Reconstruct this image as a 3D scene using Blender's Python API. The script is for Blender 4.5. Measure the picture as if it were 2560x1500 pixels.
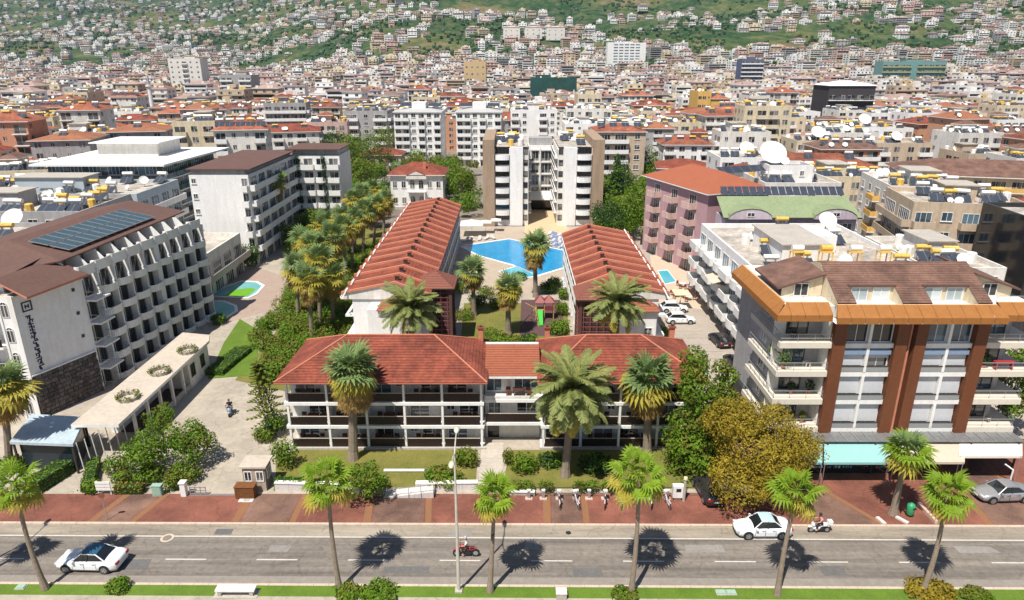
import bpy, math, random
from mathutils import Vector, Matrix, noise as mnoise
R = math.radians
rnd = random.Random(7)
S = bpy.context.scene
C = S.collection
for o in list(bpy.data.objects): bpy.data.objects.remove(o)

# ---------------------------------------------------------------- camera, light
CAM_H, PITCH, F = 35.0, R(19.2), 1720.0
cam_d = bpy.data.cameras.new('camera'); cam = bpy.data.objects.new('camera', cam_d); C.objects.link(cam)
cam.location = (0, 0, CAM_H); cam.rotation_euler = (R(90) - PITCH, 0, 0)
cam_d.sensor_width = 36.0; cam_d.lens = 36.0 * F / 2560.0; cam_d.clip_start = 0.5; cam_d.clip_end = 20000
S.camera = cam
SUNV = Vector((-0.27, -0.46, 1.0)).normalized()            # towards the sun
sun_el = math.asin(SUNV.z); sun_az = math.atan2(SUNV.x, SUNV.y)
w = bpy.data.worlds.new('World'); S.world = w; w.use_nodes = True
nt = w.node_tree; nt.nodes.clear()
sky = nt.nodes.new('ShaderNodeTexSky'); sky.sky_type = 'NISHITA'; sky.sun_disc = False
sky.sun_elevation = sun_el; sky.sun_rotation = sun_az; sky.altitude = 30; sky.air_density = 1.0; sky.dust_density = 0.6; sky.ozone_density = 2.5
bg = nt.nodes.new('ShaderNodeBackground'); bg.inputs[1].default_value = 0.064
wo = nt.nodes.new('ShaderNodeOutputWorld'); nt.links.new(sky.outputs[0], bg.inputs[0]); nt.links.new(bg.outputs[0], wo.inputs[0])
sl = bpy.data.lights.new('sun', 'SUN'); sl.energy = 4.9; sl.angle = R(0.5); sl.color = (1.0, 0.95, 0.87)
so = bpy.data.objects.new('sun', sl); C.objects.link(so); so.rotation_euler = SUNV.to_track_quat('Z', 'Y').to_euler()
S.view_settings.view_transform = 'Standard'; S.view_settings.look = 'None'; S.view_settings.gamma = 1.0
S.view_settings.use_curve_mapping = False; S.view_settings.exposure = 0.42
S.render.engine = 'CYCLES'
S.cycles.max_bounces = 6; S.cycles.transparent_max_bounces = 6; S.cycles.volume_bounces = 0

def P(px, py, h=0.0):
    """point of the place that is seen at a spot of the photograph, at height h"""
    v = (py - 750.0) / F; u = (px - 1280.0) / F
    D = CAM_H - h
    z = D / (math.sin(PITCH) + v * math.cos(PITCH))
    y = D * (math.cos(PITCH) - v * math.sin(PITCH)) / (math.sin(PITCH) + v * math.cos(PITCH))
    return Vector((u * z, y, h))
def PX(px, py, d):
    """x and height on the ray at depth d"""
    v = (py - 750.0) / F; u = (px - 1280.0) / F
    t = (math.sin(PITCH) + v * math.cos(PITCH)) / (math.cos(PITCH) - v * math.sin(PITCH))
    D = t * d
    z = d * math.cos(PITCH) + D * math.sin(PITCH)
    return Vector((u * z, d, CAM_H - D))
def proj(p):
    D = CAM_H - p[2]; d = p[1]
    z = d * math.cos(PITCH) + D * math.sin(PITCH)
    return (1280 + F * p[0] / z, 750 + F * (D * math.cos(PITCH) - d * math.sin(PITCH)) / z)

# ---------------------------------------------------------------- materials
MATS = {}
def mat(name, col, rough=0.75, var=0.12, scale=0.6, bump=0.0, metal=0.0, col2=None, fine=8.0, objrand=0.0, spec=0.4, trans=0.0, gen=None):
    if name in MATS: return MATS[name]
    m = bpy.data.materials.new(name); m.use_nodes = True; MATS[name] = m
    nt = m.node_tree; N = nt.nodes; L = nt.links
    b = N['Principled BSDF']; b.inputs['Roughness'].default_value = rough; b.inputs['Metallic'].default_value = metal
    b.inputs['Specular IOR Level'].default_value = spec
    g = N.new('ShaderNodeNewGeometry')
    n1 = N.new('ShaderNodeTexNoise'); n1.inputs['Scale'].default_value = scale; n1.inputs['Detail'].default_value = 5; n1.inputs['Roughness'].default_value = 0.65
    L.new(g.outputs['Position'], n1.inputs['Vector'])
    n2 = N.new('ShaderNodeTexNoise'); n2.inputs['Scale'].default_value = scale * fine; n2.inputs['Detail'].default_value = 3
    L.new(g.outputs['Position'], n2.inputs['Vector'])
    add = N.new('ShaderNodeMath'); add.operation = 'ADD'; L.new(n1.outputs[0], add.inputs[0]); L.new(n2.outputs[0], add.inputs[1])
    mr = N.new('ShaderNodeMapRange'); mr.inputs['From Min'].default_value = 0.7; mr.inputs['From Max'].default_value = 1.3
    L.new(add.outputs[0], mr.inputs['Value'])
    mx = N.new('ShaderNodeMix'); mx.data_type = 'RGBA'
    c = Vector(col)
    if col2 is None:
        a = [max(0, x * (1 - var)) for x in c]; d = [min(0.95, x * (1 + var)) for x in c]
    else: a, d = list(col), list(col2)
    mx.inputs[6].default_value = (*a, 1); mx.inputs[7].default_value = (*d, 1)
    L.new(mr.outputs[0], mx.inputs[0])
    out = mx.outputs[2]
    if objrand:
        oi = N.new('ShaderNodeObjectInfo'); hs = N.new('ShaderNodeHueSaturation')
        r2 = N.new('ShaderNodeMapRange'); r2.inputs['To Min'].default_value = 1 - objrand; r2.inputs['To Max'].default_value = 1 + objrand
        L.new(oi.outputs['Random'], r2.inputs['Value']); L.new(r2.outputs[0], hs.inputs['Value']); L.new(out, hs.inputs['Color']); out = hs.outputs[0]
    L.new(out, b.inputs['Base Color'])
    if bump:
        bp = N.new('ShaderNodeBump'); bp.inputs['Strength'].default_value = bump; bp.inputs['Distance'].default_value = 0.05
        L.new(n2.outputs[0], bp.inputs['Height']); L.new(bp.outputs[0], b.inputs['Normal'])
    if trans:
        tr = N.new('ShaderNodeBsdfTranslucent'); ms = N.new('ShaderNodeMixShader'); ms.inputs[0].default_value = trans
        L.new(out, tr.inputs['Color']); L.new(b.outputs[0], ms.inputs[1]); L.new(tr.outputs[0], ms.inputs[2])
        L.new(ms.outputs[0], N['Material Output'].inputs['Surface'])
    return m
def glass(name, dark, light, rough=0.08, curtain=0.35):
    """window glass with rooms and curtains of different lightness behind, one value for each pane"""
    if name in MATS: return MATS[name]
    m = bpy.data.materials.new(name); m.use_nodes = True; MATS[name] = m
    nt = m.node_tree; N = nt.nodes; L = nt.links; b = N['Principled BSDF']
    b.inputs['Roughness'].default_value = rough; b.inputs['Specular IOR Level'].default_value = 0.8
    g = N.new('ShaderNodeNewGeometry'); sn = N.new('ShaderNodeVectorMath'); sn.operation = 'SNAP'; sn.inputs[1].default_value = (1.3, 1.3, 1.4)
    L.new(g.outputs['Position'], sn.inputs[0]); wn = N.new('ShaderNodeTexWhiteNoise'); L.new(sn.outputs[0], wn.inputs['Vector'])
    cr = N.new('ShaderNodeValToRGB'); cr.color_ramp.interpolation = 'CONSTANT'
    cr.color_ramp.elements[0].color = (*dark, 1); cr.color_ramp.elements[1].position = 1 - curtain; cr.color_ramp.elements[1].color = (*light, 1)
    e = cr.color_ramp.elements.new((1 - curtain) * 0.6); e.color = (*[(x * 0.7 + y * 0.3) for x, y in zip(dark, light)], 1)
    L.new(wn.outputs['Value'], cr.inputs[0]); L.new(cr.outputs[0], b.inputs['Base Color'])
    return m
W_WHITE = mat('white_plaster', (0.80, 0.79, 0.78), 0.85, 0.06, 0.35)
W_OFF = mat('off_white_plaster', (0.72, 0.69, 0.64), 0.85, 0.10, 0.3)
W_CREAM = mat('cream_plaster', (0.66, 0.56, 0.40), 0.85, 0.10, 0.3)
W_BEIGE = mat('beige_plaster', (0.52, 0.41, 0.30), 0.85, 0.10, 0.3)
W_PINK = mat('pink_plaster', (0.60, 0.42, 0.37), 0.85, 0.10, 0.3)
W_GREY = mat('grey_plaster', (0.38, 0.37, 0.37), 0.85, 0.10, 0.3)
W_YEL = mat('yellow_plaster', (0.70, 0.43, 0.12), 0.85, 0.08, 0.3)
W_TAN = mat('tan_render', (0.36, 0.26, 0.18), 0.85, 0.06, 0.2)
W_LILAC = mat('lilac_plaster', (0.50, 0.42, 0.48), 0.85, 0.08, 0.3)
PAINT = mat('white_paint', (0.80, 0.79, 0.77), 0.5, 0.04, 0.5)
CONC = mat('concrete', (0.42, 0.38, 0.33), 0.9, 0.15, 0.5)
CONC_D = mat('roof_concrete', (0.46, 0.42, 0.37), 0.92, 0.25, 0.25)
TILE = mat('terracotta_tiles', (0.24, 0.062, 0.036), 0.8, 0.25, 0.35, bump=0.3)
TILE_L = mat('terracotta_ridge', (0.52, 0.20, 0.12), 0.8, 0.12, 0.5)
TILE_T = mat('old_clay_tiles', (0.30, 0.10, 0.055), 0.85, 0.3, 0.2, objrand=0.3)
BROWN_R = mat('brown_shingles', (0.18, 0.10, 0.075), 0.85, 0.18, 0.5, fine=14, bump=0.4)
DARK_R = mat('dark_brown_roofing', (0.13, 0.07, 0.055), 0.8, 0.12, 0.3)
ORANGE = mat('orange_metal_cladding', (0.33, 0.135, 0.033), 0.55, 0.08, 0.4)
WOODP = mat('brown_cladding', (0.155, 0.052, 0.02), 0.6, 0.12, 0.4)
GLASS = glass('window_glass', (0.02, 0.025, 0.03), (0.22, 0.21, 0.2))
GLASSB = glass('blue_window_glass', (0.03, 0.06, 0.09), (0.12, 0.2, 0.26), curtain=0.3)
GLASSD = mat('dark_glass', (0.015, 0.017, 0.02), 0.1, 0.2, spec=0.7)
SHUT = mat('roller_blind', (0.60, 0.61, 0.63), 0.6, 0.05, 0.6)
FRAME = mat('window_frame', (0.72, 0.71, 0.69), 0.5, 0.05)
DFRAME = mat('dark_frame', (0.05, 0.04, 0.035), 0.5, 0.1)
RAILD = mat('dark_railing', (0.025, 0.014, 0.012), 0.45, 0.15)
METAL = mat('galvanised_metal', (0.45, 0.46, 0.47), 0.4, 0.1, metal=0.6)
POLE = mat('pole_grey_paint', (0.50, 0.47, 0.40), 0.5, 0.1)
SOLAR = mat('solar_collector_glass', (0.045, 0.055, 0.075), 0.3, 0.3, 1.5, spec=0.5)
TANKW = mat('white_tank', (0.78, 0.76, 0.72), 0.5, 0.05)
TANKY = mat('yellow_tank', (0.72, 0.45, 0.10), 0.5, 0.2, 0.5)
DISH = mat('dish_white', (0.80, 0.77, 0.70), 0.5, 0.04)
ASPH = mat('asphalt', (0.21, 0.185, 0.16), 0.92, 0.20, 0.22, bump=0.2, fine=12)
ASPH2 = mat('asphalt_side_lane', (0.30, 0.26, 0.21), 0.92, 0.10, 0.25, bump=0.2, fine=12)
LINE = mat('road_paint', (0.55, 0.52, 0.47), 0.8, 0.15, 3)
KERB = mat('kerb_stone', (0.52, 0.42, 0.33), 0.85, 0.15, 1.0)
PAVR = mat('red_paving', (0.215, 0.08, 0.055), 0.85, 0.12, 0.25, fine=20)
PAVG = mat('grey_paving', (0.19, 0.11, 0.082), 0.85, 0.12, 0.3, fine=20)
PAVY = mat('yellow_paving', (0.24, 0.115, 0.055), 0.85, 0.12, 0.3, fine=20)
BEIGEG = mat('beige_forecourt', (0.40, 0.35, 0.285), 0.92, 0.10, 0.25, bump=0.15)
GRASS = mat('grass', (0.09, 0.115, 0.015), 0.95, 0.2, 0.4, col2=(0.23, 0.19, 0.05), fine=20, bump=0.5)
GRASSV = mat('verge_grass', (0.07, 0.13, 0.01), 0.95, 0.2, 0.5, col2=(0.13, 0.21, 0.02), fine=25, bump=0.5)
SOIL = mat('soil', (0.10, 0.075, 0.045), 0.95, 0.25, 0.5)
DECK = mat('terrace_paving', (0.36, 0.27, 0.22), 0.9, 0.1, 0.3)
STONE = mat('field_stone', (0.10, 0.085, 0.08), 0.9, 0.45, 1.6, bump=0.6, fine=4, objrand=0.4)
BARK = mat('bark', (0.12, 0.09, 0.06), 0.95, 0.3, 2)
PBARK = mat('palm_trunk', (0.24, 0.19, 0.14), 0.95, 0.25, 3, bump=0.5)
def leafmat(n, a, b_, t=0.3): return mat(n, a, 0.6, scale=0.8, col2=b_, fine=7, trans=t, spec=0.25)
LF_G = leafmat('leaf_green', (0.05, 0.13, 0.008), (0.19, 0.31, 0.015))
LF_L = leafmat('leaf_light_green', (0.10, 0.18, 0.015), (0.20, 0.30, 0.03))
LF_YO = leafmat('leaf_ochre_green', (0.14, 0.12, 0.012), (0.38, 0.27, 0.03))
LF_D = leafmat('leaf_dark_green', (0.015, 0.045, 0.012), (0.05, 0.10, 0.02))
LF_Y = leafmat('leaf_ochre', (0.17, 0.14, 0.012), (0.50, 0.37, 0.035))
LF_O = leafmat('leaf_olive', (0.08, 0.12, 0.012), (0.24, 0.25, 0.035))
LF_T = leafmat('leaf_far_green', (0.03, 0.07, 0.03), (0.07, 0.13, 0.05), 0.0)
FAN_G = leafmat('fan_leaf_bright', (0.16, 0.26, 0.02), (0.28, 0.42, 0.03), 0.4)
FAN_B = leafmat('fan_leaf_green', (0.10, 0.18, 0.06), (0.28, 0.36, 0.13), 0.3)
FAN_Y = leafmat('fan_leaf_yellowing', (0.26, 0.25, 0.03), (0.52, 0.42, 0.07), 0.3)
FAN_D = leafmat('dead_fan_leaf', (0.26, 0.15, 0.04), (0.46, 0.31, 0.10), 0.2)
DATE = leafmat('date_frond', (0.13, 0.18, 0.05), (0.32, 0.34, 0.12), 0.3)

def wear(m, base, stretch=(.03,.9,1), amt=1.0):
    N=m.node_tree.nodes; L=m.node_tree.links; b=N['Principled BSDF']; src=b.inputs['Base Color'].links[0].from_socket
    g=N.new('ShaderNodeNewGeometry'); mp=N.new('ShaderNodeMapping'); mp.inputs['Scale'].default_value=stretch; L.new(g.outputs['Position'],mp.inputs['Vector'])
    n=N.new('ShaderNodeTexNoise'); n.inputs['Scale'].default_value=1.0; n.inputs['Detail'].default_value=6; n.inputs['Roughness'].default_value=.7; L.new(mp.outputs[0],n.inputs['Vector'])
    c=N.new('ShaderNodeValToRGB'); c.color_ramp.elements[0].position=.36; c.color_ramp.elements[0].color=(.62,.60,.60,1); c.color_ramp.elements[1].position=.66; c.color_ramp.elements[1].color=(1.22,1.2,1.16,1); L.new(n.outputs[0],c.inputs[0])
    v=N.new('ShaderNodeTexVoronoi'); v.feature='DISTANCE_TO_EDGE'; v.inputs['Scale'].default_value=.42; wv=N.new('ShaderNodeTexNoise'); wv.inputs['Scale'].default_value=.9; wv.inputs['Detail'].default_value=4; L.new(g.outputs['Position'],wv.inputs['Vector'])
    ad=N.new('ShaderNodeVectorMath'); ad.operation='ADD'; L.new(g.outputs['Position'],ad.inputs[0]); L.new(wv.outputs['Color'],ad.inputs[1]); L.new(ad.outputs[0],v.inputs['Vector'])
    c2=N.new('ShaderNodeValToRGB'); c2.color_ramp.elements[0].color=(.72,.70,.68,1); c2.color_ramp.elements[1].position=.02; c2.color_ramp.elements[1].color=(1,1,1,1); L.new(v.outputs['Distance'],c2.inputs[0])
    x=N.new('ShaderNodeMix'); x.data_type='RGBA'; x.blend_type='MULTIPLY'; x.inputs[0].default_value=amt; L.new(src,x.inputs[6]); L.new(c.outputs[0],x.inputs[7])
    y=N.new('ShaderNodeMix'); y.data_type='RGBA'; y.blend_type='MULTIPLY'; y.inputs[0].default_value=.8; L.new(x.outputs[2],y.inputs[6]); L.new(c2.outputs[0],y.inputs[7]); L.new(y.outputs[2],b.inputs['Base Color'])
def streaks(m, lo=.80):
    N=m.node_tree.nodes; L=m.node_tree.links; b=N['Principled BSDF']; src=b.inputs['Base Color'].links[0].from_socket
    g=N.new('ShaderNodeNewGeometry'); mp=N.new('ShaderNodeMapping'); mp.inputs['Scale'].default_value=(1.3,1.3,.16); L.new(g.outputs['Position'],mp.inputs['Vector'])
    n=N.new('ShaderNodeTexNoise'); n.inputs['Scale'].default_value=1.0; n.inputs['Detail'].default_value=5; n.inputs['Roughness'].default_value=.7; L.new(mp.outputs[0],n.inputs['Vector'])
    c=N.new('ShaderNodeValToRGB'); c.color_ramp.elements[0].position=.34; c.color_ramp.elements[0].color=(lo,lo*.97,lo*.92,1); c.color_ramp.elements[1].position=.56; c.color_ramp.elements[1].color=(1,1,1,1); L.new(n.outputs[0],c.inputs[0])
    x=N.new('ShaderNodeMix'); x.data_type='RGBA'; x.blend_type='MULTIPLY'; x.inputs[0].default_value=1; L.new(src,x.inputs[6]); L.new(c.outputs[0],x.inputs[7]); L.new(x.outputs[2],b.inputs['Base Color'])
for m_ in (W_OFF,W_CREAM,W_BEIGE,W_PINK,W_GREY,W_YEL,W_TAN,W_LILAC): streaks(m_,.82)
streaks(W_WHITE,.91)
for m_ in (WOODP,ORANGE,PAINT): streaks(m_,.9)
wear(ASPH,None); wear(ASPH2,None,(.06,.5,1)); wear(PAVR,None,(.3,.3,1)); wear(PAVG,None,(.3,.3,1)); wear(BEIGEG,None,(.3,.3,1),.45); wear(TILE,None,(.5,.5,.5)); wear(TILE_T,None,(.3,.3,.3)); wear(BROWN_R,None,(.6,.6,.6)); wear(CONC_D,None,(.4,.4,.4))
# ---------------------------------------------------------------- mesh building
class MB:
    def __init__(s): s.v = []; s.f = []; s.mi = []; s.mats = []
    def m(s, material):
        if material not in s.mats: s.mats.append(material)
        return s.mats.index(material)
    def face(s, pts, material):
        n = len(s.v); s.v.extend([tuple(p) for p in pts]); s.f.append(tuple(range(n, n + len(pts)))); s.mi.append(s.m(material)); return s
    def box(s, x0, x1, y0, y1, z0, z1, material, skip=''):
        n = len(s.v)
        s.v.extend([(x0,y0,z0),(x1,y0,z0),(x1,y1,z0),(x0,y1,z0),(x0,y0,z1),(x1,y0,z1),(x1,y1,z1),(x0,y1,z1)])
        k = s.m(material)
        for key, q in (('d',(3,2,1,0)),('u',(4,5,6,7)),('f',(0,1,5,4)),('r',(1,2,6,5)),('b',(2,3,7,6)),('l',(3,0,4,7))):
            if key in skip: continue
            s.f.append(tuple(n + i for i in q)); s.mi.append(k)
        return s
    def prism(s, poly, z0, z1, material, top=None):
        """vertical prism over a ground polygon (counter-clockwise)"""
        n = len(s.v); k = len(poly)
        a = sum(poly[i][0]*poly[(i+1)%k][1]-poly[(i+1)%k][0]*poly[i][1] for i in range(k))
        if a < 0: poly = list(reversed(poly))
        for p in poly: s.v.append((p[0], p[1], z0))
        for p in poly: s.v.append((p[0], p[1], z1))
        mk = s.m(material)
        for i in range(k):
            j = (i + 1) % k; s.f.append((n+i, n+j, n+k+j, n+k+i)); s.mi.append(mk)
        s.f.append(tuple(n + k + i for i in range(k))); s.mi.append(s.m(top or material))
        s.f.append(tuple(n + i for i in reversed(range(k)))); s.mi.append(mk)
        return s
    def tube(s, a, b_, r0, r1, material, n=8, caps=True):
        a = Vector(a); b_ = Vector(b_); d = (b_ - a)
        if d.length < 1e-6: return s
        q = d.to_track_quat('Z', 'Y'); k = len(s.v); mk = s.m(material)
        for p, r in ((a, r0), (b_, r1)):
            for i in range(n):
                t = 2 * math.pi * i / n; s.v.append(tuple(p + q @ Vector((r * math.cos(t), r * math.sin(t), 0))))
        for i in range(n):
            j = (i + 1) % n; s.f.append((k+i, k+j, k+n+j, k+n+i)); s.mi.append(mk)
        if caps:
            s.f.append(tuple(k + n + i for i in range(n))); s.mi.append(mk)
            s.f.append(tuple(k + i for i in reversed(range(n)))); s.mi.append(mk)
        return s
    def path(s, pts, rs, material, n=8):
        for i in range(len(pts) - 1): s.tube(pts[i], pts[i+1], rs[i], rs[i+1], material, n, caps=(i in (0, len(pts)-2)))
        return s
    def lathe(s, prof, material, n=12, c=(0,0,0)):
        k = len(s.v); mk = s.m(material)
        for r, z in prof:
            for i in range(n):
                t = 2*math.pi*i/n; s.v.append((c[0]+r*math.cos(t), c[1]+r*math.sin(t), c[2]+z))
        for a in range(len(prof)-1):
            for i in range(n):
                j = (i+1) % n; s.f.append((k+a*n+i, k+a*n+j, k+(a+1)*n+j, k+(a+1)*n+i)); s.mi.append(mk)
        return s
    def add(s, other, M=None):
        n = len(s.v)
        if M is None: s.v.extend(other.v)
        else: s.v.extend([tuple(M @ Vector(p)) for p in other.v])
        mp = [s.m(x) for x in other.mats]
        s.f.extend([tuple(n + i for i in f) for f in other.f]); s.mi.extend([mp[i] for i in other.mi]); return s
    def mesh(s, name):
        me = bpy.data.meshes.new(name); me.from_pydata(s.v, [], s.f)
        for x in s.mats: me.materials.append(x)
        me.polygons.foreach_set('material_index', s.mi); me.update(); return me
    def build(s, name, parent=None, smooth=False, **kw):
        me = s.mesh(name)
        if smooth: me.polygons.foreach_set('use_smooth', [True]*len(me.polygons))
        return link(name, me, parent, **kw)
def link(name, data, parent=None, loc=None, rotz=0, scale=None, kind=None, label=None, cat=None, group=None):
    o = bpy.data.objects.new(name, data); C.objects.link(o)
    if parent is not None: o.parent = parent
    if loc is not None: o.location = loc
    if rotz: o.rotation_euler = (0, 0, rotz)
    if scale is not None: o.scale = scale
    if kind: o['kind'] = kind
    if label: o['label'] = label
    if cat: o['category'] = cat
    if group: o['group'] = group
    return o
def thing(name, label, cat, loc=(0,0,0), rotz=0, group=None, scale=None):
    return link(name, None, None, loc, rotz, scale, None, label, cat, group)
CACHE = {}
def cached(key, fn):
    if key not in CACHE: CACHE[key] = fn()
    return CACHE[key]
def ubox(material):
    return cached(('ubox', material.name), lambda: MB().box(-.5,.5,-.5,.5,-.5,.5, material).mesh('block'))
def bpart(name, material, parent, x0, x1, y0, y1, z0, z1, rotz=0, label=None, kind=None):
    o = link(name, ubox(material), parent, ((x0+x1)/2,(y0+y1)/2,(z0+z1)/2), rotz, (abs(x1-x0),abs(y1-y0),abs(z1-z0)), kind, label); return o
def structure(name, mb, **kw): return mb.build(name, None, kind='structure', **kw)

# ---------------------------------------------------------------- window archetypes (facade lies in XZ, outward -Y, origin bottom centre)
def win_mb(w, h, style='sash', frame=None, pane=None):
    key = ('winmb', round(w,2), round(h,2), style, (frame or FRAME).name, (pane or GLASS).name)
    def mk():
        f = frame or FRAME; g = pane or GLASS; b = MB(); t = 0.07
        b.face([(-w/2+t,-.02,t),(w/2-t,-.02,t),(w/2-t,-.02,h-t),(-w/2+t,-.02,h-t)], g)
        if style == 'simple':
            b.v = []; b.f = []; b.mi = []
            b.box(-w/2-.08, w/2+.08, -.05, 0, -.08, 0.0, f, 'b'); b.face([(-w/2,-.03,0),(w/2,-.03,0),(w/2,-.03,h),(-w/2,-.03,h)], g)
            b.box(-.035, .035, -.05, -.03, 0, h, f, 'bud'); return b
        if style == 'arch':
            b = MB(); n = 8; pts = [(-w/2, 0), (w/2, 0), (w/2, h-w/2)] + [(w/2*math.cos(math.pi*i/n), h-w/2+w/2*math.sin(math.pi*i/n)) for i in range(1, n)] + [(-w/2, h-w/2)]
            b.face([(x, -.02, z) for x, z in pts], g)
            for i in range(len(pts)):
                a, c = pts[i], pts[(i+1) % len(pts)]; mx_, mz = 0, h/2
                a2 = (a[0]*1.14, -.07, mz+(a[1]-mz)*1.06); c2 = (c[0]*1.14, -.07, mz+(c[1]-mz)*1.06)
                b.face([(a[0],-.07,a[1]),(c[0],-.07,c[1]),c2,a2], f)
                b.face([a2,c2,(c2[0],0,c2[2]),(a2[0],0,a2[2])], f)
            b.box(-.03,.03,-.06,-.02,0,h-.1,f,'bud'); b.box(-w/2,w/2,-.06,-.02,h-w/2-.03,h-w/2+.03,f,'blr'); return b
        for x0,x1,z0,z1 in ((-w/2,w/2,0,t),(-w/2,w/2,h-t,h),(-w/2,-w/2+t,t,h-t),(w/2-t,w/2,t,h-t)): b.box(x0,x1,-.07,0,z0,z1,f,'b')
        nm = max(1, int(round(w/0.8)) - 1)
        for i in range(nm):
            x = -w/2 + w*(i+1)/(nm+1); b.box(x-.03,x+.03,-.06,-.02,t,h-t,f,'bud')
        if style == 'sash' : b.box(-w/2-.08,w/2+.08,-.14,0,-.08,0,f,'b')
        return b
    return cached(key, mk)
def balc_mb(w, dep, style, slab, rail):
    key = ('balc', round(w,2), round(dep,2), style, slab.name, rail.name)
    def mk():
        b = MB(); b.box(-w/2, w/2, -dep, 0, -.18, 0, slab, 'b')
        if style == 'solid':
            b.box(-w/2,w/2,-dep,-dep+.12,0,.9,rail,'d'); b.box(-w/2,-w/2+.12,-dep+.12,0,0,.9,rail,'db'); b.box(w/2-.12,w/2,-dep+.12,0,0,.9,rail,'db')
        elif style == 'curve':
            n = 8; pts = [(w/2*math.cos(math.pi*i/n), -dep*.45 - dep*.55*math.sin(math.pi*i/n)) for i in range(n+1)]
            b = MB(); poly = [(w/2,0)] + pts + [(-w/2,0)]; b.prism(poly, -.18, 0, slab)
            for i in range(len(poly)-1):
                a, c = poly[i], poly[i+1]; b.face([(a[0],a[1],0),(a[0],a[1],.95),(c[0],c[1],.95),(c[0],c[1],0)], rail); b.face([(a[0]*.93,a[1]*.93,0),(c[0]*.93,c[1]*.93,0),(c[0]*.93,c[1]*.93,.95),(a[0]*.93,a[1]*.93,.95)], rail)
                b.face([(a[0],a[1],.95),(a[0]*.93,a[1]*.93,.95),(c[0]*.93,c[1]*.93,.95),(c[0],c[1],.95)], rail)
        elif style == 'bars':
            b.box(-w/2,w/2,-dep,-dep+.05,.9,.95,rail); b.box(-w/2,-w/2+.05,-dep+.05,0,.9,.95,rail); b.box(w/2-.05,w/2,-dep+.05,0,.9,.95,rail)
            n = int(w/.3)
            for i in range(n+1):
                x = -w/2 + .02 + (w-.04)*i/n; b.box(x-.015,x+.015,-dep+.01,-dep+.04,0,.9,rail,'ud')
        return b
    return cached(key, mk)
def mesh_of(mb, key):
    return cached(('mesh', id(mb)), lambda: mb.mesh(key))

# local frames of the four faces of a W x D box; each returns a matrix that puts (u, out, z) on the face
def face_mat(face, W, D):
    if face == 'f': return Matrix.Identity(4), W
    if face == 'r': return Matrix.Translation((W, 0, 0)) @ Matrix.Rotation(R(90), 4, 'Z'), D
    if face == 'l': return Matrix.Translation((0, D, 0)) @ Matrix.Rotation(R(-90), 4, 'Z'), D
    return Matrix.Translation((W, D, 0)) @ Matrix.Rotation(R(180), 4, 'Z'), W
class Emit:
    """puts archetypes down either as objects of their own or joined in one part"""
    def __init__(s, root, joined): s.root = root; s.joined = joined; s.acc = {}
    def put(s, name, mb, M):
        if s.joined: s.acc.setdefault(name, MB()).add(mb, M)
        else:
            o = link(name, mesh_of(mb, name), s.root); o.matrix_local = M
    def done(s):
        out = []
        for n, b in s.acc.items(): out.append((n, b))
        return out
def facade(E, face, W, D, floors, fh, cols, z0=0, wall=None, slab=None, rail=None, frame=None, pane=None, bstyle='solid', dep=1.2, ww=1.5, wh=1.35, wst='sash', skip0=False):
    M0, L_ = face_mat(face, W, D); n = len(cols); cw = L_ / n
    for k in range(floors):
        if skip0 and k == 0: continue
        z = z0 + k*fh
        i = 0
        while i < n:
            ch = cols[i]; j = i
            while ch in 'bB' and j+1 < n and cols[j+1] == ch: j += 1
            x = (i + j + 1)/2*cw; span = (j - i + 1)*cw
            if ch == 'w': E.put('window', win_mb(min(ww, cw*.75), wh, wst, frame, pane), M0 @ Matrix.Translation((x, 0, z + .9)))
            elif ch == 'n': E.put('window', win_mb(min(.8, cw*.6), wh*.7, wst, frame, pane), M0 @ Matrix.Translation((x, 0, z + 1.2)))
            elif ch == 'a': E.put('window', win_mb(min(1.1, cw*.7), wh*1.25, 'arch', frame, pane), M0 @ Matrix.Translation((x, 0, z + .7)))
            elif ch in 'bB':
                if k > 0 or z0 > 0.5: E.put('balcony', balc_mb(span-.25, dep, bstyle if ch == 'b' else 'curve', slab or W_WHITE, rail or W_WHITE), M0 @ Matrix.Translation((x, 0, z)))
                for q in range(i, j+1):
                    E.put('balcony_door', win_mb(cw*.72, 2.1, 'door' if wst != 'simple' else 'simple', frame, pane), M0 @ Matrix.Translation(((q+.5)*cw, 0, z+.05)))
            i = j + 1
def hip_mb(W, D, z, rise, over, material, wall=None):
    b = MB(); x0,x1,y0,y1 = -over, W+over, -over, D+over
    if W >= D: r = (D+2*over)/2; a = (x0+r*.9, (y0+y1)/2, z+rise); c = (x1-r*.9, (y0+y1)/2, z+rise)
    else: r = (W+2*over)/2; a = ((x0+x1)/2, y0+r*.9, z+rise); c = ((x0+x1)/2, y1-r*.9, z+rise)
    p = [(x0,y0,z),(x1,y0,z),(x1,y1,z),(x0,y1,z)]
    if W >= D: fs = [[p[0],p[1],c,a],[p[1],p[2],c],[p[2],p[3],a,c],[p[3],p[0],a]]
    else: fs = [[p[0],p[1],a],[p[1],p[2],c,a],[p[2],p[3],c],[p[3],p[0],a,c]]
    for f in fs: b.face(f, material)
    b.box(x0,x1,y0,y1,z-.18,z-.005,PAINT,'u'); return b
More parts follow.
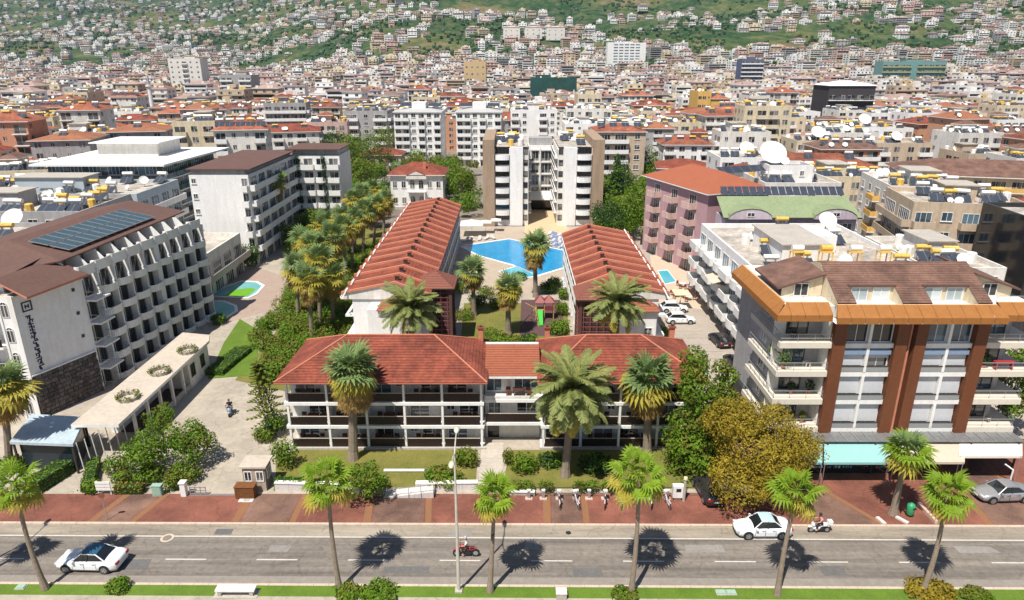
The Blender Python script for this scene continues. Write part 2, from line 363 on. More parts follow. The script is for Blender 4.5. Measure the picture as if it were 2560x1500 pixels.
def courses(face_pts, step, lift, material, b, thick=0.0):
    """roof tile courses: the plane polygon cut in strips up the slope, each lower edge standing proud"""
    pts = [Vector(p) for p in face_pts]
    n = (pts[1]-pts[0]).cross(pts[2]-pts[0]).normalized()
    if n.z < 0: n = -n
    up = (Vector((0,0,1)) - n*n.z).normalized(); o = pts[0]
    hs = [(p-o).dot(up) for p in pts]; h0, h1 = min(hs), max(hs)
    def clip(poly, t, keep_above):
        out = []
        for i in range(len(poly)):
            a, c = poly[i], poly[(i+1) % len(poly)]; ha, hc = (a-o).dot(up)-t, (c-o).dot(up)-t
            if not keep_above: ha, hc = -ha, -hc
            if ha >= 0: out.append(a)
            if (ha > 0) != (hc > 0) and abs(ha-hc) > 1e-9: out.append(a + (c-a)*(ha/(ha-hc)))
        return out
    t = h0
    while t < h1 - 1e-3:
        q = clip(clip(pts, t, True), min(h1, t+step), False)
        if len(q) >= 3:
            tt = min(h1, t+step)
            q2 = [p + n*(lift*(1-((p-o).dot(up)-t)/(tt-t+1e-9)) + .01) for p in q]
            b.face(q2, material)
            low = [p for p in q2 if abs((p-o).dot(up)-t) < .05 + lift]
            if len(low) >= 2:
                low.sort(key=lambda p: (p.x, p.y)); a, c = low[0], low[-1]
                b.face([a - n*(lift+.01), c - n*(lift+.01), c, a], material)
        t += step

# rooftop pieces
def solar_mb():
    def mk():
        b = MB(); 
        b.face([(-1,-.9,.35),(1,-.9,.35),(1,.7,1.25),(-1,.7,1.25)], SOLAR); b.face([(-1,.7,1.22),(1,.7,1.22),(1,-.9,.32),(-1,-.9,.32)], METAL)
        for x in (-1,0,1): b.box(x-.03,x+.03,.62,.7,0,1.2,METAL,'ud')
        b.face([(-.02,-.9,.36),(.02,-.9,.36),(.02,.7,1.26),(-.02,.7,1.26)], METAL)
        return b
    return cached('solar', mk)
def tank_mb(material):
    def mk():
        b = MB(); b.tube((-.9,1.0,1.75),(.9,1.0,1.75),.33,.33,material,8)
        for x in (-.6,.6): b.box(x-.04,x+.04,.8,1.2,0,1.45,METAL,'ud')
        return b
    return cached(('tank',material.name), mk)
def vtank_mb(material):
    return cached(('vtank',material.name), lambda: MB().lathe([(0,1.5),(.5,1.4),(.6,1.3),(.6,0)], material, 8))
def dish_mb(r=.6):
    def mk():
        b = MB(); q = Matrix.Rotation(R(-38),4,'X')
        t = MB(); n = 10; t.lathe([(0,0),(r*.5,r*.07),(r*.85,r*.2),(r,r*.3)], DISH, n); t.tube((0,0,0),(0,0,r*.75),.02,.02,METAL,4)
        M = Matrix.Translation((0,0,r*1.4)) @ Matrix.Rotation(R(55),4,'X'); b.add(t, M); b.tube((0,.05,0),(0,.05,r*1.4),.04,.04,METAL,5); return b
    return cached(('dish', round(r,2)), mk)
def clutter(E, W, D, z, r, n_solar=4, n_dish=2, n_tank=2, x0=0, y0=0, margin=1.2, yellow=.4):
    for i in range(n_solar):
        x = x0 + margin + (W-2*margin)*(i+.5)/max(1,n_solar) if n_solar*2.2 < W else x0+r.uniform(margin,W-margin)
        y = y0 + r.uniform(margin, D-margin)
        M = Matrix.Translation((x,y,z)) @ Matrix.Rotation(r.uniform(-.15,.15),4,'Z')
        E.put('solar_panel', solar_mb(), M); E.put('water_tank', tank_mb(TANKY if r.random()<yellow else TANKW), M)
    for i in range(n_dish): E.put('satellite_dish', dish_mb(r.choice((.45,.6,.8))), Matrix.Translation((x0+r.uniform(.6,W-.6), y0+r.uniform(.5,D-.5), z)) @ Matrix.Rotation(r.uniform(-.6,.6),4,'Z'))
    for i in range(n_tank): E.put('roof_tank', vtank_mb(TANKY if r.random()<yellow else TANKW), Matrix.Translation((x0+r.uniform(.8,W-.8), y0+r.uniform(.8,D-.8), z)))
FOOT = []      # footprints of placed things: (x, y, radius)
FOOTP = []     # footprints as rectangles (corner, axis u, axis v, W, D)
def reg(o_xy, ang, W, D): FOOTP.append((o_xy[0], o_xy[1], math.cos(ang), math.sin(ang), W, D))
def free(x, y, rad):
    for (ox, oy, c, s, W, D) in FOOTP:
        dx, dy = x-ox, y-oy; u = dx*c+dy*s; v = -dx*s+dy*c
        if -rad < u < W+rad and -rad < v < D+rad: return False
    return True
def building(name, label, cat, a, b_, D, floors, fh, wall, faces, roof='flat', roofmat=None, joined=False, group=None, z0=0, seed=1, par=.7, rise=1.8, over=.5, clut=(4,2,2), pent=True, slabline=None, base=None, **kw):
    """a, b_: front corners (ground); faces: dict face -> column string"""
    a = Vector(a[:2]); b_ = Vector(b_[:2]); W = (b_-a).length; ang = math.atan2(b_.y-a.y, b_.x-a.x); H = floors*fh
    root = thing(name, label, cat, (a.x, a.y, z0), ang, group); reg(a, ang, W, D)
    MB().box(0,W,0,D,0,H,wall,'d').build('wall', root)
    E = Emit(root, joined); r = random.Random(seed)
    for f, cols in faces.items():
        k2 = dict(kw); 
        if isinstance(cols, tuple): k2.update(cols[1]); cols = cols[0]
        facade(E, f, W, D, floors, fh, cols, **k2)
    if slabline:
        for k in range(1, floors+1): bpart('floor_band', slabline, root, -.06, W+.06, -.06, D+.06, k*fh-.22, k*fh-.02)
    if roof == 'flat':
        bm = MB(); bm.box(.25,W-.25,.25,D-.25,H+.003,H+.05,CONC_D,'d'); bm.build('roof_deck', root)
        bm = MB()
        for x0,x1,y0,y1 in ((0,W,0,.25),(0,W,D-.25,D),(0,.25,.25,D-.25),(W-.25,W,.25,D-.25)): bm.box(x0,x1,y0,y1,H+.002,H+par,wall,'d')
        bm.build('parapet', root)
        if pent:
            pw, pd = W*r.uniform(.25,.4), D*r.uniform(.25,.4); px = r.uniform(.1,.5)*W; py = D*.35
            pm = MB(); pm.box(px,px+pw,py,py+pd,H+.06,H+2.5,wall,'d'); pm.box(px-.3,px+pw+.3,py-.3,py+pd+.3,H+2.503,H+2.65,CONC,''); pm.build('stair_house', root)
        clutter(E, W, D, H+.05, r, *clut)
    elif roof == 'hip':
        hip_mb(W, D, H+.2, rise, over, roofmat or TILE_T).build('roof', root)
        if clut[0]:
            for i in range(clut[0]):
                M = Matrix.Translation((W*(i+.5)/clut[0], D*.3, H+.3+rise*.35)); E.put('solar_panel', solar_mb(), M); E.put('water_tank', tank_mb(TANKW), M)
    for n, b2 in E.done(): b2.build(n, root, kind='stuff')
    return root, W, H
# ---------------------------------------------------------------- terrain
def sstep(a, b_, x):
    t = max(0.0, min(1.0, (x-a)/(b_-a))); return t*t*(3-2*t)
def terrain(x, y):
    if y < 560: return 0.0
    k = sstep(-0.42, -0.12, x/y); yy = 560 + (y-560)*(0.55+0.45*k)
    pts = [(560,0),(700,3),(850,14),(1000,34),(1130,72),(1400,125),(1800,215),(2400,400),(3500,640),(9000,700)]
    z = pts[-1][1]
    for i in range(len(pts)-1):
        if pts[i][0] <= yy <= pts[i+1][0]:
            t = (yy-pts[i][0])/(pts[i+1][0]-pts[i][0]); z = pts[i][1] + t*(pts[i+1][1]-pts[i][1]); break
    amp = sstep(750, 1500, yy)
    n = mnoise.fractal(Vector((x/420, y/420, 3.1)), 0.9, 2.1, 4)
    return z + amp*(n*55) 
def build_ground():
    rows = [-120,-60,0,40,80,130,200,300,420,560] + [560*1.035**i for i in range(1, 66)]
    n = 120; v = []; f = []
    for y in rows:
        half = 1.7*max(y,0) + 220
        for i in range(n+1):
            x = -half + 2*half*i/n; v.append((x, y, terrain(x, y) - (0.0)))
    for r_ in range(len(rows)-1):
        for i in range(n):
            a = r_*(n+1)+i; f.append((a, a+1, a+n+2, a+n+1))
    me = bpy.data.meshes.new('ground'); me.from_pydata(v, [], f); me.polygons.foreach_set('use_smooth', [True]*len(f))
    m = bpy.data.materials.new('terrain'); m.use_nodes = True; nt = m.node_tree; N = nt.nodes; L = nt.links; b = N['Principled BSDF']; b.inputs['Roughness'].default_value = .95; b.inputs['Specular IOR Level'].default_value = .1
    g = N.new('ShaderNodeNewGeometry'); sx = N.new('ShaderNodeSeparateXYZ'); L.new(g.outputs['Position'], sx.inputs[0])
    def noise(s, d=6):
        t = N.new('ShaderNodeTexNoise'); t.inputs['Scale'].default_value = s; t.inputs['Detail'].default_value = d; t.inputs['Roughness'].default_value = .65; L.new(g.outputs['Position'], t.inputs['Vector']); return t.outputs[0]
    def ramp(src, els):
        c = N.new('ShaderNodeValToRGB'); L.new(src, c.inputs[0]); e = c.color_ramp.elements
        e[0].position, e[0].color = els[0][0], (*els[0][1],1); e[1].position, e[1].color = els[-1][0], (*els[-1][1],1)
        for p_, cc in els[1:-1]: q = e.new(p_); q.color = (*cc,1)
        return c.outputs[0]
    def mix(fac, a, c):
        x = N.new('ShaderNodeMix'); x.data_type = 'RGBA'; L.new(fac, x.inputs[0]); L.new(a, x.inputs[6]); L.new(c, x.inputs[7]); return x.outputs[2]
    town = ramp(noise(.05), [(.35,(.20,.17,.14)),(.5,(.26,.22,.18)),(.65,(.15,.135,.12))])
    hill = ramp(noise(.0065, 9), [(.38,(.012,.042,.02)),(.50,(.022,.065,.022)),(.57,(.10,.12,.04)),(.64,(.22,.15,.085)),(.74,(.26,.17,.10))])
    scrub = ramp(noise(.06, 5), [(.40,(.02,.05,.018)),(.5,(.06,.09,.03)),(.62,(.17,.14,.08))])
    mm = N.new('ShaderNodeMix'); mm.data_type = 'RGBA'; mm.inputs[0].default_value = .45; L.new(hill, mm.inputs[6]); L.new(scrub, mm.inputs[7])
    fr = N.new('ShaderNodeMapRange'); fr.inputs['From Min'].default_value = 640; fr.inputs['From Max'].default_value = 900; L.new(sx.outputs['Y'], fr.inputs['Value'])
    out = mix(fr.outputs[0], town, mm.outputs[2]); L.new(out, b.inputs['Base Color'])
    me.materials.append(m); link('ground', me, None, kind='structure')
build_ground()

# ---------------------------------------------------------------- road, pavements, lots
def sheet(name, pts, z, material, kind='structure', parent=None):
    return MB().face([(p[0], p[1], z) for p in pts], material).build(name, parent, kind=kind)
def pq(l, h=0): return [P(x, y, h) for x, y in l]
def lineat(y0, y1, ext=0.6):
    """world line through the photo row y0 at the left edge and y1 at the right edge, prolonged"""
    a, b_ = P(0, y0), P(2560, y1); d = b_-a; return a - d*ext, b_ + d*ext
near_a, near_b = lineat(1458, 1472); far_a, far_b = lineat(1312, 1321)
sheet('road', [near_a, near_b, far_b, far_a], .02, ASPH)
ln_a, ln_b = lineat(1339, 1352)
sheet('side_lane', [ln_a, ln_b, far_b, far_a], .026, ASPH2)
nl_a, nl_b = lineat(1438, 1450)
sheet('gutter_strip', [near_a, near_b, nl_b, nl_a], .026, mat('worn_asphalt', (.25,.22,.19), .92, .12, .3))
def strip(name, a, b_, wd, z, material, **kw):
    d = (b_-a).normalized(); n = Vector((-d.y, d.x, 0))*wd/2
    return MB().face([(p.x,p.y,z) for p in (a-n,b_-n,b_+n,a+n)], material).build(name, None, **kw)
strip('lane_line', ln_a, ln_b, .13, .032, LINE, kind='structure')
da, db = lineat(1397, 1408, 0.0); dd = (db-da)
for i in range(-3, 24):
    t = (i*4.55+ .9)/dd.length; 
    s_ = da + dd*((417-0)/2560 + (i-0)*0.0895); e_ = s_ + dd*0.040
    strip('lane_dash', s_, e_, .12, .032, LINE, kind='structure')
# kerbs: separate stones along the far side, and the near one
def kerb(a, b_, wd, h, n):
    d = (b_-a)/n; ang = math.atan2(d.y, d.x); root = thing('kerb', 'low pale stone kerb between red pavement and side lane' if a.y > 42 else 'low pale stone kerb between roadway and green verge', 'kerb', (a.x,a.y,0), ang); L_ = d.length
    for i in range(n): bpart('kerb_stone', KERB, root, i*L_+.01, (i+1)*L_-.01, -wd/2, wd/2, 0, h)
kerb(far_a + Vector((0,.12,0)), far_b + Vector((0,.12,0)), .25, .145, 150)
kerb(near_a - Vector((0,.12,0)), near_b - Vector((0,.12,0)), .22, .145, 150)
# verge with grass and promenade below it
vg = [near_a - Vector((0,.23,0)), near_b - Vector((0,.23,0))]
pr_a, pr_b = lineat(1490, 1506)
MB().prism([(p.x,p.y) for p in (vg[0], vg[1], pr_b, pr_a)], 0, .13, GRASSV).build('verge', None, kind='structure')
MB().prism([(p.x,p.y) for p in (pr_a, pr_b, pr_b-Vector((0,45,0)), pr_a-Vector((0,45,0)))], 0, .12, BEIGEG).build('promenade', None, kind='structure')
# pavement: one slab with bands of coloured paving on top
pv_f = [far_a + Vector((0,.25,0)), far_b + Vector((0,.25,0))]
bl, br = P(0, 1238), P(1740, 1238)
back = [Vector((-110, bl.y, 0)), Vector((22.0, br.y, 0)), Vector((22.0, P(2000,1187).y+6, 0)), Vector((110, P(2000,1187).y+6, 0))]
MB().prism([(p.x,p.y) for p in (pv_f[0], pv_f[1], back[3], back[2], back[1], back[0])], 0, .13, PAVR).build('pavement', None, kind='structure')
def band(x0, x1, skew, material, z, yb=None):
    ya = pv_f[0].y + (x0-pv_f[0].x)/(pv_f[1].x-pv_f[0].x)*(pv_f[1].y-pv_f[0].y) + .05; yb = yb or br.y-.05
    MB().face([(x0,ya,z),(x1,ya,z),(x1+skew,yb,z),(x0+skew,yb,z)], material).build('paving_band', None, kind='structure')
cents = [(240,320,90),(430,0,0),(600,720,40),(930,1060,10),(1380,1455,-2),(2060,2190,-110),(2480,2600,-60)]
for a_, b2, sk in cents:
    if b2 == 0: continue
    xa, xb = P(a_,1308).x, P(b2,1308).x; xa2, xb2 = P(a_+sk,1240).x, P(b2+sk,1240).x
    yb = br.y-.05 if a_ < 1740 else P(2000,1187).y+5
    ks = (yb-P(0,1308).y)/(P(0,1240).y-P(0,1308).y)
    s1 = (xa2-xa)*ks
    band(xa, xb, s1, PAVG, .136, yb); band(xa-.7, xa-.1, s1, PAVY, .136, yb); band(xb+.1, xb+.6, s1, PAVY, .136, yb)
# hotel forecourt and plots
lot_y = bl.y+.02
MB().prism([(-110,lot_y),(22,lot_y),(22,150),(-110,150)], 0, .125, BEIGEG).build('hotel_grounds', None, kind='structure')
MB().prism([(22.02,P(2000,1187).y+6.02),(110,P(2000,1187).y+6.02),(110,150),(22.02,150)], 0, .125, mat('alley_paving',(.36,.31,.26),.92,.12,.3)).build('back_lot', None, kind='structure')
def lawn(pts, z=.15, m_=None, name='lawn', h=0): return MB().prism([(p.x,p.y) for p in pts], .1, z, m_ or GRASS).build(name, None, kind='structure')
# lawns before the hotel
lawn(pq([(745,1128),(1195,1128),(1190,1205),(1090,1222),(960,1222),(690,1222),(690,1140)]))
lawn(pq([(1275,1128),(1760,1128),(1760,1225),(1255,1225)]))
lawn(pq([(1160,760),(1415,760),(1430,880),(1150,880)]), .15)
lawn([Vector((x,y,0)) for x,y in ((-32,72),(-25,69),(-21.3,69),(-21.3,150),(-44,150),(-33,118),(-32,82))], .15)
# planted bed behind the low building / between drive and pools
lawn(pq([(520,950),(560,860),(600,800),(650,830),(640,940)]), .18, GRASSV)
# walkway slabs to the front door
wk0, wk1 = P(1225,1232), P(1232,1110)
nW = 14
for i in range(nW):
    a_ = wk0.lerp(wk1, i/nW); b2 = wk0.lerp(wk1, (i+.97)/nW)
    MB().box(a_.x-1.05, a_.x+1.05, a_.y, b2.y, .12, .165, mat('walkway_slab',(.45,.40,.34),.9,.12,.4)).build('walkway_slab', None, kind='structure')
# pool terrace and pools
lawn(pq([(1140,600),(1270,570),(1500,570),(1440,735),(1160,735)]), .14, mat('pool_deck',(.42,.34,.26),.9,.12,.4), 'pool_deck')
WATER = mat('pool_water', (.0,.25,.50), .12, .22, .35, spec=.25, bump=.6, fine=5)
WATERL = mat('paddling_pool_water', (.18,.45,.46), .08, .12, .5, spec=.6)
TURQ = mat('pool_shallow', (.05,.40,.50), .08, .1, .5, spec=.6)
def pool(label, pts, wm, rim=.55, cat='pool', group='swimming pools of the hotels', z=.2):
    c = sum(pts, Vector())/len(pts); root = thing('swimming_pool', label, cat, (c.x,c.y,0), 0)
    q = [(p-c) for p in pts]; 
    out = [p + p.normalized()*rim for p in q]
    b = MB(); k = len(q)
    for i in range(k):
        j = (i+1)%k
        b.face([(*q[i].xy,z),(*q[j].xy,z),(*out[j].xy,z),(*out[i].xy,z)], PAINT); b.face([(*q[i].xy,z),(*q[i].xy,z-.1),(*q[j].xy,z-.1),(*q[j].xy,z)], PAINT); b.face([(*out[i].xy,z),(*out[j].xy,z),(*out[j].xy,.1),(*out[i].xy,.1)], PAINT)
    b.build('pool_rim', root)
    MB().face([(p.x,p.y,z-.045) for p in q], wm).build('water', root)
    return root
pool('large angular bright blue swimming pool in the hotel courtyard', pq([(1152,618),(1273,600),(1407,628),(1418,668),(1345,690),(1283,664),(1200,641)]), WATER)
pool('small triangular turquoise paddling pool at the corner of the large blue pool', pq([(1250,681),(1290,669),(1345,692),(1310,696)]), TURQ, .35)
pool('almond shaped paddling pool with a lime green floor beside the white hotel', pq([(527,742),(560,722),(605,706),(640,708),(655,717),(640,735),(620,746)]), WATERL, .5)
lawn(pq([(560,742),(585,727),(632,722),(640,727),(617,743)]), .165, mat('green_pool_floor',(.14,.35,.02),.5,.08), 'pool_floor_patch')
pool('round pale turquoise pool next to the almond shaped one', pq([(500,800),(500,775),(530,757),(560,757),(585,768),(588,780),(565,795),(530,805)]), WATERL, .5)
lawn([P(*q) for q in ((500,690),(640,670),(735,700),(700,770),(600,800),(520,820))], .135, DECK, 'pool_terrace')
pool('narrow turquoise pool on the terrace right of the right wing', pq([(1645,680),(1668,678),(1690,706),(1662,712)]), TURQ, .35)
lawn(pq([(1625,640),(1725,640),(1790,780),(1640,760)]), .14, mat('right_deck',(.50,.40,.30),.9,.08), 'pool_deck')
# haze
HZ_TOP=max(v_.co.z for v_ in bpy.data.objects['ground'].data.vertices)+12
hz = MB().box(-9300,9300,-130,5320,-min(40.0,max(1.0,1.0-min(v_.co.z for v_ in bpy.data.objects['ground'].data.vertices))),HZ_TOP, mat('tmp',(.5,.5,.5)))
hm = bpy.data.materials.new('haze_air'); hm.use_nodes = True; N = hm.node_tree.nodes; N.clear()
pvn = N.new('ShaderNodeVolumePrincipled'); pvn.inputs['Density'].default_value = 0.00006; pvn.inputs['Color'].default_value = (.62,.78,1.0,1); pvn.inputs['Anisotropy'].default_value = 0.2
on = N.new('ShaderNodeOutputMaterial'); hm.node_tree.links.new(pvn.outputs[0], on.inputs['Volume'])
hz.mats = [hm]; hz.build('haze', None, kind='stuff')

# repairs in the road surface
r_=random.Random(21); PATCH=[mat('asphalt_repair',(.13,.125,.12),.9,.15,.5),mat('asphalt_old_repair',(.25,.23,.21),.92,.15,.5)]
for i,(px,py,w1,h1) in enumerate([(330,1412,2.6,1.1),(700,1372,1.6,.8),(1010,1425,3.4,.7),(1330,1365,1.2,1.0),(1470,1430,2.2,.9),(1760,1372,2.8,.8),(2080,1428,1.8,1.0),(2440,1375,3.0,.8),(560,1330,1.4,.7),(1150,1335,2.0,.7),(60,1372,1.5,.9)]):
    c=P(px,py,0); q=[(c.x+sx*w1/2*r_.uniform(.85,1.1),c.y+sy*h1/2*r_.uniform(.85,1.1),.0285) for sx,sy in ((-1,-1),(1,-1),(1,1),(-1,1))]
    MB().face(q,PATCH[i%2]).build('asphalt_patch',None,kind='structure')
# ---------------------------------------------------------------- vegetation
def leaf_cloud(seed, lobes, n, size, shape='ball', flat=.35):
    """lobes: (cx,cy,cz,rx,ry,rz); leaf faces spread through the outer volume of each lobe"""
    r = random.Random(seed); v = []; f = []
    vol = [a[3]*a[4]*a[5] for a in lobes]; tot = sum(x**.7 for x in vol)
    for a, vv in zip(lobes, vol):
        for _ in range(int(n*vv**.7/tot)):
            t = r.uniform(0, 2*math.pi); z = r.uniform(-.75, 1); s = math.sqrt(max(0,1-z*z)); d = Vector((s*math.cos(t), s*math.sin(t), z))
            k = r.uniform(.45, 1.0)**.45 * r.uniform(.9, 1.08)
            # clumps: holes where a hash noise is low
            hn = mnoise.noise(Vector((d.x*2.3+a[0], d.y*2.3+a[1], d.z*2.3+seed)))
            if hn < -.25 and k > .75: k *= .72
            k *= 1 + .22*hn
            p = Vector((a[0]+d.x*a[3]*k, a[1]+d.y*a[4]*k, a[2]+d.z*a[5]*k))
            nrm = (d + Vector((r.uniform(-1,1),r.uniform(-1,1),r.uniform(-.6,1)))*.9).normalized()
            q = nrm.to_track_quat('Z','Y'); rot = r.uniform(0, 6.28); sz = size*r.uniform(.6,1.3)
            c, s_ = math.cos(rot)*sz, math.sin(rot)*sz
            a1 = q @ Vector((c, s_, 0)); a2 = q @ Vector((-s_*.5, c*.5, 0)); m_ = q @ Vector((0,0,sz*flat))
            b0 = len(v); v += [tuple(p-a1), tuple(p+a2+m_*.3), tuple(p+a1), tuple(p-a2+m_*.3)]
            f += [(b0,b0+1,b0+2),(b0,b0+2,b0+3)]
    return v, f
SIB = {LF_G.name: LF_O, LF_Y.name: LF_YO, LF_O.name: LF_G, LF_D.name: LF_G, LF_L.name: LF_G}
def cloud_mesh(key, material, seed, lobes, n, size, **k):
    def mk():
        v, f = leaf_cloud(seed, lobes, n, size, **k); me = bpy.data.meshes.new('crown'); me.from_pydata(v, [], f); me.materials.append(material); me.materials.append(SIB.get(material.name, material))
        mi = []
        for i in range(0, len(v), 4): q = v[i]; kk = 1 if mnoise.noise(Vector((q[0]*1.1+seed, q[1]*1.1, q[2]*1.1))) + (hash(q) % 100)/160 - .3 > .12 else 0; mi += [kk, kk]
        me.polygons.foreach_set('material_index', mi[:len(f)]); return me
    return cached(('cloud', key, material.name), mk)
def lobes_round(seed, R_=3.0, H=4.0, n=7, base=2.0):
    n = 14
    r = random.Random(seed); L_ = [(0,0,base+H*.5,R_*.72,R_*.72,H*.45)]
    for i in range(n):
        t = 2*math.pi*i/n + r.uniform(-.3,.3); d = R_*r.uniform(.4,.7); s = R_*r.uniform(.20,.46); d = R_*r.uniform(.35,.86-.4*s/R_)
        L_.append((d*math.cos(t), d*math.sin(t), base+H*r.uniform(.22,.8), s, s, s*.85))
    return L_
def trunk_mb(h, r0=.18, seed=1, limbs=4, spread=1.5, top=None):
    b = MB(); r = random.Random(seed); b.path([(0,0,0),(.1,.05,h*.5),(.05,-.05,h)],[r0,r0*.8,r0*.6],BARK,7)
    for i in range(limbs):
        t = 2*math.pi*i/limbs+r.uniform(-.4,.4); z = h*r.uniform(.55,.95)
        b.tube((0,0,z),(spread*math.cos(t),spread*math.sin(t),z+spread*r.uniform(.7,1.3)),r0*.5,r0*.15,BARK,5)
    return b
def tree(label, p, R_=3, H=5, base=1.5, material=None, n=1800, leaf=.22, seed=1, kind='tree', group=None, name=None, lobes=None, sc=None, trunk=True):
    material = material or LF_G
    root = thing(name or 'leafy_tree', label, kind, (p[0],p[1],p[2] if len(p)>2 else 0), random.Random(seed*7).uniform(0,6.28) if not lobes else 0, group, sc)
    if trunk: link('trunk', cached(('trunk',round(base+H*.4,1),seed%4,round(R_,1)), lambda: trunk_mb(base+H*.45, .08+R_*.045, seed%4, 5, R_*.55).mesh('trunk')), root)
    link('crown', cloud_mesh(('t',round(R_,2),round(H,2),round(base,2),seed,n), material, seed, lobes or lobes_round(seed,R_,H,7,base), n, leaf), root)
    return root
def bush(label, p, rx, ry, h, material=None, n=500, leaf=.13, seed=1, name='garden_bush', kind='bush', group=None):
    root = thing(name, label, kind, (p[0],p[1],.12), 0, group)
    r = random.Random(seed); L_ = [(0,0,h*.45,rx*.8,ry*.8,h*.55)] + [(rx*.5*math.cos(t),ry*.5*math.sin(t),h*r.uniform(.35,.6),rx*.5,ry*.5,h*.42) for t in [2*math.pi*i/5+r.random() for i in range(5)]]
    link('foliage', cloud_mesh(('b',round(rx,2),round(ry,2),round(h,2),seed), material or LF_G, seed, L_, n, leaf), root)
    b = MB()
    for i in range(4): b.tube((0,0,-.1),(rx*.4*math.cos(i*1.6),ry*.4*math.sin(i*1.6),h*.5),.04,.02,BARK,4)
    b.build('stem', root); return root
def hedge(label, a, b_, wd, h, material=None, seed=1, dens=60, name='clipped_hedge'):
    a = Vector(a); b_ = Vector(b_); L_ = (b_-a).length; root = thing(name, label, 'hedge', (a.x,a.y,.12), math.atan2(b_.y-a.y,b_.x-a.x))
    core = MB(); core.box(.05,L_-.05,-wd/2+.06,wd/2-.06,0,h-.08,LF_D); core.build('core', root)
    r = random.Random(seed); v = []; f = []
    n = int(dens*(L_*wd + 2*L_*h + 2*wd*h)*.6)
    for _ in range(n):
        k = r.random(); 
        tot = L_*wd + 2*L_*h + 2*wd*h
        k *= tot
        if k < L_*wd: p = Vector((r.uniform(0,L_), r.uniform(-wd/2,wd/2), h)); nn = Vector((0,0,1))
        elif k < L_*wd + 2*L_*h: s = r.choice((-1,1)); p = Vector((r.uniform(0,L_), s*wd/2, r.uniform(0,h))); nn = Vector((0,s,0))
        else: s = r.choice((0,1)); p = Vector((s*L_, r.uniform(-wd/2,wd/2), r.uniform(0,h))); nn = Vector((s*2-1,0,0))
        p += nn*r.uniform(-.09,.05); nn = (nn + Vector((r.uniform(-1,1),r.uniform(-1,1),r.uniform(-1,1)))*.8).normalized(); q = nn.to_track_quat('Z','Y'); sz = r.uniform(.06,.12)
        a1 = q @ Vector((sz,0,0)); a2 = q @ Vector((0,sz*.6,0)); b0 = len(v); v += [tuple(p-a1),tuple(p+a2),tuple(p+a1),tuple(p-a2)]; f.append((b0,b0+1,b0+2,b0+3))
    me = bpy.data.meshes.new('foliage'); me.from_pydata(v,[],f); me.materials.append(material or LF_G); link('foliage', me, root); return root

# fan palm: each frond is a leaf stalk with a pleated fan, built in XZ growing along +X
def fan_frond(var, material, Lp=.9, Rf=.85, droop=.35, nl=13):
    def mk():
        b = MB(); r = random.Random(var); k0 = len(b.v)
        b.tube((0,0,0),(Lp,0,-droop*.15),.025,.015,FAN_G,4,False)
        o = Vector((Lp,0,-droop*.15)); 
        for i in range(nl):
            t = R(-118 + 236*i/(nl-1)); L_ = Rf*r.uniform(.88,1.05)*(1-.18*abs(t)/2.0)
            d = Vector((math.cos(t), math.sin(t), 0)); side = Vector((-d.y, d.x, 0)); w_ = L_*.095
            m_ = o + d*L_*.6 + Vector((0,0,.05-droop*.22)); e = o + d*L_ + Vector((0,0,-droop*r.uniform(.55,.95)))
            b.face([o, m_+side*w_+Vector((0,0,-.03)), m_+Vector((0,0,.03))], material); b.face([o, m_+Vector((0,0,.03)), m_-side*w_+Vector((0,0,-.03))], material)
            b.face([m_+side*w_+Vector((0,0,-.03)), e, m_-side*w_+Vector((0,0,-.03))], material)
        return b.mesh('frond')
    return cached(('fan',var,material.name,Lp,Rf,droop,nl), mk)
def palm_trunk(p0, top, r0, r1, bend=(0,0), rings=True, seed=1):
    b = MB(); n = 9; top = Vector(top); pts = []; rs = []
    for i in range(n+1):
        t = i/n; p = top*t + Vector((bend[0],bend[1],0))*math.sin(math.pi*t)*.5; pts.append(p); rs.append(r0+(r1-r0)*min(1,t*1.6) if t>.06 else r0*1.35)
    for i in range(n): b.tube(pts[i], pts[i+1], rs[i]*1.04, rs[i+1], PBARK, 9, caps=(i in (0,n-1)))
    return b
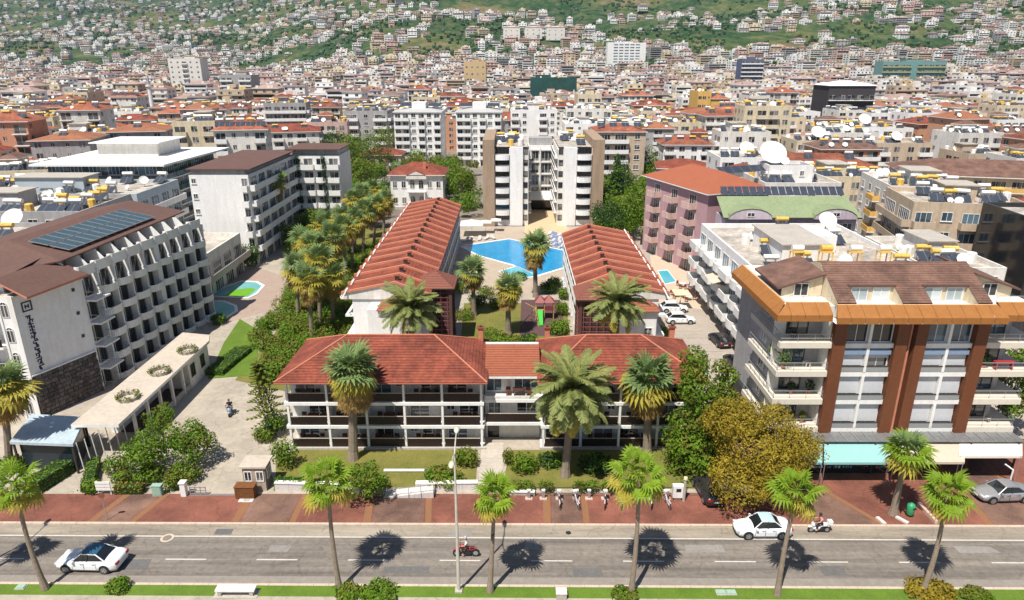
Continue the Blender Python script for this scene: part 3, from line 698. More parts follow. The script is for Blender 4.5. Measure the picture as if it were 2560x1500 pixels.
def fan_palm(label, base, top, Rf=.95, Lp=1.0, n=26, mats_=(None,), skirt=0, skirt_len=2.5, skirt_r=1.2, r0=.2, r1=.13, seed=1, group=None, kind='palm tree', upright=.0, bend=(0,0), skirtmats=None, nl=13):
    """base, top: world points"""
    base = Vector(base); t = Vector(top)-base; r = random.Random(seed)
    root = thing('fan_palm', label, kind, base, 0, group)
    palm_trunk(None, t, r0, r1, bend, seed=seed).build('trunk', root)
    for i in range(n):
        az = 2.399963*i + r.uniform(-.2,.2); k = (i+.5)/n
        el = R(75 - 110*k**.9 + r.uniform(-8,8)) 
        m_ = mats_[min(len(mats_)-1, int(k*len(mats_)))]
        me = fan_frond(i%3, m_, Lp, Rf, .35+.5*k, nl)
        o = link('frond', me, root, t + Vector((0,0,.1*(1-k))))
        o.rotation_euler = (r.uniform(-.3,.3), -el, az); s = r.uniform(.72,1.22); o.scale = (s,s,s)
    if skirt:
        b = MB(); sm = skirtmats or (FAN_D, FAN_Y)
        for i in range(skirt):
            az = r.uniform(0,6.28); k = r.random(); z = -skirt_len*k*.9; 
            rr = skirt_r*(1-.35*k)*r.uniform(.6,1.05); s = r.uniform(.7,1.1); m_ = sm[0] if (k > .45 or r.random()<.3) else sm[1]
            o_ = Vector((math.cos(az)*.12, math.sin(az)*.12, z)); d = Vector((math.cos(az),math.sin(az),0)); sd = Vector((-d.y,d.x,0))
            e = o_ + d*rr*.8 + Vector((0,0,-.25))
            for q in range(-3,4):
                tip = e + sd*q*.15*s + d*(rr*.3 - abs(q)*.06) + Vector((0,0,-.9*s*r.uniform(.7,1.1)))
                mid = e + sd*q*.10*s + Vector((0,0,-.2))
                b.face([e, mid + sd*.05, tip, mid - sd*.05], m_)
            b.face([o_ + sd*.02, e, o_ - sd*.02 + Vector((0,0,.02))], m_)
        b2 = b.build('dead_frond_skirt', root, kind='stuff'); b2.location = t
    return root
def date_frond(var, Lf, droop, material, np_=34):
    def mk():
        b = MB(); r = random.Random(var); N_ = 9; pts = []
        for i in range(N_+1):
            t = i/N_; ang = droop*t*t; pts.append(None)
        p = Vector((0,0,0)); a = 0; pts = [p.copy()]
        for i in range(N_):
            a = -droop*((i+1)/N_)**1.3; p = p + Vector((math.cos(a),0,math.sin(a)))*Lf/N_; pts.append(p.copy())
        for i in range(N_): b.tube(pts[i],pts[i+1],.035*(1-i/N_)+.01,.035*(1-(i+1)/N_)+.01,FAN_Y,4,False)
        for i in range(np_):
            t = .12 + .88*i/np_; x = t*N_; k = min(N_-1,int(x)); q = pts[k].lerp(pts[k+1], x-k); d = (pts[k+1]-pts[k]).normalized()
            ll = .62*math.sin(math.pi*min(1,t*.85+.15))**.6*r.uniform(.85,1.1)*Lf/3.2
            for s in (-1,1):
                e = q + d*ll*.55 + Vector((0,s,0))*ll*.75 + Vector((0,0,-ll*r.uniform(.15,.5)))
                b.face([q - d*.05, q + d*.07, e + d*.05, e - d*.03], material)
        return b.mesh('frond')
    return cached(('date',var,round(Lf,2),round(droop,2),material.name), mk)
def date_palm(label, base, top, Lf=3.8, n=60, mats_=None, seed=1, r0=.38, r1=.3, group=None, droopk=1.0, shaggy=True, low=-62):
    base = Vector(base); t = Vector(top)-base; r = random.Random(seed); mats_ = mats_ or (DATE, DATE, FAN_Y)
    root = thing('date_palm', label, 'palm tree', base, 0, group); palm_trunk(None, t, r0, r1).build('trunk', root)
    for i in range(n):
        az = 2.399963*i + r.uniform(-.15,.15); k = (i+.5)/n; el = R(82 - (82-low)*k**1.05*.78 + r.uniform(-5,5)); m_ = mats_[min(len(mats_)-1,int(k**2*len(mats_)))]
        o = link('frond', date_frond(i%3, Lf, (.9+.7*((i*7)%3)/2)*droopk, m_), root, t + Vector((0,0,.25*(1-k)))); o.rotation_euler = (r.uniform(-.25,.25), -el, az); s = r.uniform(.85,1.08)*(1-.1*k); o.scale = (s,s,s)
    return root
def at(px, py, base_d):   # crown point over a ground depth
    return PX(px, py, base_d)

SP = [(-112,1474,-190,1200,.9),(114,1472,40,1218,.92),(849,1474,820,1208,1.0),(1225,1478,1237,1240,.95),(1578,1482,1597,1190,1.1),(1943,1486,1993,1228,.95),(2307,1480,2366,1232,1.0)]
splabs = ['slender street palm on the verge whose crown stands outside the left edge','leaning street palm at the far left end of the grass verge, dark trunk','tall street palm on the verge with its crown before the gatehouse lawn','street palm just right of the street lamp, with a small box on its trunk','tallest street palm on the verge, crown before the bicycles and thick date palm','street palm on the verge in front of the ochre tree and parked white car','street palm on the verge nearest the right edge, with leaning grey trunk']
for i,(bx,by,cx,cy,s) in enumerate(SP):
    g0 = P(bx,by,.13); t0 = at(cx,cy,g0.y + (.4 if i else .2)); r = random.Random(i+40)
    root = fan_palm(splabs[i], g0, t0, Rf=.92*s, Lp=(.85+.12*((i*5)%3))*s, n=20+(i*7)%5, skirt=10+i*3, skirt_len=.7, skirt_r=.75, skirtmats=(FAN_Y,FAN_G), mats_=(FAN_G,FAN_G,FAN_G,FAN_Y), r0=.2, r1=.13, seed=i+3, group='street palms along the verge', bend=((-.5,0),(-.5,0),(-.25,0),(0,0),(.25,0),(-.2,0),(.5,0))[i], nl=15)
    if i==3: bpart('trunk_box', DFRAME, root, .12,.32,-.1,.1, 4.3,4.7)
g7 = P(2232,1285,.13); fan_palm('stout fan palm growing in the paved forecourt before the turquoise awning, beside the green bin', g7, at(2268,1128,g7.y), Rf=1.15, Lp=.95, n=34, mats_=(FAN_B,FAN_G,FAN_G,FAN_Y), r0=.3, r1=.2, seed=21)
# garden palms
def gp(label, bx, by, cx, cy, **k):
    g0 = P(bx,by,.13); return fan_palm(label, g0, at(cx,cy,g0.y), **k)
gp('big shaggy fan palm with skirt of dead leaves on the lawn left of the walkway', 883,1147, 880,925, Rf=1.5,Lp=1.1,n=40,mats_=(FAN_B,FAN_B,FAN_Y),skirt=380,skirt_len=3.2,skirt_r=2.1,r0=.45,r1=.35,seed=31)
gp('big fan palm with golden hanging dead leaves near the hotel right end', 1617,1138, 1622,945, Rf=1.6,Lp=1.2,n=42,mats_=(FAN_B,FAN_B,FAN_Y),skirt=300,skirt_len=2.9,skirt_r=2.0,r0=.42,r1=.32,seed=32)
g = P(1413,1190,.13); date_palm('huge date palm with a dense crown of arching fronds right of the hotel walkway', g, at(1430,985,g.y), 4.3, 110, seed=5, droopk=1.05, low=-75)
# left edge palm
gp('shaggy fan palm standing before the white hotel at the left edge of the photo', 25,1170, 8,965, Rf=1.5,Lp=1.1,n=36,mats_=(FAN_B,FAN_Y,FAN_Y),skirt=200,skirt_len=2.6,skirt_r=1.9,r0=.34,r1=.26,seed=33)
# two date palms behind the front block
for (cx,cy,d,sd,lb) in ((1026,778,72.5,8,'date palm with spreading fronds behind the front roof, left of the courtyard'),(1545,762,73,9,'date palm with spreading fronds behind the front roof, beside the brick tower')):
    t0 = PX(cx,cy,d); date_palm(lb, (t0.x,d,.13), t0, 4.2, 70, mats_=(DATE,DATE,DATE,FAN_Y), seed=sd, droopk=1.0, low=-40)
# courtyard fan palms
gp('tall fan palm with dense old leaves at the near corner of the big blue pool', 1339,742, 1337,610, Rf=1.5,Lp=1.1,n=34,mats_=(FAN_B,FAN_B,FAN_Y),skirt=220,skirt_len=3.8,skirt_r=2.1,r0=.38,r1=.3,seed=34)
gp('shaggy fan palm on the courtyard lawn left of the playground', 1271,838, 1270,722, Rf=1.4,Lp=1.1,n=32,mats_=(FAN_B,FAN_Y,FAN_Y),skirt=180,skirt_len=2.2,skirt_r=1.7,r0=.42,r1=.32,seed=35)
gp('bushy fan palm beside the left wing near the pool', 1185,790, 1182,680, Rf=1.4,Lp=1.1,n=30,mats_=(FAN_B,FAN_B,FAN_Y),skirt=120,skirt_len=2.0,skirt_r=1.5,r0=.36,r1=.28,seed=36)
# the row between left wing and drive
row = [(745,800,742,665),(800,815,797,650),(770,770,780,612),(838,760,830,590),(865,720,858,570),(878,690,885,552),(905,655,912,525),(935,620,938,512),(958,600,962,500),(800,700,812,575),(850,660,855,545),(888,640,884,500),(905,600,903,482),(925,575,926,470),(815,705,811,562),(765,735,759,600),(835,820,826,690),(780,850,772,700)]
rl = ['nearest','second','third','fourth','fifth','sixth','seventh','eighth','last']
for i,(bx,by,cx,cy) in enumerate(row):
    r = random.Random(i+90)
    sgn = ('shaggy fan palm left of the left wing, ' + ('%s from the street' % rl[i] if i < 9 else 'second line, '+['near the third','near the fifth','near the sixth','near the seventh','near the last','near the fourth','left of the third','near wing corner','near drive hedge'][i-9]))
    gp(sgn, bx,by,cx,cy, Rf=1.4,Lp=1.25,n=28,mats_=((FAN_B,FAN_Y,FAN_Y) if i%3 else (FAN_B,FAN_B,FAN_Y)),skirt=140,skirt_len=2.6,skirt_r=2.0,r0=.3,r1=.24,seed=50+i, group='fan palms beside the left wing')
gp('very tall slim fan palm in front of the white L-shaped apartment house', 712,612, 688,455, Rf=1.5,Lp=1.2,n=30,mats_=(FAN_G,FAN_B,FAN_Y),skirt=140,skirt_len=3.0,skirt_r=1.6,r0=.3,r1=.2,seed=70,bend=(.6,0))
# trees ---------------------------------------------------------
def T_(label, px, py, cw, ch, material=LF_G, cy=None, n=2000, seed=1, leafsz=None, **k):
    """px,py: ground spot; cw, ch crown width and height in photo pixels"""
    g0 = P(px,py,.12); z = g0.y*math.cos(PITCH)+CAM_H*math.sin(PITCH); sc = z/F; R_ = cw*sc/2; H = ch*sc/.92
    base = max(.3, (py-cy)*sc/.92 - H/2) if cy else H*.15
    return tree(label, g0, R_*1.0, H, base, material, n, leafsz or max(.10, min(.30, R_*.06)), seed, **k)
T_('large ochre-yellow tree spreading over the pavement and parked white car', 1884,1250, 292,245, LF_Y, 1150, 27000, 11, leafsz=.115)
def tall(label,px,py,cw,h,material,seed,n=3000):
    g0=P(px,py,.12); r=random.Random(seed); L_=[]
    for i in range(9):
        t=i/8; rr=cw*(1-.55*t)*.5; L_.append((r.uniform(-.3,.3)*cw*.5,r.uniform(-.3,.3)*cw*.5,.8+t*(h-1.2),rr,rr,h*.11))
    return tree(label,g0,cw*.5,h,.5,material,n,.17,seed,lobes=L_)
tall('tall dark green tree at the right end of the front hotel', 1735,1175, 5.6, 11.0, LF_G, 12, 8000)
tall('second green tree standing right behind the tall one at the alley corner', 1795,1110, 3.8, 8.5, LF_O, 13, 5000)
bush('dense green shrub under the tall tree beside the lawn', P(1705,1150), 1.6,1.4,3.2, LF_G, 1200, .16, 14)
T_('low spreading green tree at the pavement edge in front of the lawn wall', 912,1248, 135,75, LF_G, 1205, 2600, 15)
T_('light green feathery tree among the beds left of the drive', 378,1185, 140,85, LF_L, 1122, 2600, 16)
T_('dark green round tree beside the low restaurant roof', 412,1120, 95,90, LF_G, 1055, 2200, 17)
T_('flowering dark green tree at the edge of the gravel drive', 487,1160, 130,105, LF_G, 1100, 2800, 18)
for i,(lb,px,py,rx,h,m_) in enumerate([('round dark shrub in front of the light green tree',297,1190,1.2,2.2,LF_G),('clipped olive ball left of the path bed',308,1213,.95,1.3,LF_O),('leafy shrub with pale new leaves at the bed centre',375,1208,1.5,1.8,LF_G),('yellow-green shrub near the gate post',462,1205,1.6,1.6,LF_O),('low bush at the corner of the hedge by the path',232,1232,1.0,1.1,LF_L),('dark columnar clipped bush beside the pale green box',432,1228,.75,1.6,LF_O),
    ('round bush at the left edge beside the hotel canopy',28,1180,1.5,1.5,LF_G),('shrub climbing beside the small stone gatehouse',715,1170,1.3,3.0,LF_G),('tall dark shrub at the left corner of the front hotel',690,1090,1.4,2.6,LF_D),('bush between the araucaria and the lawn',662,1105,1.1,1.6,LF_O),
    ('rounded shrub right of the hotel walkway',1312,1180,1.4,1.9,LF_G),('tall thin shrub line bordering the right side of the walkway',1270,1165,.6,1.7,LF_O),('spiky cycad left of the walkway near the door',1165,1165,1.3,1.8,LF_O),('round dark cycad under the huge date palm, left side',1375,1165,1.3,1.2,LF_D),('dark cycad under the huge date palm, right side',1490,1178,1.8,1.6,LF_D),
    ('grassy grey-green shrub by the lamp post and low wall',1110,1208,2.0,1.2,LF_O),('round shrub in the courtyard lawn left of the fan palm',1195,765,1.6,1.8,LF_D),('dark shrub between pool and playground',1372,735,1.6,2.2,LF_D),('bright green shrub beside the playground and brick tower',1395,835,1.8,2.0,LF_L),('low bush row behind the front roof by the lawn end',1260,868,2.6,1.4,LF_O),
    ('round tree-like shrub by the round pool',548,812,1.3,1.6,LF_D),('bush at the left foot of the covered terrace',620,668,2.6,4.2,LF_D),('dark shrub at the left end of the front roof',1320,862,1.6,1.4,LF_D),('shrub at the alley corner behind the right block',1650,850,1.5,1.8,LF_O),
    ('dry tuft growing at the foot of the third street palm',870,1490,1.1,.6,LF_O),('straggly bush on the verge beside the leafy palm foot',945,1494,1.5,.8,LF_L),('dry ochre tuft round the last street palm',2330,1492,1.9,.6,LF_Y),('low tuft on the verge under the tallest palm',1560,1494,1.0,.5,LF_O),('young plant on the verge left of the white bench',297,1478,.9,.8,LF_L),('small tuft right of the last palm',2440,1498,1.2,.4,LF_O)]):
    bush(lb, P(px,py), rx, rx*.9, h, m_, int(450+rx*rx*260), .10+.03*rx, 200+i)
for i,(px,py,rx,h,m_) in enumerate([(1150,735,1.5,2.2,LF_G),(1215,745,1.7,1.8,LF_O),(1240,770,1.3,1.4,LF_G),(1160,800,1.6,1.5,LF_O),(1300,700,1.4,1.3,LF_D),(1385,722,1.5,2.0,LF_G),(1290,735,1.2,1.3,LF_O),(1230,850,2.0,1.3,LF_G),(1405,790,1.1,2.2,LF_G),(1410,750,1.1,1.9,LF_L)]):
    bush(['green shrub at the foot of the left wing beside the pool deck','olive shrub left of the shaggy courtyard palm','small green shrub before the shaggy courtyard palm','olive shrub on the left of the courtyard lawn','dark low shrub under the tall pool palm','green shrub right of the tall pool palm','small olive shrub left of the tall pool palm','green shrubs at the near end of the courtyard lawn','green bush along the right wing beside the playground','light green bush along the right wing behind the playground'][i],P(px,py),rx,rx,h,m_,900,.14,500+i)
# clipped shrubs behind the bicycles
for i,px in enumerate((1262,1290,1320,1365,1450,1480,1520,1560,1600,1640)):
    bush(['olive clipped shrub at the walkway end of the bicycle row','olive clipped shrub second from the walkway behind the docks','olive clipped shrub third from the walkway behind the docks','round olive shrub standing alone behind the first bicycles','leafy shrub right of the gap in the railing','leafy shrub behind the middle bicycles','dense shrub behind the bicycles under the date palm','dense shrub just left of the tallest street palm','bright shrub just right of the tallest street palm','last shrub of the row beside the rental kiosk'][i], P(px,1232), .75,.6,1.15, (LF_O,LF_G)[i%3==2], 420, .11, 300+i, group='shrubs behind the bicycles')
hedge('long clipped hedge left of the entrance path', P(240,1165,0), P(222,1232,0), 1.0, .9, LF_L, 3)
hedge('tall box hedge in front of the dark canopy building', P(170,1180,0), P(85,1235,0), 1.6, 1.2, LF_L, 4)
hedge('low yellow-green hedge behind the pavement edge', P(292,1234,0), P(362,1234,0), .8, .8, LF_Y, 5)
hedge('bright green clipped hedge strip beside the low restaurant', P(535,942,0), P(610,880,0), 2.2, .7, LF_L, 6)
hedge('ivy-green hedge under the big palms behind the low wall', P(690,1222,0), P(760,1222,0), .9, .9, LF_G, 7)
# big planting mass left of left wing (uncountable shrubs)
r = random.Random(5); v=[]; f=[]; 
for i in range(520):
    t = r.random(); a_ = Vector((-30,72,0)).lerp(Vector((-33,128,0)), t); x = a_.x + r.uniform(-3.5,11.5); y = a_.y
    if t<.15: x = r.uniform(-30,-23)
    rr = r.uniform(.5,1.25)*(1+.5*t); vv, ff = leaf_cloud(i, [(x,y,rr*.7,rr,rr,rr*.95)], int(300*rr), .15); b0=len(v); v+=vv; f+=[tuple(q+b0 for q in k) for k in ff]
me = bpy.data.meshes.new('shrubbery'); me.from_pydata(v,[],f); me.materials.append(LF_G); me.materials.append(LF_O); me.materials.append(LF_L)
for k, p_ in enumerate(me.polygons): p_.material_index = [0,2,1,2,1][(int(me.vertices[p_.vertices[0]].co.y/2.3)+int(me.vertices[p_.vertices[0]].co.x/2.7))%5]
link('shrubbery', me, None, kind='stuff')
# the wooded gardens behind: masses of foliage
def wood(name, poly, n, hmin, hmax, mats_, seed, dens=260, leaf=.3):
    r=random.Random(seed); v=[];f=[];mi=[]
    for i in range(n):
        a,b_=r.random(),r.random(); p=(poly[0].lerp(poly[1],a)).lerp(poly[3].lerp(poly[2],a),b_); h=r.uniform(hmin,hmax); rr=h*r.uniform(.32,.5)
        L_=[(p.x,p.y,h-rr*.8,rr,rr,rr*.8)]+[(p.x+rr*.6*math.cos(q*2.1+i),p.y+rr*.6*math.sin(q*2.1+i),h*.55+r.uniform(-.6,1),rr*.6,rr*.6,rr*.6) for q in range(3)]
        vv,ff=leaf_cloud(seed*100+i,L_,dens,leaf); b0=len(v); v+=vv; f+=[tuple(q+b0 for q in k) for k in ff]; mi+=[r.randrange(len(mats_))]*len(ff)
    me=bpy.data.meshes.new(name); me.from_pydata(v,[],f); [me.materials.append(m) for m in mats_]; me.polygons.foreach_set('material_index',mi); link(name,me,None,kind='stuff')
wood('garden_trees',[P(835,575),P(950,575),P(975,425),P(850,425)],60,3.5,8,(LF_G,LF_G,LF_L,LF_O,LF_D),3,520,.26)
wood('garden_trees',[P(1490,612),P(1650,612),P(1640,455),P(1500,455)],80,3.5,8.5,(LF_G,LF_G,LF_G,LF_O,LF_L,LF_D),4,520,.26)
wood('garden_trees',[P(1105,545),P(1195,545),P(1190,470),P(1115,470)],14,3,7,(LF_G,LF_L,LF_G),5,520,.26)
wood('garden_trees',[P(985,452),P(1190,452),P(1180,420),P(1000,420)],16,4,7,(LF_G,LF_O),6,400,.3)
wood('garden_trees',[P(1415,352),P(1510,352),P(1500,318),P(1420,318)],16,7,11,(LF_L,LF_G,LF_O),7,500,.4)
wood('garden_trees',[P(700,640),P(800,640),P(850,575),P(760,575)],26,1.5,4.5,(LF_G,LF_L,LF_G),8,420,.2)
wood('garden_trees',[P(1600,440),P(1650,440),P(1610,350),P(1585,350)],12,7,11,(LF_G,LF_D,LF_G),9,500,.35)
# araucaria
def araucaria(label, base, h, seed=1):
    root = thing('araucaria_tree', label, 'conifer', base, 0); r = random.Random(seed); b = MB(); b.tube((0,0,0),(-.9,.3,h),.14,.03,BARK,7); b.build('trunk', root)
    v=[];f=[]
    for k in range(15):
        z=h*(.22+.76*k/14); L_=(1.9*(1-k/15)+.35); nb=6
        for i in range(nb):
            t=2*math.pi*i/nb+k*.5; d=Vector((math.cos(t),math.sin(t),-.12)); o=Vector((-.9*z/h,.3*z/h,z)); sd=Vector((-d.y,d.x,0))
            for q in range(5):
                p=o+d*L_*(q+1)/5.5; 
                for s in (-1,1):
                    for zz in (.1,-.05):
                        b0=len(v); e=p+sd*s*.28*(1-q/8)+d*.22+Vector((0,0,zz+.06)); v+=[tuple(p-d*.12),tuple(p+d*.14),tuple(e)]; f.append((b0,b0+1,b0+2))
    me=bpy.data.meshes.new('crown'); me.from_pydata(v,[],f); me.materials.append(LF_O); link('crown',me,root); return root
araucaria('sparse tiered araucaria leaning at the left corner of the front hotel', P(683,1080,.12), 7.5)
# garden trees round the back block, villa and towers
bt = [(880,470,90,110,LF_G),(850,430,80,90,LF_D),(930,440,100,100,LF_G),(985,400,80,70,LF_O),(1155,520,90,95,LF_G),(1120,480,70,80,LF_L),(1290,370,60,50,LF_G),(1550,520,60,110,LF_D),(1600,560,110,90,LF_G),(1560,590,120,90,LF_G),(1640,600,90,90,LF_L),(1650,540,90,90,LF_O),(1620,470,60,90,LF_G),(1680,560,60,70,LF_G),(1600,430,50,110,LF_G),(1620,395,50,90,LF_D),(1480,335,90,60,LF_L),(1450,345,60,50,LF_O),(1430,330,50,40,LF_G),(1500,300,30,60,LF_G),(1690,340,40,60,LF_G),(1720,300,30,50,LF_O),(1780,400,30,60,LF_G),(440,215,60,40,LF_O),(380,235,40,30,LF_L),(410,208,50,34,LF_Y),(2110,570,90,70,LF_L),(2130,545,60,60,LF_O),(905,500,90,90,LF_O),(780,590,90,60,LF_G),(740,620,90,50,LF_G),(860,520,90,60,LF_L)]
bl_ = ['beside the white L-shaped block','left of the villa','in front of the red roofed villa','behind the villa roof','between the villa and the tan block','beyond the villa garden wall','at the foot of the white towers','right behind the tan block','in the walled garden right of the tan block','in front of the small garden house','near the dark garden fence','behind the garden house','between the small house and the lilac block','beside the lilac block','in the street gap right of the beige house','farther up the same street gap','in the grove behind the tan block','at the left end of the grove behind the tan block','in front of the cream block and grove','tall and thin beside the grove','along the far street on the right','farther along the far street','at the bend of the far street','in the town grove on the left','left of the town grove','topmost of the town grove','on the flat roof garden beside the white block','behind the flat roof garden','in the palm planting by the white block','under the pillars of the white L-shaped block','at the start of the garden path','at the end of the palm row']
for i,(px,py,cw,ch,m_) in enumerate(bt):
    col = {LF_G:'mid green',LF_D:'dark green',LF_L:'light green',LF_O:'olive green',LF_Y:'ochre'}[m_]
    T_('%s tree %s' % (col, bl_[i]), px,py,cw*1.05,ch, m_, None, 1100 if py<430 else 2000, 400+i)
g0=P(1535,560,.1); rr_=random.Random(3)
tree('tall dark pointed conifer right of the tan apartment block', g0, 3.6, 15, .5, LF_D, 5000, .32, 77, 'conifer', name='conifer', lobes=[(rr_.uniform(-.4,.4),rr_.uniform(-.4,.4),1.5+13*i/9,3.6*(1-.85*i/9),3.6*(1-.85*i/9),1.3) for i in range(10)])
# ---------------------------------------------------------------- front hotel: two hipped blocks and a lower middle block
nth = ['first','second','third','fourth','fifth','sixth','seventh','eighth','ninth','tenth']
def rail_mb(w, h=.95, bars=True):
    def mk():
        b = MB(); b.box(-w/2,w/2,-.03,.03,h-.05,h,POLE); b.box(-w/2,w/2,-.02,.02,.08,.12,RAILD)
        n = int(w/.13)
        for i in range(n):
            x = -w/2+.05+(w-.1)*i/(n-1); b.box(x-.045,x+.045,-.02,.005,.12,h-.05,RAILD,'ud')
        b.box(-w/2+.02,w/2-.02,.006,.02,.14,h-.12,mat('railing_panel',(.035,.018,.014),.4,.3,2),'')
        return b
    return cached(('rail',round(w,2),h), mk)
def sliding_mb(w, h, fr=FRAME, gl=GLASS):
    return win_mb(w, h, 'door', fr, gl)
def table_set(label, x, y, z, rz=0):
    t = thing('balcony_table', label, 'table', (x,y,z), rz, 'wooden tables and benches on the hotel balconies')
    W_ = cached('darkwood', lambda: mat('dark_red_wood', (.10,.03,.015), .6, .3, 3))
    bpart('table_top', W_, t, -.5,.5,-.3,.3,.68,.74)
    for sx in (-1,1): bpart('leg', W_, t, sx*.42-.03, sx*.42+.03, -.22,.22,0,.68)
    for sx in (-1,1):
        bpart('bench_seat', W_, t, sx*.95-.22, sx*.95+.22, -.25,.25,.38,.44); bpart('bench_back', W_, t, sx*.95-.22, sx*.95+.22, .21,.27,.5,.85)
        bpart('bench_leg', W_, t, sx*.95-.2, sx*.95-.14, -.2,.25,0,.38)
def hotel_block(name_lab, short, x0, x1, ridge0, ridge1, posts, d0=57.2, d1=66.2, eave=7.45, ridge=10.0):
    root = thing('hotel_building', name_lab, 'hotel', (x0, d0, .12), 0); z0 = .12
    W = x1-x0; bw = 1.7
    reg((x0,d0),0,W,d1-d0)
    MB().box(.1,W-.1,bw,d1-d0,0,7.2,W_OFF,'d').build('wall', root)
    lv = [0.1, 2.43, 4.86]
    for k, z in enumerate(lv): bpart('floor_slab', PAINT, root, 0, W, 0, bw, z-.3 if k else -.1, z)
    bpart('plinth', CONC, root, -.1, W+.1, -.25, -.003, -.1, .18)
    xs = [p-x0 for p in posts]
    for x in xs: 
        for k in range(3): bpart('post', PAINT, root, x-.1, x+.1, .05, .27, lv[k]+.002, (lv[k+1]-.302 if k<2 else 7.3))
    for i in range(len(xs)-1):
        xc = (xs[i]+xs[i+1])/2; w_ = xs[i+1]-xs[i]
        for k in range(3):
            z = lv[k]
            o = link('balcony_railing', mesh_of(rail_mb(round(w_-.3,2)), 'railing'), root, (xc, .12, z+.01))
            fl = (i+k)%2
            o = link('sliding_door', mesh_of(sliding_mb(1.9, 2.0, FRAME, GLASS if (i*3+k)%4 else GLASSB), 'door'), root, (xc + (.55 if fl else -.55), bw-.01, z+.02))
            if (i+2*k)%3 == 0: link('window', mesh_of(win_mb(.8,1.1,'door'), 'window'), root, (xc+(-1.2 if fl else 1.2), bw-.01, z+.8))
            if k and i < len(xs)-2: bpart('balcony_divider', PAINT, root, xs[i+1]-.05, xs[i+1]+.05, .28, bw-.02, z+.002, z+1.9)
            if (i+k)%5 != 4: table_set('dark wooden table and benches, %s balcony of the %s block, %s bay from left' % (('ground floor','middle','top')[k], short, nth[i]), x0+xc+(.2 if fl else -.2), d0+.95, .12+z+.01)
    # roof
    a = [Vector((x0-.35,d0-.9,eave)),Vector((x1+.35,d0-.9,eave)),Vector((x1+.2,d1+.2,eave)),Vector((x0-.2,d1+.2,eave))]
    r0 = Vector((ridge0,(d0+d1)/2-.2,ridge)); r1 = Vector((ridge1,(d0+d1)/2-.2,ridge)); off = Vector((x0,d0,.12))
    b = MB(); T_step = .33
    for fp in ([a[0],a[1],r1,r0],[a[1],a[2],r1],[a[2],a[3],r0,r1],[a[3],a[0],r0]):
        q = [p-off for p in fp]; courses(q, T_step, .05, TILE, b)
    b.build('roof_tiles', root, kind='stuff')
    u = MB(); q = [p-off-Vector((0,0,.03)) for p in a]
    u.face(q[::-1], PAINT); u.build('soffit', root)
    c = MB()
    for s,e in ((r0,r1),(a[0],r0),(a[3],r0),(a[1],r1),(a[2],r1)):
        c.tube(s-off+Vector((0,0,.06)), e-off+Vector((0,0,.06)), .07,.07, TILE_L, 6)
    c.build('ridge_tiles', root)
    for s,e in ((a[0],a[1]),(a[1],a[2]),(a[3],a[0])):
        m = MB(); m.tube(s-off-Vector((0,0,.08)), e-off-Vector((0,0,.08)), .07,.07, mat('gutter',(.33,.10,.06),.6), 6); m.build('gutter', root)
    return root
def chimney(label, p, s=.5, h=1.0):
    t = thing('chimney', label, 'chimney', p, 0); 
    MB().box(-s/2,s/2,-s/2,s/2,-.6,h,TILE_L,'d').build('stack', t); bpart('cap', TILE, t, -s*.7,s*.7,-s*.7,s*.7,h+.003,h+.12); bpart('flue', DFRAME, t, -s*.2,s*.2,-s*.2,s*.2,h+.123,h+.28)
hotel_block('three storey hotel block with red hipped tile roof left of the walkway', 'left', -21.2, -2.6, -15.9, -7.5, [-20.9,-17.2,-13.6,-10.05,-6.5,-2.85])
hotel_block('three storey hotel block with red hipped tile roof right of the walkway', 'right', 2.7, 17.6, 7.2, 12.4, [2.95,6.5,10.1,13.7,17.35])
# middle block
root = thing('hotel_building', 'lower set back middle part of the hotel over the entrance door', 'hotel', (-2.6,59.3,.12), 0)
reg((-2.6,59),0,5.3,7)
MB().box(.003,5.297,0,6.5,0,7.0,W_OFF,'d').build('wall', root)
for z in (2.43,4.86): bpart('balcony_slab', PAINT, root, .01,5.29,-1.5,-.003,z-.3,z)
for z in (2.43,): 
    link('balcony_railing', mesh_of(rail_mb(5.1),'railing'), root, (2.65,-1.4,z+.01))
bpart('parapet', W_OFF, root, .02,5.28,-1.45,-1.35,4.862,5.2)
for x,w_ in ((.8,1.5),(3.9,2.4)):
    link('window', mesh_of(win_mb(w_,1.75,'door',FRAME,GLASSB),'window'), root, (x+.1,0,4.9+.15))
    link('window', mesh_of(win_mb(w_*.8,1.8,'door',FRAME,GLASS),'window'), root, (x+.1,0,2.5))
bpart('entrance_door', GLASSD, root, .25,1.35,-.03,.0,.0,2.1)
for x in (2.6,3.9,4.9): link('window', mesh_of(win_mb(.7,.55,'door',DFRAME,GLASSD),'window'), root, (x,0,1.4))
b = MB(); off = Vector((-2.6,59.3,.12))
courses([Vector((-2.55,58.2,7.2))-off,Vector((2.65,58.2,7.2))-off,Vector((2.65,62.4,8.7))-off,Vector((-2.55,62.4,8.7))-off], .33,.045, mat('orange_clay_tiles',(.30,.095,.05),.8,.12,.5), b)
courses([Vector((2.65,66,7.2))-off,Vector((-2.55,66,7.2))-off,Vector((-2.55,62.4,8.7))-off,Vector((2.65,62.4,8.7))-off], .33,.045, mat('orange_clay_tiles',(.30,.095,.05)), b)
b.build('roof_tiles', root, kind='stuff')
m = MB(); m.box(.02,5.2,2.95,3.25,8.6,8.72,PAINT); m.build('ridge_tiles', root)
m = MB(); m.box(.02,5.26,-1.15,-1.05,6.85,7.05,PAINT); m.build('gutter', root)
table_set('round backed dark chairs and table on the top balcony over the entrance', .6, 58.6, 4.99)
chimney('square clay chimney at the inner end of the left front roof', (-3.2,65.4,8.2)); chimney('square clay chimney at the inner end of the right front roof', (3.6,65.4,8.2)); chimney('round clay chimney at the outer end of the right front roof', (16.4,65.6,8.2))

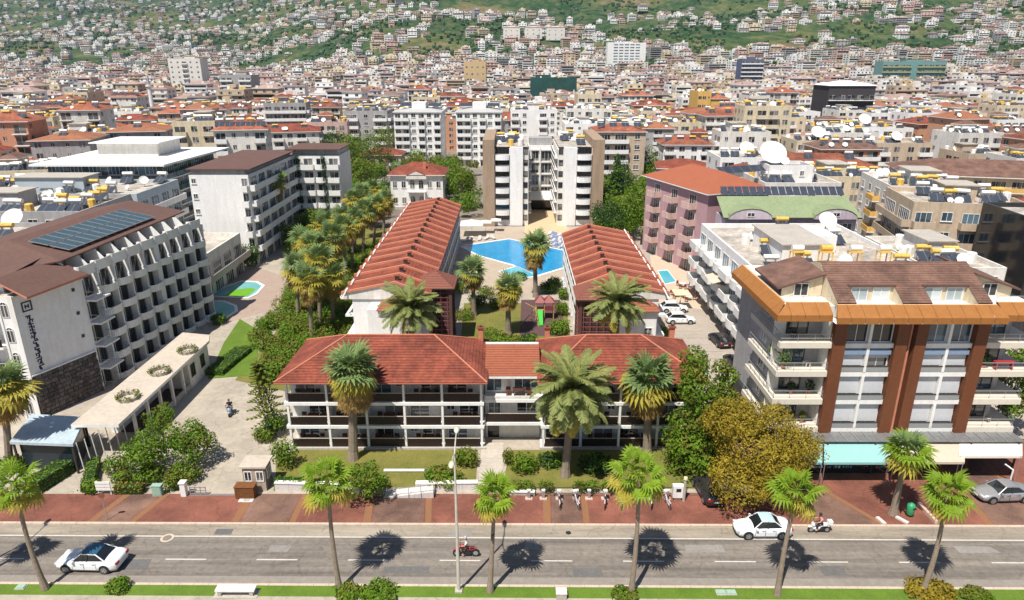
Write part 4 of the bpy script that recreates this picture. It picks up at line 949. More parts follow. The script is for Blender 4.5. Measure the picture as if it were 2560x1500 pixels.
# ---------------------------------------------------------------- long wings round the courtyard
def wing(label, side, x_out, x_in, x_ridge, y0, y1, nb, out_e=8.0, rg=9.3, wall_in=.9, cut=0):
    """side -1: outer eave on the left, +1 on the right"""
    root = thing('hotel_wing', label, 'hotel', (min(x_out,x_in), y0, .12), 0); off = Vector((min(x_out,x_in), y0, .12))
    W = abs(x_out-x_in); reg((off.x,off.y),0,W,y1-y0); L_ = y1-y0; bay = L_/nb
    xo = 0 if side<0 else W; xi = W-xo; xr = abs(x_ridge-off.x)
    iw = 1.5
    wx0, wx1 = (1.0, W-iw) if side<0 else (iw, W-1.0)
    MB().box(wx0,wx1,.2,L_-.1,0,7.6,W_WHITE,'d').build('wall', root)
    # inner facade: slabs, fins, railings, doors
    xin0 = wx1 if side<0 else 0; xin1 = W if side<0 else wx0
    for z in (2.6,5.2): bpart('balcony_slab', PAINT, root, xin0+.002, xin1, .2, L_-.2, z-.25, z)
    for i in range(nb+1):
        y = min(i*bay, L_-.15); bpart('dividing_wall', W_WHITE, root, xin0+.003, xin1-.05, y, y+.15, 0, 7.5)
        if i < nb:
            for z in (.05,2.6,5.2):
                o = link('balcony_door', mesh_of(win_mb(2.0,2.0,'door',FRAME,GLASS),'door'), root, (wx1 if side<0 else wx0, y+bay/2, z+.02)); o.rotation_euler=(0,0,R(90 if side<0 else -90))
                if z > 1:
                    o = link('balcony_railing', mesh_of(rail_mb(round(bay-.3,2)),'railing'), root, ((W-.08) if side<0 else .08, y+bay/2+.08, z)); o.rotation_euler=(0,0,R(90))
    # outer facade
    xo0 = 0 if side<0 else wx1; xo1 = wx0 if side<0 else W
    for z in (2.6,5.2): bpart('outer_slab', PAINT, root, xo0, xo1-.003 if side<0 else xo1, .2, L_-.2, z-.25, z)
    for i in range(nb+1):
        y = min(i*bay, L_-.15)
        for z in (.05,2.6,5.2):
            if i < nb: o = link('window', mesh_of(win_mb(1.8,1.9,'door',FRAME,GLASS),'window'), root, (wx0 if side<0 else wx1, y+bay/2, z+.02)); o.rotation_euler=(0,0,R(-90 if side<0 else 90))
        # white gable shaped bracket at the eave
        br = MB(); xe = -.35 if side<0 else W+.35; s = 1 if side<0 else -1
        br.tube((xe,y+.05,7.55),(xe+s*.95,y+.05,8.75),.09,.09,PAINT,4); br.tube((xe+s*.95,y+.05,8.75),(xe+s*.35,y-.9,7.65),.09,.09,PAINT,4); br.tube((xe,y+.05,7.55),(xe+s*.35,y-.9,7.65),.07,.07,PAINT,4)
        br.build('eave_bracket', root)
    # roof panels per bay with tile courses, raised seams between
    zi = out_e-.25+.0
    b = MB()
    for i in range(nb):
        ya, yb = i*bay+.08, (i+1)*bay-.08
        if side<0: pl = [Vector((-.2,yb,out_e)),Vector((-.2,ya,out_e)),Vector((xr,ya,rg)),Vector((xr,yb,rg))]; pr = [Vector((W+.3,ya,zi)),Vector((W+.3,yb,zi)),Vector((xr,yb,rg)),Vector((xr,ya,rg))]
        else: pl = [Vector((-.3,yb,zi)),Vector((-.3,ya,zi)),Vector((xr,ya,rg)),Vector((xr,yb,rg))]; pr = [Vector((W+.2,ya,out_e)),Vector((W+.2,yb,out_e)),Vector((xr,yb,rg)),Vector((xr,ya,rg))]
        courses(pl,.45,.05,TILE,b); courses(pr,.45,.05,TILE,b)
    b.build('roof_tiles', root, kind='stuff')
    el = (out_e if side<0 else zi); er = (zi if side<0 else out_e); xl, xrr = (-.2 if side<0 else -.3), (W+.3 if side<0 else W+.2)
    for i in range(nb+1):
        y = i*bay; m = MB()
        for (xa,za,xb,zb) in ((xl,el,xr,rg),(xr,rg,xrr,er)):
            m.face([(xa,y-.17,za+.02),(xb,y-.17,zb+.02),(xb,y-.17,zb+.3),(xa,y-.17,za+.3)],TILE_L); m.face([(xb,y+.17,zb+.02),(xa,y+.17,za+.02),(xa,y+.17,za+.3),(xb,y+.17,zb+.3)],TILE_L); m.face([(xa,y-.17,za+.3),(xb,y-.17,zb+.3),(xb,y+.17,zb+.3),(xa,y+.17,za+.3)],TILE_L)
        m.build('fire_wall_ridge', root)
    fr_ = MB(); fr_.face([(xl,0,7.3),(xrr,0,7.3),(xrr,0,er),(xr,0,rg),(xl,0,el)],W_OFF); fr_.face([(xrr,L_,7.3),(xl,L_,7.3),(xl,L_,el),(xr,L_,rg),(xrr,L_,er)],W_OFF)
    fr_.face([(xl,0,7.3),(xl,L_,7.3),(xrr,L_,7.3),(xrr,0,7.3)],PAINT); fr_.build('gable', root)
    for i in range(nb):
        v_ = MB(); y=(i+.45)*bay; v_.box(xr-.24,xr+.24,y-.24,y+.24,rg-.1,rg+.5,DFRAME); v_.box(xr-.3,xr+.3,y-.3,y+.3,rg+.503,rg+.58,TILE); v_.build('roof_vent', root)
    return root
wing('long three storey hotel wing with ribbed red roof left of the pool', -1, -20.6, -10.3, -14.2, 79.5, 134, 15)
wing('shorter three storey hotel wing with ribbed red roof right of the pool', 1, 19.0, 8.5, 12.4, 79.5, 110.5, 9)
# near ends of the wings: white stair block, low hip roof, brick tower with pyramid roof
def pyr(label, cx, cy, s, z, rise, h, lattice):
    t = thing('stair_tower', label, 'tower', (cx,cy,.12), 0)
    b = MB(); a=[Vector((-s,-s,z)),Vector((s,-s,z)),Vector((s,s,z)),Vector((-s,s,z))]; top=Vector((0,0,z+rise))
    for i in range(4): courses([a[i],a[(i+1)%4],top],.4,.04,mat('dark_clay_tiles',(.21,.075,.05),.8,.15,.5),b)
    b.build('roof', t); bpart('soffit', DFRAME, t, -s+.02,s-.02,-s+.02,s-.02,z-.15,z-.03)
    W_ = mat('dark_brick', (.10,.045,.04), .85, .25, 2)
    for sx in (-1,1):
        for sy in (-1,1): bpart('pier', W_, t, sx*(s-.6)-.2,sx*(s-.6)+.2,sy*(s-.6)-.2,sy*(s-.6)+.2,0,z-.16)
    for k in range(int(z/.62)):
        zz=.3+k*.62
        bpart('crossbar', lattice, t, -s+.8,s-.8,-s+.55,-s+.62,zz,zz+.09); bpart('crossbar', lattice, t, s-.62,s-.55,-s+.8,s-.8,zz,zz+.09); bpart('crossbar', lattice, t, -s+.55,-s+.62,-s+.8,s-.8,zz,zz+.09)
    for k in range(5):
        xx=-s+1+k*(2*s-2)/4; bpart('upright', lattice, t, xx-.04,xx+.04,-s+.48,-s+.54,0,z-.2)
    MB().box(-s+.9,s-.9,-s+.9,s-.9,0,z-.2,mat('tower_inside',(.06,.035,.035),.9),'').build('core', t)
LAT = mat('red_lattice', (.22,.07,.06), .7, .15)
pyr('dark brick stair tower with pyramid roof at the near end of the left wing', -9.8, 84.3, 2.6, 7.9, 1.7, 0, LAT)
pyr('dark red latticed stair tower with pyramid roof at the near end of the right wing', 10.4, 80.6, 2.7, 7.7, 1.7, 0, LAT)
def end_block(label, x0, x1, y0, y1, z, hipx):
    t = thing('stair_block', label, 'building part', (x0,y0,.12), 0); W=x1-x0; D=y1-y0; reg((x0,y0),0,W,D)
    MB().box(0,W,0,D,0,z,W_WHITE,'d').build('wall', t)
    b=MB(); xa,xb=hipx; a=[Vector((xa,-.5,z)),Vector((xb,-.5,z)),Vector((xb,D,z)),Vector((xa,D,z))]; r0=Vector((xa+1.6,D*.6,z+1.1)); r1=Vector((xb-1.6,D*.6,z+1.1))
    for fp in ([a[0],a[1],r1,r0],[a[1],a[2],r1],[a[3],a[0],r0]): courses(fp,.4,.04,mat('orange_clay_tiles',(.30,.095,.05)),b)
    b.build('roof_tiles', t, kind='stuff')
    link('window', mesh_of(win_mb(1.0,1.0,'sash'),'window'), t, (W*.8,0,3.4))
end_block('white stair block with low orange roof at the near end of the left wing', -17.2,-11.2,76.6,79.35, 7.0, (1.2,6.8))
end_block('white end block of the right wing behind the date palm', 12.6,17.4,77.4,79.35,6.6,(-.3,5.1))

# ---------------------------------------------------------------- tan and white U-shaped apartment block behind the pool
def ublock():
    x0,y0 = -6.3,151.0; root = thing('apartment_building','tan and white U-shaped apartment block with curved balconies behind the pool','building',(x0,y0,.12),0); reg((x0,y0),0,26.2,30)
    H=16.9; H2=18.9
    def bx(n,m_,xa,xb,ya,yb,za,zb): return MB().box(xa,xb,ya,yb,za,zb,m_,'').build(n,root)
    for s in (0,1):
        f = (lambda a,b: (a,b)) if s==0 else (lambda a,b: (26.2-b,26.2-a))
        xa,xb=f(0,2.5); bx('side_wall',W_TAN,xa,xb,-1.2,22,0,H2)
        xa,xb=f(2.5,5.85); bx('wall',W_WHITE,xa+.002,xb-.002,0,22,0,H)
        xa,xb=f(5.85,8.65); bx('wall',W_WHITE,xa,xb,-.4,22,0,H+.3)
        xa,xb=f(8.65,9.9); bx('wall',W_OFF,xa+.002,xb,.3,22,0,H-.3)
        for k in range(7):
            z=.2+k*2.42; cx=sum(f(2.5,5.85))/2
            link('balcony_opening', mesh_of(win_mb(3.0,1.25,'door',DFRAME,GLASSD),'opening'), root, (cx,-.01,z+1.1))
            if k>0:
                m=balc_mb(3.2,1.15,'curve',W_WHITE,W_WHITE); link('balcony', mesh_of(m,'balcony'), root, (cx,0,z))
            cx=sum(f(8.65,9.9))/2; link('window', mesh_of(win_mb(.95,1.25,'door',DFRAME,GLASS),'window'), root, (cx,.3,z+.9))
        # inner side galleries
        xi = 9.9 if s==0 else 16.3
        for k in range(1,7):
            z=k*2.42+.2; xa,xb=(9.902,10.6) if s==0 else (15.6,16.298)
            bpart('gallery_slab',PAINT,root,xa,xb,1.5,17.5,z-.22,z); bpart('gallery_rail',DFRAME if s else FRAME,root,(xb-.06) if s==0 else xa,(xb) if s==0 else xa+.06,1.5,17.5,z+.5,z+.95)
            for y in (4,8,12): o=link('window', mesh_of(win_mb(1.5,1.6,'door'),'window'), root, (xi,y,z+.1)); o.rotation_euler=(0,0,R(90 if s==0 else -90))
    bx('wall',W_WHITE,9.9,16.3,18,24,0,15.4)
    for k in range(1,6):
        z=k*2.9
        if k>=1: bpart('floor_band',PAINT,root,9.92,16.28,17.6,17.99,z-.15,z+.15)
        for q in range(2): 
            if k<5: link('glazing', mesh_of(win_mb(2.5,2.4,'door',FRAME,GLASS),'glazing'), root, (11.55+q*3.1,17.98,z+.2))
    bpart('mullion_column',PAINT,root,12.95,13.25,17.4,17.7,3,15.2)
    bpart('entrance_glass',GLASSD,root,10.4,15.9,17.9,17.97,0,2.5)
    b=MB(); b.face([(10.0,14.5,3.1),(16.2,14.5,3.1),(16.2,17.6,4.6),(10.0,17.6,4.6)],PAINT); b.box(10.0,16.2,14.4,14.55,2.9,3.12,PAINT); b.build('entrance_canopy',root)
    bx('roof_deck',CONC_D,2.6,9.8,.6,21.9,H+.303,H+.36); bx('roof_deck',CONC_D,16.4,23.6,.6,21.9,H+.303,H+.36); bx('roof_house',W_GREY,10.5,16,19,23,15.45,17.2)
    E=Emit(root,True); r=random.Random(9); clutter(E,7,18,H+.36,r,4,5,3,2.6,1.0); clutter(E,7,18,H+.36,r,3,3,2,16.4,1.0)
    for n,b2 in E.done(): b2.build(n,root,kind='stuff')
ublock()
sheet('forecourt_terrace', [Vector((2.5,140,0)),Vector((13,140,0)),Vector((10.5,168,0)),Vector((3.5,168,0))], .145, mat('sand_paving',(.55,.42,.26),.9,.08))

# ---------------------------------------------------------------- white hotel on the left
def white_hotel():
    root = thing('hotel_building','large white hotel with rows of arched balconies, dark stone base and brown roof','hotel',(0,0,.12),0)
    A=Vector((-48.5,63)); B=Vector((-45.8,69.6)); Cc=Vector((-43.3,94)); H=13.3
    FOOTP.append((-66,58,1,0,24,40))
    MB().prism([(-48.5,63),(-45.8,69.6),(-46.5,70.2),(-44.1,94),(-62,96),(-62,66),(-50.1,64.6),(-50.1,63)],0,H-.1,W_WHITE,CONC_D).build('wall',root)
    # stone base: backing and single stones on the end wall and the lit return
    d=(B-A); L_=d.length; ang=math.atan2(d.y,d.x); M0=Matrix.Translation((A.x,A.y,0))@Matrix.Rotation(ang,4,'Z'); r=random.Random(2)
    bk=MB(); bk.box(0,L_,-.08,0,0,4.7,mat('mortar_dark',(.06,.05,.05),.95)); o=bk.build('stone_backing',root); o.matrix_local=M0
    cols=15; rows_=10
    for k in range(rows_):
        x=r.uniform(0,.2)
        while x<L_-.15:
            w_=min(r.uniform(.35,.75),L_-x); z=k*.47; hh=.47*r.uniform(.8,.93)
            o=link('stone',ubox(STONE),root); o.matrix_local=M0@Matrix.Translation((x+w_/2,-.1,z+.235+r.uniform(-.02,.02)))@Matrix.Rotation(r.uniform(-.08,.08),4,'Y')@Matrix.Diagonal((w_*.9,.12+r.uniform(0,.06),hh,1)); x+=w_
    o=bpart('stone_ledge',PAINT,root,0,L_,-.2,0,4.72,4.86); o.matrix_local=M0@Matrix.Translation((L_/2,-.1,4.79))@Matrix.Diagonal((L_,.22,.14,1))
    # pilaster on the corner, and recessed lit wall with arched windows
    for (xa,xb) in ((-50.1,-49.9),(-48.9,-48.45)): bpart('corner_strip',PAINT,root,xa,xb,62.9,62.998,0,H)
    for k in range(5): link('window',mesh_of(win_mb(.6,1.5,'arch'),'window'),root,(-49.45,62.995,k*2.65+.6))
    # front balconies further left
    for k in range(1,6): bpart('front_balcony',PAINT,root,-60,-50.4,62.8,65.0,k*2.65-.2,k*2.65); 
    for k in range(0,5):
        for q in range(3): link('balcony_door',mesh_of(win_mb(1.6,2.0,'arch'),'door'),root,(-52-q*2.9,64.95 - 0.0 + (0.0) +q*.22,k*2.65+.1))
        if k: link('balcony_railing',mesh_of(rail_mb(9.4),'railing'),root,(-55.2,62.9,k*2.65))
    # small fans / grilles on the end wall
    for k in range(3):
        o=bpart('wall_vent',DFRAME,root,0,.3,0,.1,0,.3); o.matrix_local=M0@Matrix.Translation((L_-1.0,-.04,12.1-k*2.6))@Matrix.Diagonal((.3,.08,.35,1))
    # sign: square emblem and vertical lettering down the end wall
    INK=mat('sign_ink',(.02,.02,.05),.6); sg=MB()
    def sbox(x,z,w_,h_): sg.box(x-w_/2,x+w_/2,-.05,-.005,z-h_/2,z+h_/2,INK)
    for (x,z,w_,h_) in ((1.2,12.35,1.0,.12),(1.2,11.45,1.0,.12),(.76,11.9,.12,.8),(1.64,11.9,.12,.8),(1.2,11.9,.42,.12),(1.05,11.9,.1,.4),(1.36,11.9,.1,.4)): sbox(x,z,w_,h_)
    z=10.9; pat=[(.5,.1),(.15,.35),(.45,.08),(.12,.5),(.4,.08),(.35,.1),(.14,.5),(.3,.08)]
    for i in range(26): 
        w_,h_=pat[i%8]; sbox(1.2+((i*37)%5-2)*.06,z,w_,h_); sbox(1.2-.2+((i*13)%3)*.2,z-.12,.09,.26); z-=.225
    sg.box(.35,.45,-.03,-.002,5.0,13,PAINT)
    o=sg.build('wall_sign',root); o.matrix_local=M0
    # long facade
    d=(Cc-B); L_=d.length; ang=math.atan2(d.y,d.x); M1=Matrix.Translation((B.x,B.y,0))@Matrix.Rotation(ang,4,'Z')
    nb=9; cw=L_/nb
    for i in range(nb+1):
        w_=.22 if i not in (5,) else .9
        o=link('pier',ubox(PAINT),root); o.matrix_local=M1@Matrix.Translation((i*cw,.35,H/2))@Matrix.Diagonal((w_,.85,H,1))
    for i in range(nb):
        for k in range(5):
            z=k*2.65; first = i==0; zz = z + (.0)
            off_ = .0 if i%2==0 else .0
            if k>0 or True:
                b=balc_mb(cw-.3, 1.5 if first else 1.0, 'curve' if not first else 'bars', PAINT, PAINT if not first else METAL)
                o=link('balcony',mesh_of(b,'balcony'),root); o.matrix_local=M1@Matrix.Translation((i*cw+cw/2,.3,z+(.0 if not first else .0)))
                if not first: o.scale=(1,1,.75)
            o=link('arched_door',mesh_of(win_mb(1.0,2.25,'arch',DFRAME,GLASSD),'door'),root); o.matrix_local=M1@Matrix.Translation((i*cw+cw*.72,.74 ,z+.05))
            o=link('curtained_window',mesh_of(win_mb(1.1,1.9,'door',FRAME,GLASSB),'window'),root); o.matrix_local=M1@Matrix.Translation((i*cw+cw*.3,.74,z+.05))
    # top terrace: wavy parapet, raked white walls, set back storey, roof
    for i in range(nb):
        o=link('parapet',mesh_of(balc_mb(cw-.1,.7,'curve',PAINT,PAINT),'parapet'),root); o.matrix_local=M1@Matrix.Translation((i*cw+cw/2,.5,H))
        m=MB(); m.prism([(0,0),(.16,0),(.16,.01),(0,.01)],0,.01,PAINT); 
        wz=MB(); wz.v=[(-.1,.6,0),(.1,.6,0),(.1,3.4,0),(-.1,3.4,0),(-.1,2.0,1.5),(.1,2.0,1.5),(.1,3.4,1.5),(-.1,3.4,1.5)]; wz.f=[(0,1,5,4),(1,2,6,5),(3,0,4,7),(4,5,6,7),(2,3,7,6)]; wz.mats=[PAINT]; wz.mi=[0]*5
        o=wz.build('terrace_divider',root); o.matrix_local=M1@Matrix.Translation((i*cw+.1,0,H))
        o=link('terrace_door',mesh_of(win_mb(1.5,1.5,'door',FRAME,GLASS),'door'),root); o.matrix_local=M1@Matrix.Translation((i*cw+cw/2,3.38,H+.05))
    MB().prism([(-49.6,71),(-48.5,95),(-60,96),(-61,69.5)],H,H+1.65,W_OFF).build('top_storey',root)
    # brown roof planes
    b=MB(); e0=Vector((-47.4,69.6,15.0)); e1=Vector((-45.8,95,15.0)); r0=Vector((-54.5,72.5,16.5)); r1=Vector((-53,95,16.5)); w0=Vector((-62,69,15)); w1=Vector((-60,96,15)); f0=Vector((-53,66,14.6)); f1=Vector((-62,66,14.6))
    for fp in ([e0,e1,r1,r0],[w1,w0,r0,r1],[f0,e0,r0],[w0,f1,r0],[f1,f0,r0]): b.face(fp,DARK_R); b.face([p-Vector((0,0,.15)) for p in reversed(fp)],DARK_R)
    for s,e in ((e0,e1),(f0,e0),(f1,f0)): b.face([s-Vector((0,0,.15)),e-Vector((0,0,.15)),e,s],DARK_R)
    b.build('roof',root)
    b=MB(); q=[Vector((-49.9,63.0,15.0)),Vector((-46.4,62.2,13.5)),Vector((-44.9,69.8,13.5)),Vector((-48.9,70.6,15.0))]
    b.face(q,DARK_R); b.face([p-Vector((0,0,.22)) for p in reversed(q)],DARK_R)
    for i in range(4): b.face([q[i]-Vector((0,0,.22)),q[(i+1)%4]-Vector((0,0,.22)),q[(i+1)%4],q[i]],TILE_L)
    b.build('side_roof',root)
    q2=[Vector((-62,63.5,14.5)),Vector((-49.9,63.5,14.7)),Vector((-49.5,70,15.3)),Vector((-62,70,15.3))]
    b=MB(); b.face(q2,DARK_R); b.face([p-Vector((0,0,.2)) for p in reversed(q2)],DARK_R); b.face([q2[0]-Vector((0,0,.2)),q2[1]-Vector((0,0,.2)),q2[1],q2[0]],DARK_R); b.build('front_roof',root)
    MB().box(-62,-50.3,64.6,70,H-.05,14.5,W_WHITE).build('top_storey',root)
    # solar array: two rows of panels, each panel on its own
    n=(e1-e0).cross(r0-e0).normalized(); n=-n if n.z<0 else n
    PANEL=mat('solar_panel_face',(.05,.085,.10),.25,.25,1.5,spec=.6)
    u=(e1-e0).normalized(); up=n.cross(u).normalized(); up = up if up.z>0 else -up
    for row_ in range(2):
        for i in range(12):
            c=e0+u*(3.2+i*1.4)+up*(1.9+row_*2.35)+n*.35
            Mx=Matrix((( u.x,up.x,n.x,c.x),(u.y,up.y,n.y,c.y),(u.z,up.z,n.z,c.z),(0,0,0,1)))
            pm=cached('bigpanel',lambda:(lambda b:b)(MB().box(-.66,.66,-1.1,1.1,-.06,.0,METAL,'u').face([(-.61,-1.05,.01),(.61,-1.05,.01),(.61,1.05,.01),(-.61,1.05,.01)],PANEL).box(-.66,-.61,-1.1,1.1,0,.03,METAL).box(.61,.66,-1.1,1.1,0,.03,METAL).box(-.61,.61,-1.1,-1.05,0,.03,METAL).box(-.61,.61,1.05,1.1,0,.03,METAL)))
            o=link('solar_panel',mesh_of(pm,'panel'),root); o.matrix_local=Mx
white_hotel()
# low restaurant with flat roof, open side, planters on top
def low_rest():
    root=thing('restaurant_pavilion','long low flat roofed pavilion with beige roof between white hotel and drive','building',(-40,55.2,.12),0); reg((-40,55),0,4.5,22)
    H=3.4; R_=mat('beige_roof_coating',(.50,.43,.35),.9,.12,.3)
    m=MB(); m.prism([(0,0),(4.3,0),(4.3,19.8),(3.6,21.6),(0,22.4)],H,H+.3,PAINT,R_); m.build('roof',root)
    MB().prism([(.3,5),(1.2,5),(1.2,21),(.3,21)],0,H,W_WHITE).build('wall',root); MB().prism([(1.2,14.5),(4.0,14.5),(4.0,19.6),(3.4,21),(1.2,21)],0,H,W_OFF).build('wall',root)
    for y in (3,5.5,8,10.5,13): bpart('column',W_OFF,root,3.8,4.05,y,y+.25,0,H)
    for y in (15.5,18): o=link('window',mesh_of(win_mb(1.0,1.5,'door',DFRAME,GLASSD),'window'),root,(4.0,y,1.2)); o.rotation_euler=(0,0,R(90))
    bpart('low_wall',CONC,root,3.85,4.0,3.2,14.4,0,.7)
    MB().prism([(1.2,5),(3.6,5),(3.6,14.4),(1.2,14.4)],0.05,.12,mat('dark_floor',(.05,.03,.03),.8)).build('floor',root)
    for i,(px,py) in enumerate(((320,996),(399,932),(469,879))):
        q=P(px,py,3.85); t=thing('roof_planter',['ring shaped planter with dry plants, nearest on the low beige roof','ring shaped planter in the middle of the low beige roof','ring shaped planter half in shade at the far end of the beige roof'][i],'planter',(q.x,q.y,3.83),0,'ring planters on the low beige roof')
        MB().lathe([(1.0,0),(1.05,.3),(.95,.3),(.9,.05)],CONC,14).build('ring',t)
        v,f=leaf_cloud(i,[(.95*math.cos(a*.5),.95*math.sin(a*.5),.35,.22,.22,.25) for a in range(13)],260,.12); me=bpy.data.meshes.new('plants'); me.from_pydata(v,[],f); me.materials.append(LF_O); link('plants',me,t)
    for i in range(7):
        px=[213,233,249,266,282,300,320][i]; py=[1180,1170,1160,1146,1132,1118,1105][i]; g=P(px,py,.12); t=thing('flagpole','slim white pole of the row before the pavilion, %s from the pavement side'%nth[i],'pole',g,0,'white poles beside the entrance path'); m=MB(); m.tube((0,0,0),(-.2,0,3.0),.05,.04,PAINT,6); m.build('shaft',t); bpart('foot',METAL,t,-.12,.12,-.12,.12,0,.06)
low_rest()
def canopy():
    c=[P(25,1110,3),P(107,1116,3),P(183,1047,3),P(215,1040,3),P(60,1040,3)]; c=[c[0],P(183,1116,3),P(215,1047,3),P(80,1040,3)]
    o=Vector((c[0].x,c[0].y,.12)); t=thing('flat_canopy','flat pale blue-grey canopy in dappled shade at the foot of the white hotel','canopy',o,0)
    q=[(p.x-o.x,p.y-o.y) for p in c]; MB().prism(q,2.85,3.1,mat('pale_blue_roof',(.40,.48,.52),.6,.15,.4)).build('roof',t)
    for (x,y) in q: bpart('column',DFRAME,t,x*.93+.1,x*.93+.25,y*.93+.1,y*.93+.25,0,2.85)
    q2=[(x*.85+.4,y*.85+.5) for x,y in q]; MB().prism(q2,0,2.84,mat('canopy_glass',(.02,.03,.04),.15)).build('glazing',t)
canopy()
# ---------------------------------------------------------------- brown and white apartment building on the right
def brown():
    x0,y0=23.0,54.6; root=thing('apartment_building','modern apartment building with brown vertical panels and orange roof edge','building',(x0,y0,.12),0); reg((22,50),0,26,19)
    def X(a): return a-x0
    lv=[3.6,6.4,9.1,11.8]; top=14.2
    CR=mat('cream_slab',(.66,.60,.50),.8,.06)
    MB().box(.9,21.1,2.0,13.4,3.3,14.2,W_GREY,'d').build('core_wall',root)
    MB().box(4.4,17.9,.45,2.0,3.3,14.2,W_WHITE,'d').build('bay_wall',root)
    for i,(a,c) in enumerate(((27.5,28.55),(32.85,33.85),(34.5,35.45),(39.6,40.65))): MB().box(X(a),X(c),-.25,.44,3.3,14.25,WOODP).build('vertical_panel',root)
    m=MB(); m.tube((X(34.17),.1,.3),(X(34.17),.1,14.2),.1,.1,TILE_L,8); m.build('downpipe',root)
    for (a,c) in ((28.57,32.83),(35.47,39.58)):
        mid=(a+c)/2; w_=(c-a)/2-.2
        for k,z in enumerate(lv):
            bpart('spandrel',PAINT,root,X(a),X(c),.0,.44,z-.32,z+.1)
            hh=2.28 if k<3 else 2.2
            for s in (-1,1):
                cx=X(mid)+s*(w_/2+.12)
                if k<3:
                    wn=link('window',mesh_of(win_mb(round(w_,2),hh,'door',FRAME,GLASS),'window'),root,(cx,.42,z+.1)); 
                    closed = (k,s,a<30) not in ((2,1,True),)
                    bl=MB(); n=14; 
                    zb=.55 if closed else 1.25
                    for q in range(n): 
                        za=zb+(hh-zb)*q/n; zc=zb+(hh-zb)*(q+.9)/n; bl.box(-w_/2+.05,w_/2-.05,-.14,-.1,za,zc,SHUT)
                    bl.build('roller_shutter',wn)
                    if k==2: bl2=MB().box(-w_/2,w_/2,-.4,-.16,hh-.62,hh-.2,mat('blue_grey_box',(.22,.30,.42),.5)).build('awning_box',wn)
                else: link('window',mesh_of(win_mb(round(w_,2),hh,'door',FRAME,GLASSD if a<30 else GLASSB),'window'),root,(cx,.42,z+.1))
                GB=mat('smoked_glass_rail',(.28,.29,.29),.15,.05,spec=.7)
                if k<3: 
                    rl=bpart('glass_balustrade',GB,root,cx-w_/2,cx+w_/2,-.02,.02,z+.14,z+.62); bpart('hand_rail',DFRAME,root,cx-w_/2-.03,cx+w_/2+.03,-.05,.05,z+.624,z+.70)
            bpart('mid_post',PAINT,root,X(mid)-.12,X(mid)+.12,-.03,.44,z+.12,z+2.45)
    # side balconies, left wraps the corner
    for side in (0,1):
        for k,z in enumerate(lv):
            if side==0: poly=[(X(27.45),-.1),(X(27.45),2.0),(.9,2.0),(.9,7.5),(0,7.5),(0,-.1)]
            else: poly=[(X(40.7),-.1),(22.0,-.1),(22.6,1.5),(22.6,7.5),(21.1,7.5),(21.1,2.0),(X(40.7),2.0)]
            MB().prism(poly,z-.3,z+.22,CR).build('balcony_slab',root)
            edge=[(.08,7.4),(.08,0),(X(27.4),0)] if side==0 else [(X(40.8),0),(21.9,0),(22.5,1.5),(22.5,7.4)]
            m=MB(); L2=0
            for a,c in zip(edge[:-1],edge[1:]):
                m.tube((*a,z+.98),(*c,z+.98),.035,.035,METAL,5); m.tube((*a,z+.6),(*c,z+.6),.02,.02,METAL,4)
                d=Vector((c[0]-a[0],c[1]-a[1],0)); n=max(1,int(d.length/1.1))
                for q in range(n+1): p=Vector((a[0],a[1],0))+d*q/n; m.tube((p.x,p.y,z+.22),(p.x,p.y,z+.98),.02,.02,METAL,4)
            m.build('railing',root)
            xc=X(25.2) if side==0 else X(42.6)
            link('balcony_door',mesh_of(win_mb(1.9,2.0,'door',DFRAME,GLASS if (k+side)%2 else GLASSB),'door'),root,(xc,1.99,z+.23))
            bpart('pale_wall_panel',W_OFF,root,xc-2.1,xc-1.05,1.9,1.985,z+.23,z+2.3)
            for y in (3.4,5.8):
                if side==0: o=link('side_window',mesh_of(win_mb(1.4,1.5,'door',FRAME,GLASSB),'window'),root,(.9,y,z+.6)); o.rotation_euler=(0,0,R(-90))
    # fascia and orange metal roof edge: left, centre (proud), right
    def fas(xa,xb,yo,mL,mR,side=None):
        n=max(2,int((xb-xa)/1.15)); b=MB()
        for i in range(n):
            a=xa+(xb-xa)*i/n+.012; c=xa+(xb-xa)*(i+1)/n-.012
            b2=MB(); ia=a+(mL if i==0 else 0); ic=c-(mR if i==n-1 else 0)
            b2.face([(a,yo,14.2),(c,yo,14.2),(c,yo,14.75),(a,yo,14.75)],ORANGE); b2.face([(a,yo,14.75),(c,yo,14.75),(ic,yo+1.15,15.5),(ia,yo+1.15,15.5)],ORANGE); b2.face([(c,yo,14.2),(a,yo,14.2),(a,yo+1.6,14.2),(c,yo+1.6,14.2)],PAINT)
            b2.face([(ia,yo+1.15,15.5),(ic,yo+1.15,15.5),(ic,yo+1.35,15.5),(ia,yo+1.35,15.5)],mat('roof_edge_trim',(.62,.40,.22),.6)); b2.face([(ic,yo+1.35,15.5),(ic,yo+1.35,14.3),(ia,yo+1.35,14.3),(ia,yo+1.35,15.5)],CR)
            b2.build('orange_panel',root)
    fas(-.8,X(26.9),-.7,1.1,0); fas(X(26.9),X(41.2),-1.35,.4,.4); fas(X(41.2),23.0,-.7,0,1.1)
    n=8
    for i in range(n):
        ya=-.7+(12.6)*i/n+.012; yb=-.7+12.6*(i+1)/n-.012; ia=ya+(1.1 if i==0 else 0)
        b2=MB(); b2.face([(-.8,yb,14.2),(-.8,ya,14.2),(-.8,ya,14.75),(-.8,yb,14.75)],ORANGE); b2.face([(-.8,yb,14.75),(-.8,ya,14.75),(.15,ia,15.5),(.15,yb,15.5)],ORANGE); b2.face([(-.8,ya,14.2),(-.8,yb,14.2),(.9,yb,14.2),(.9,ya,14.2)],PAINT)
        b2.face([(.15,yb,15.5),(.15,ia,15.5),(.35,ia,15.5),(.35,yb,15.5)],mat('roof_edge_trim',(.62,.40,.22),.6)); b2.build('orange_panel',root)
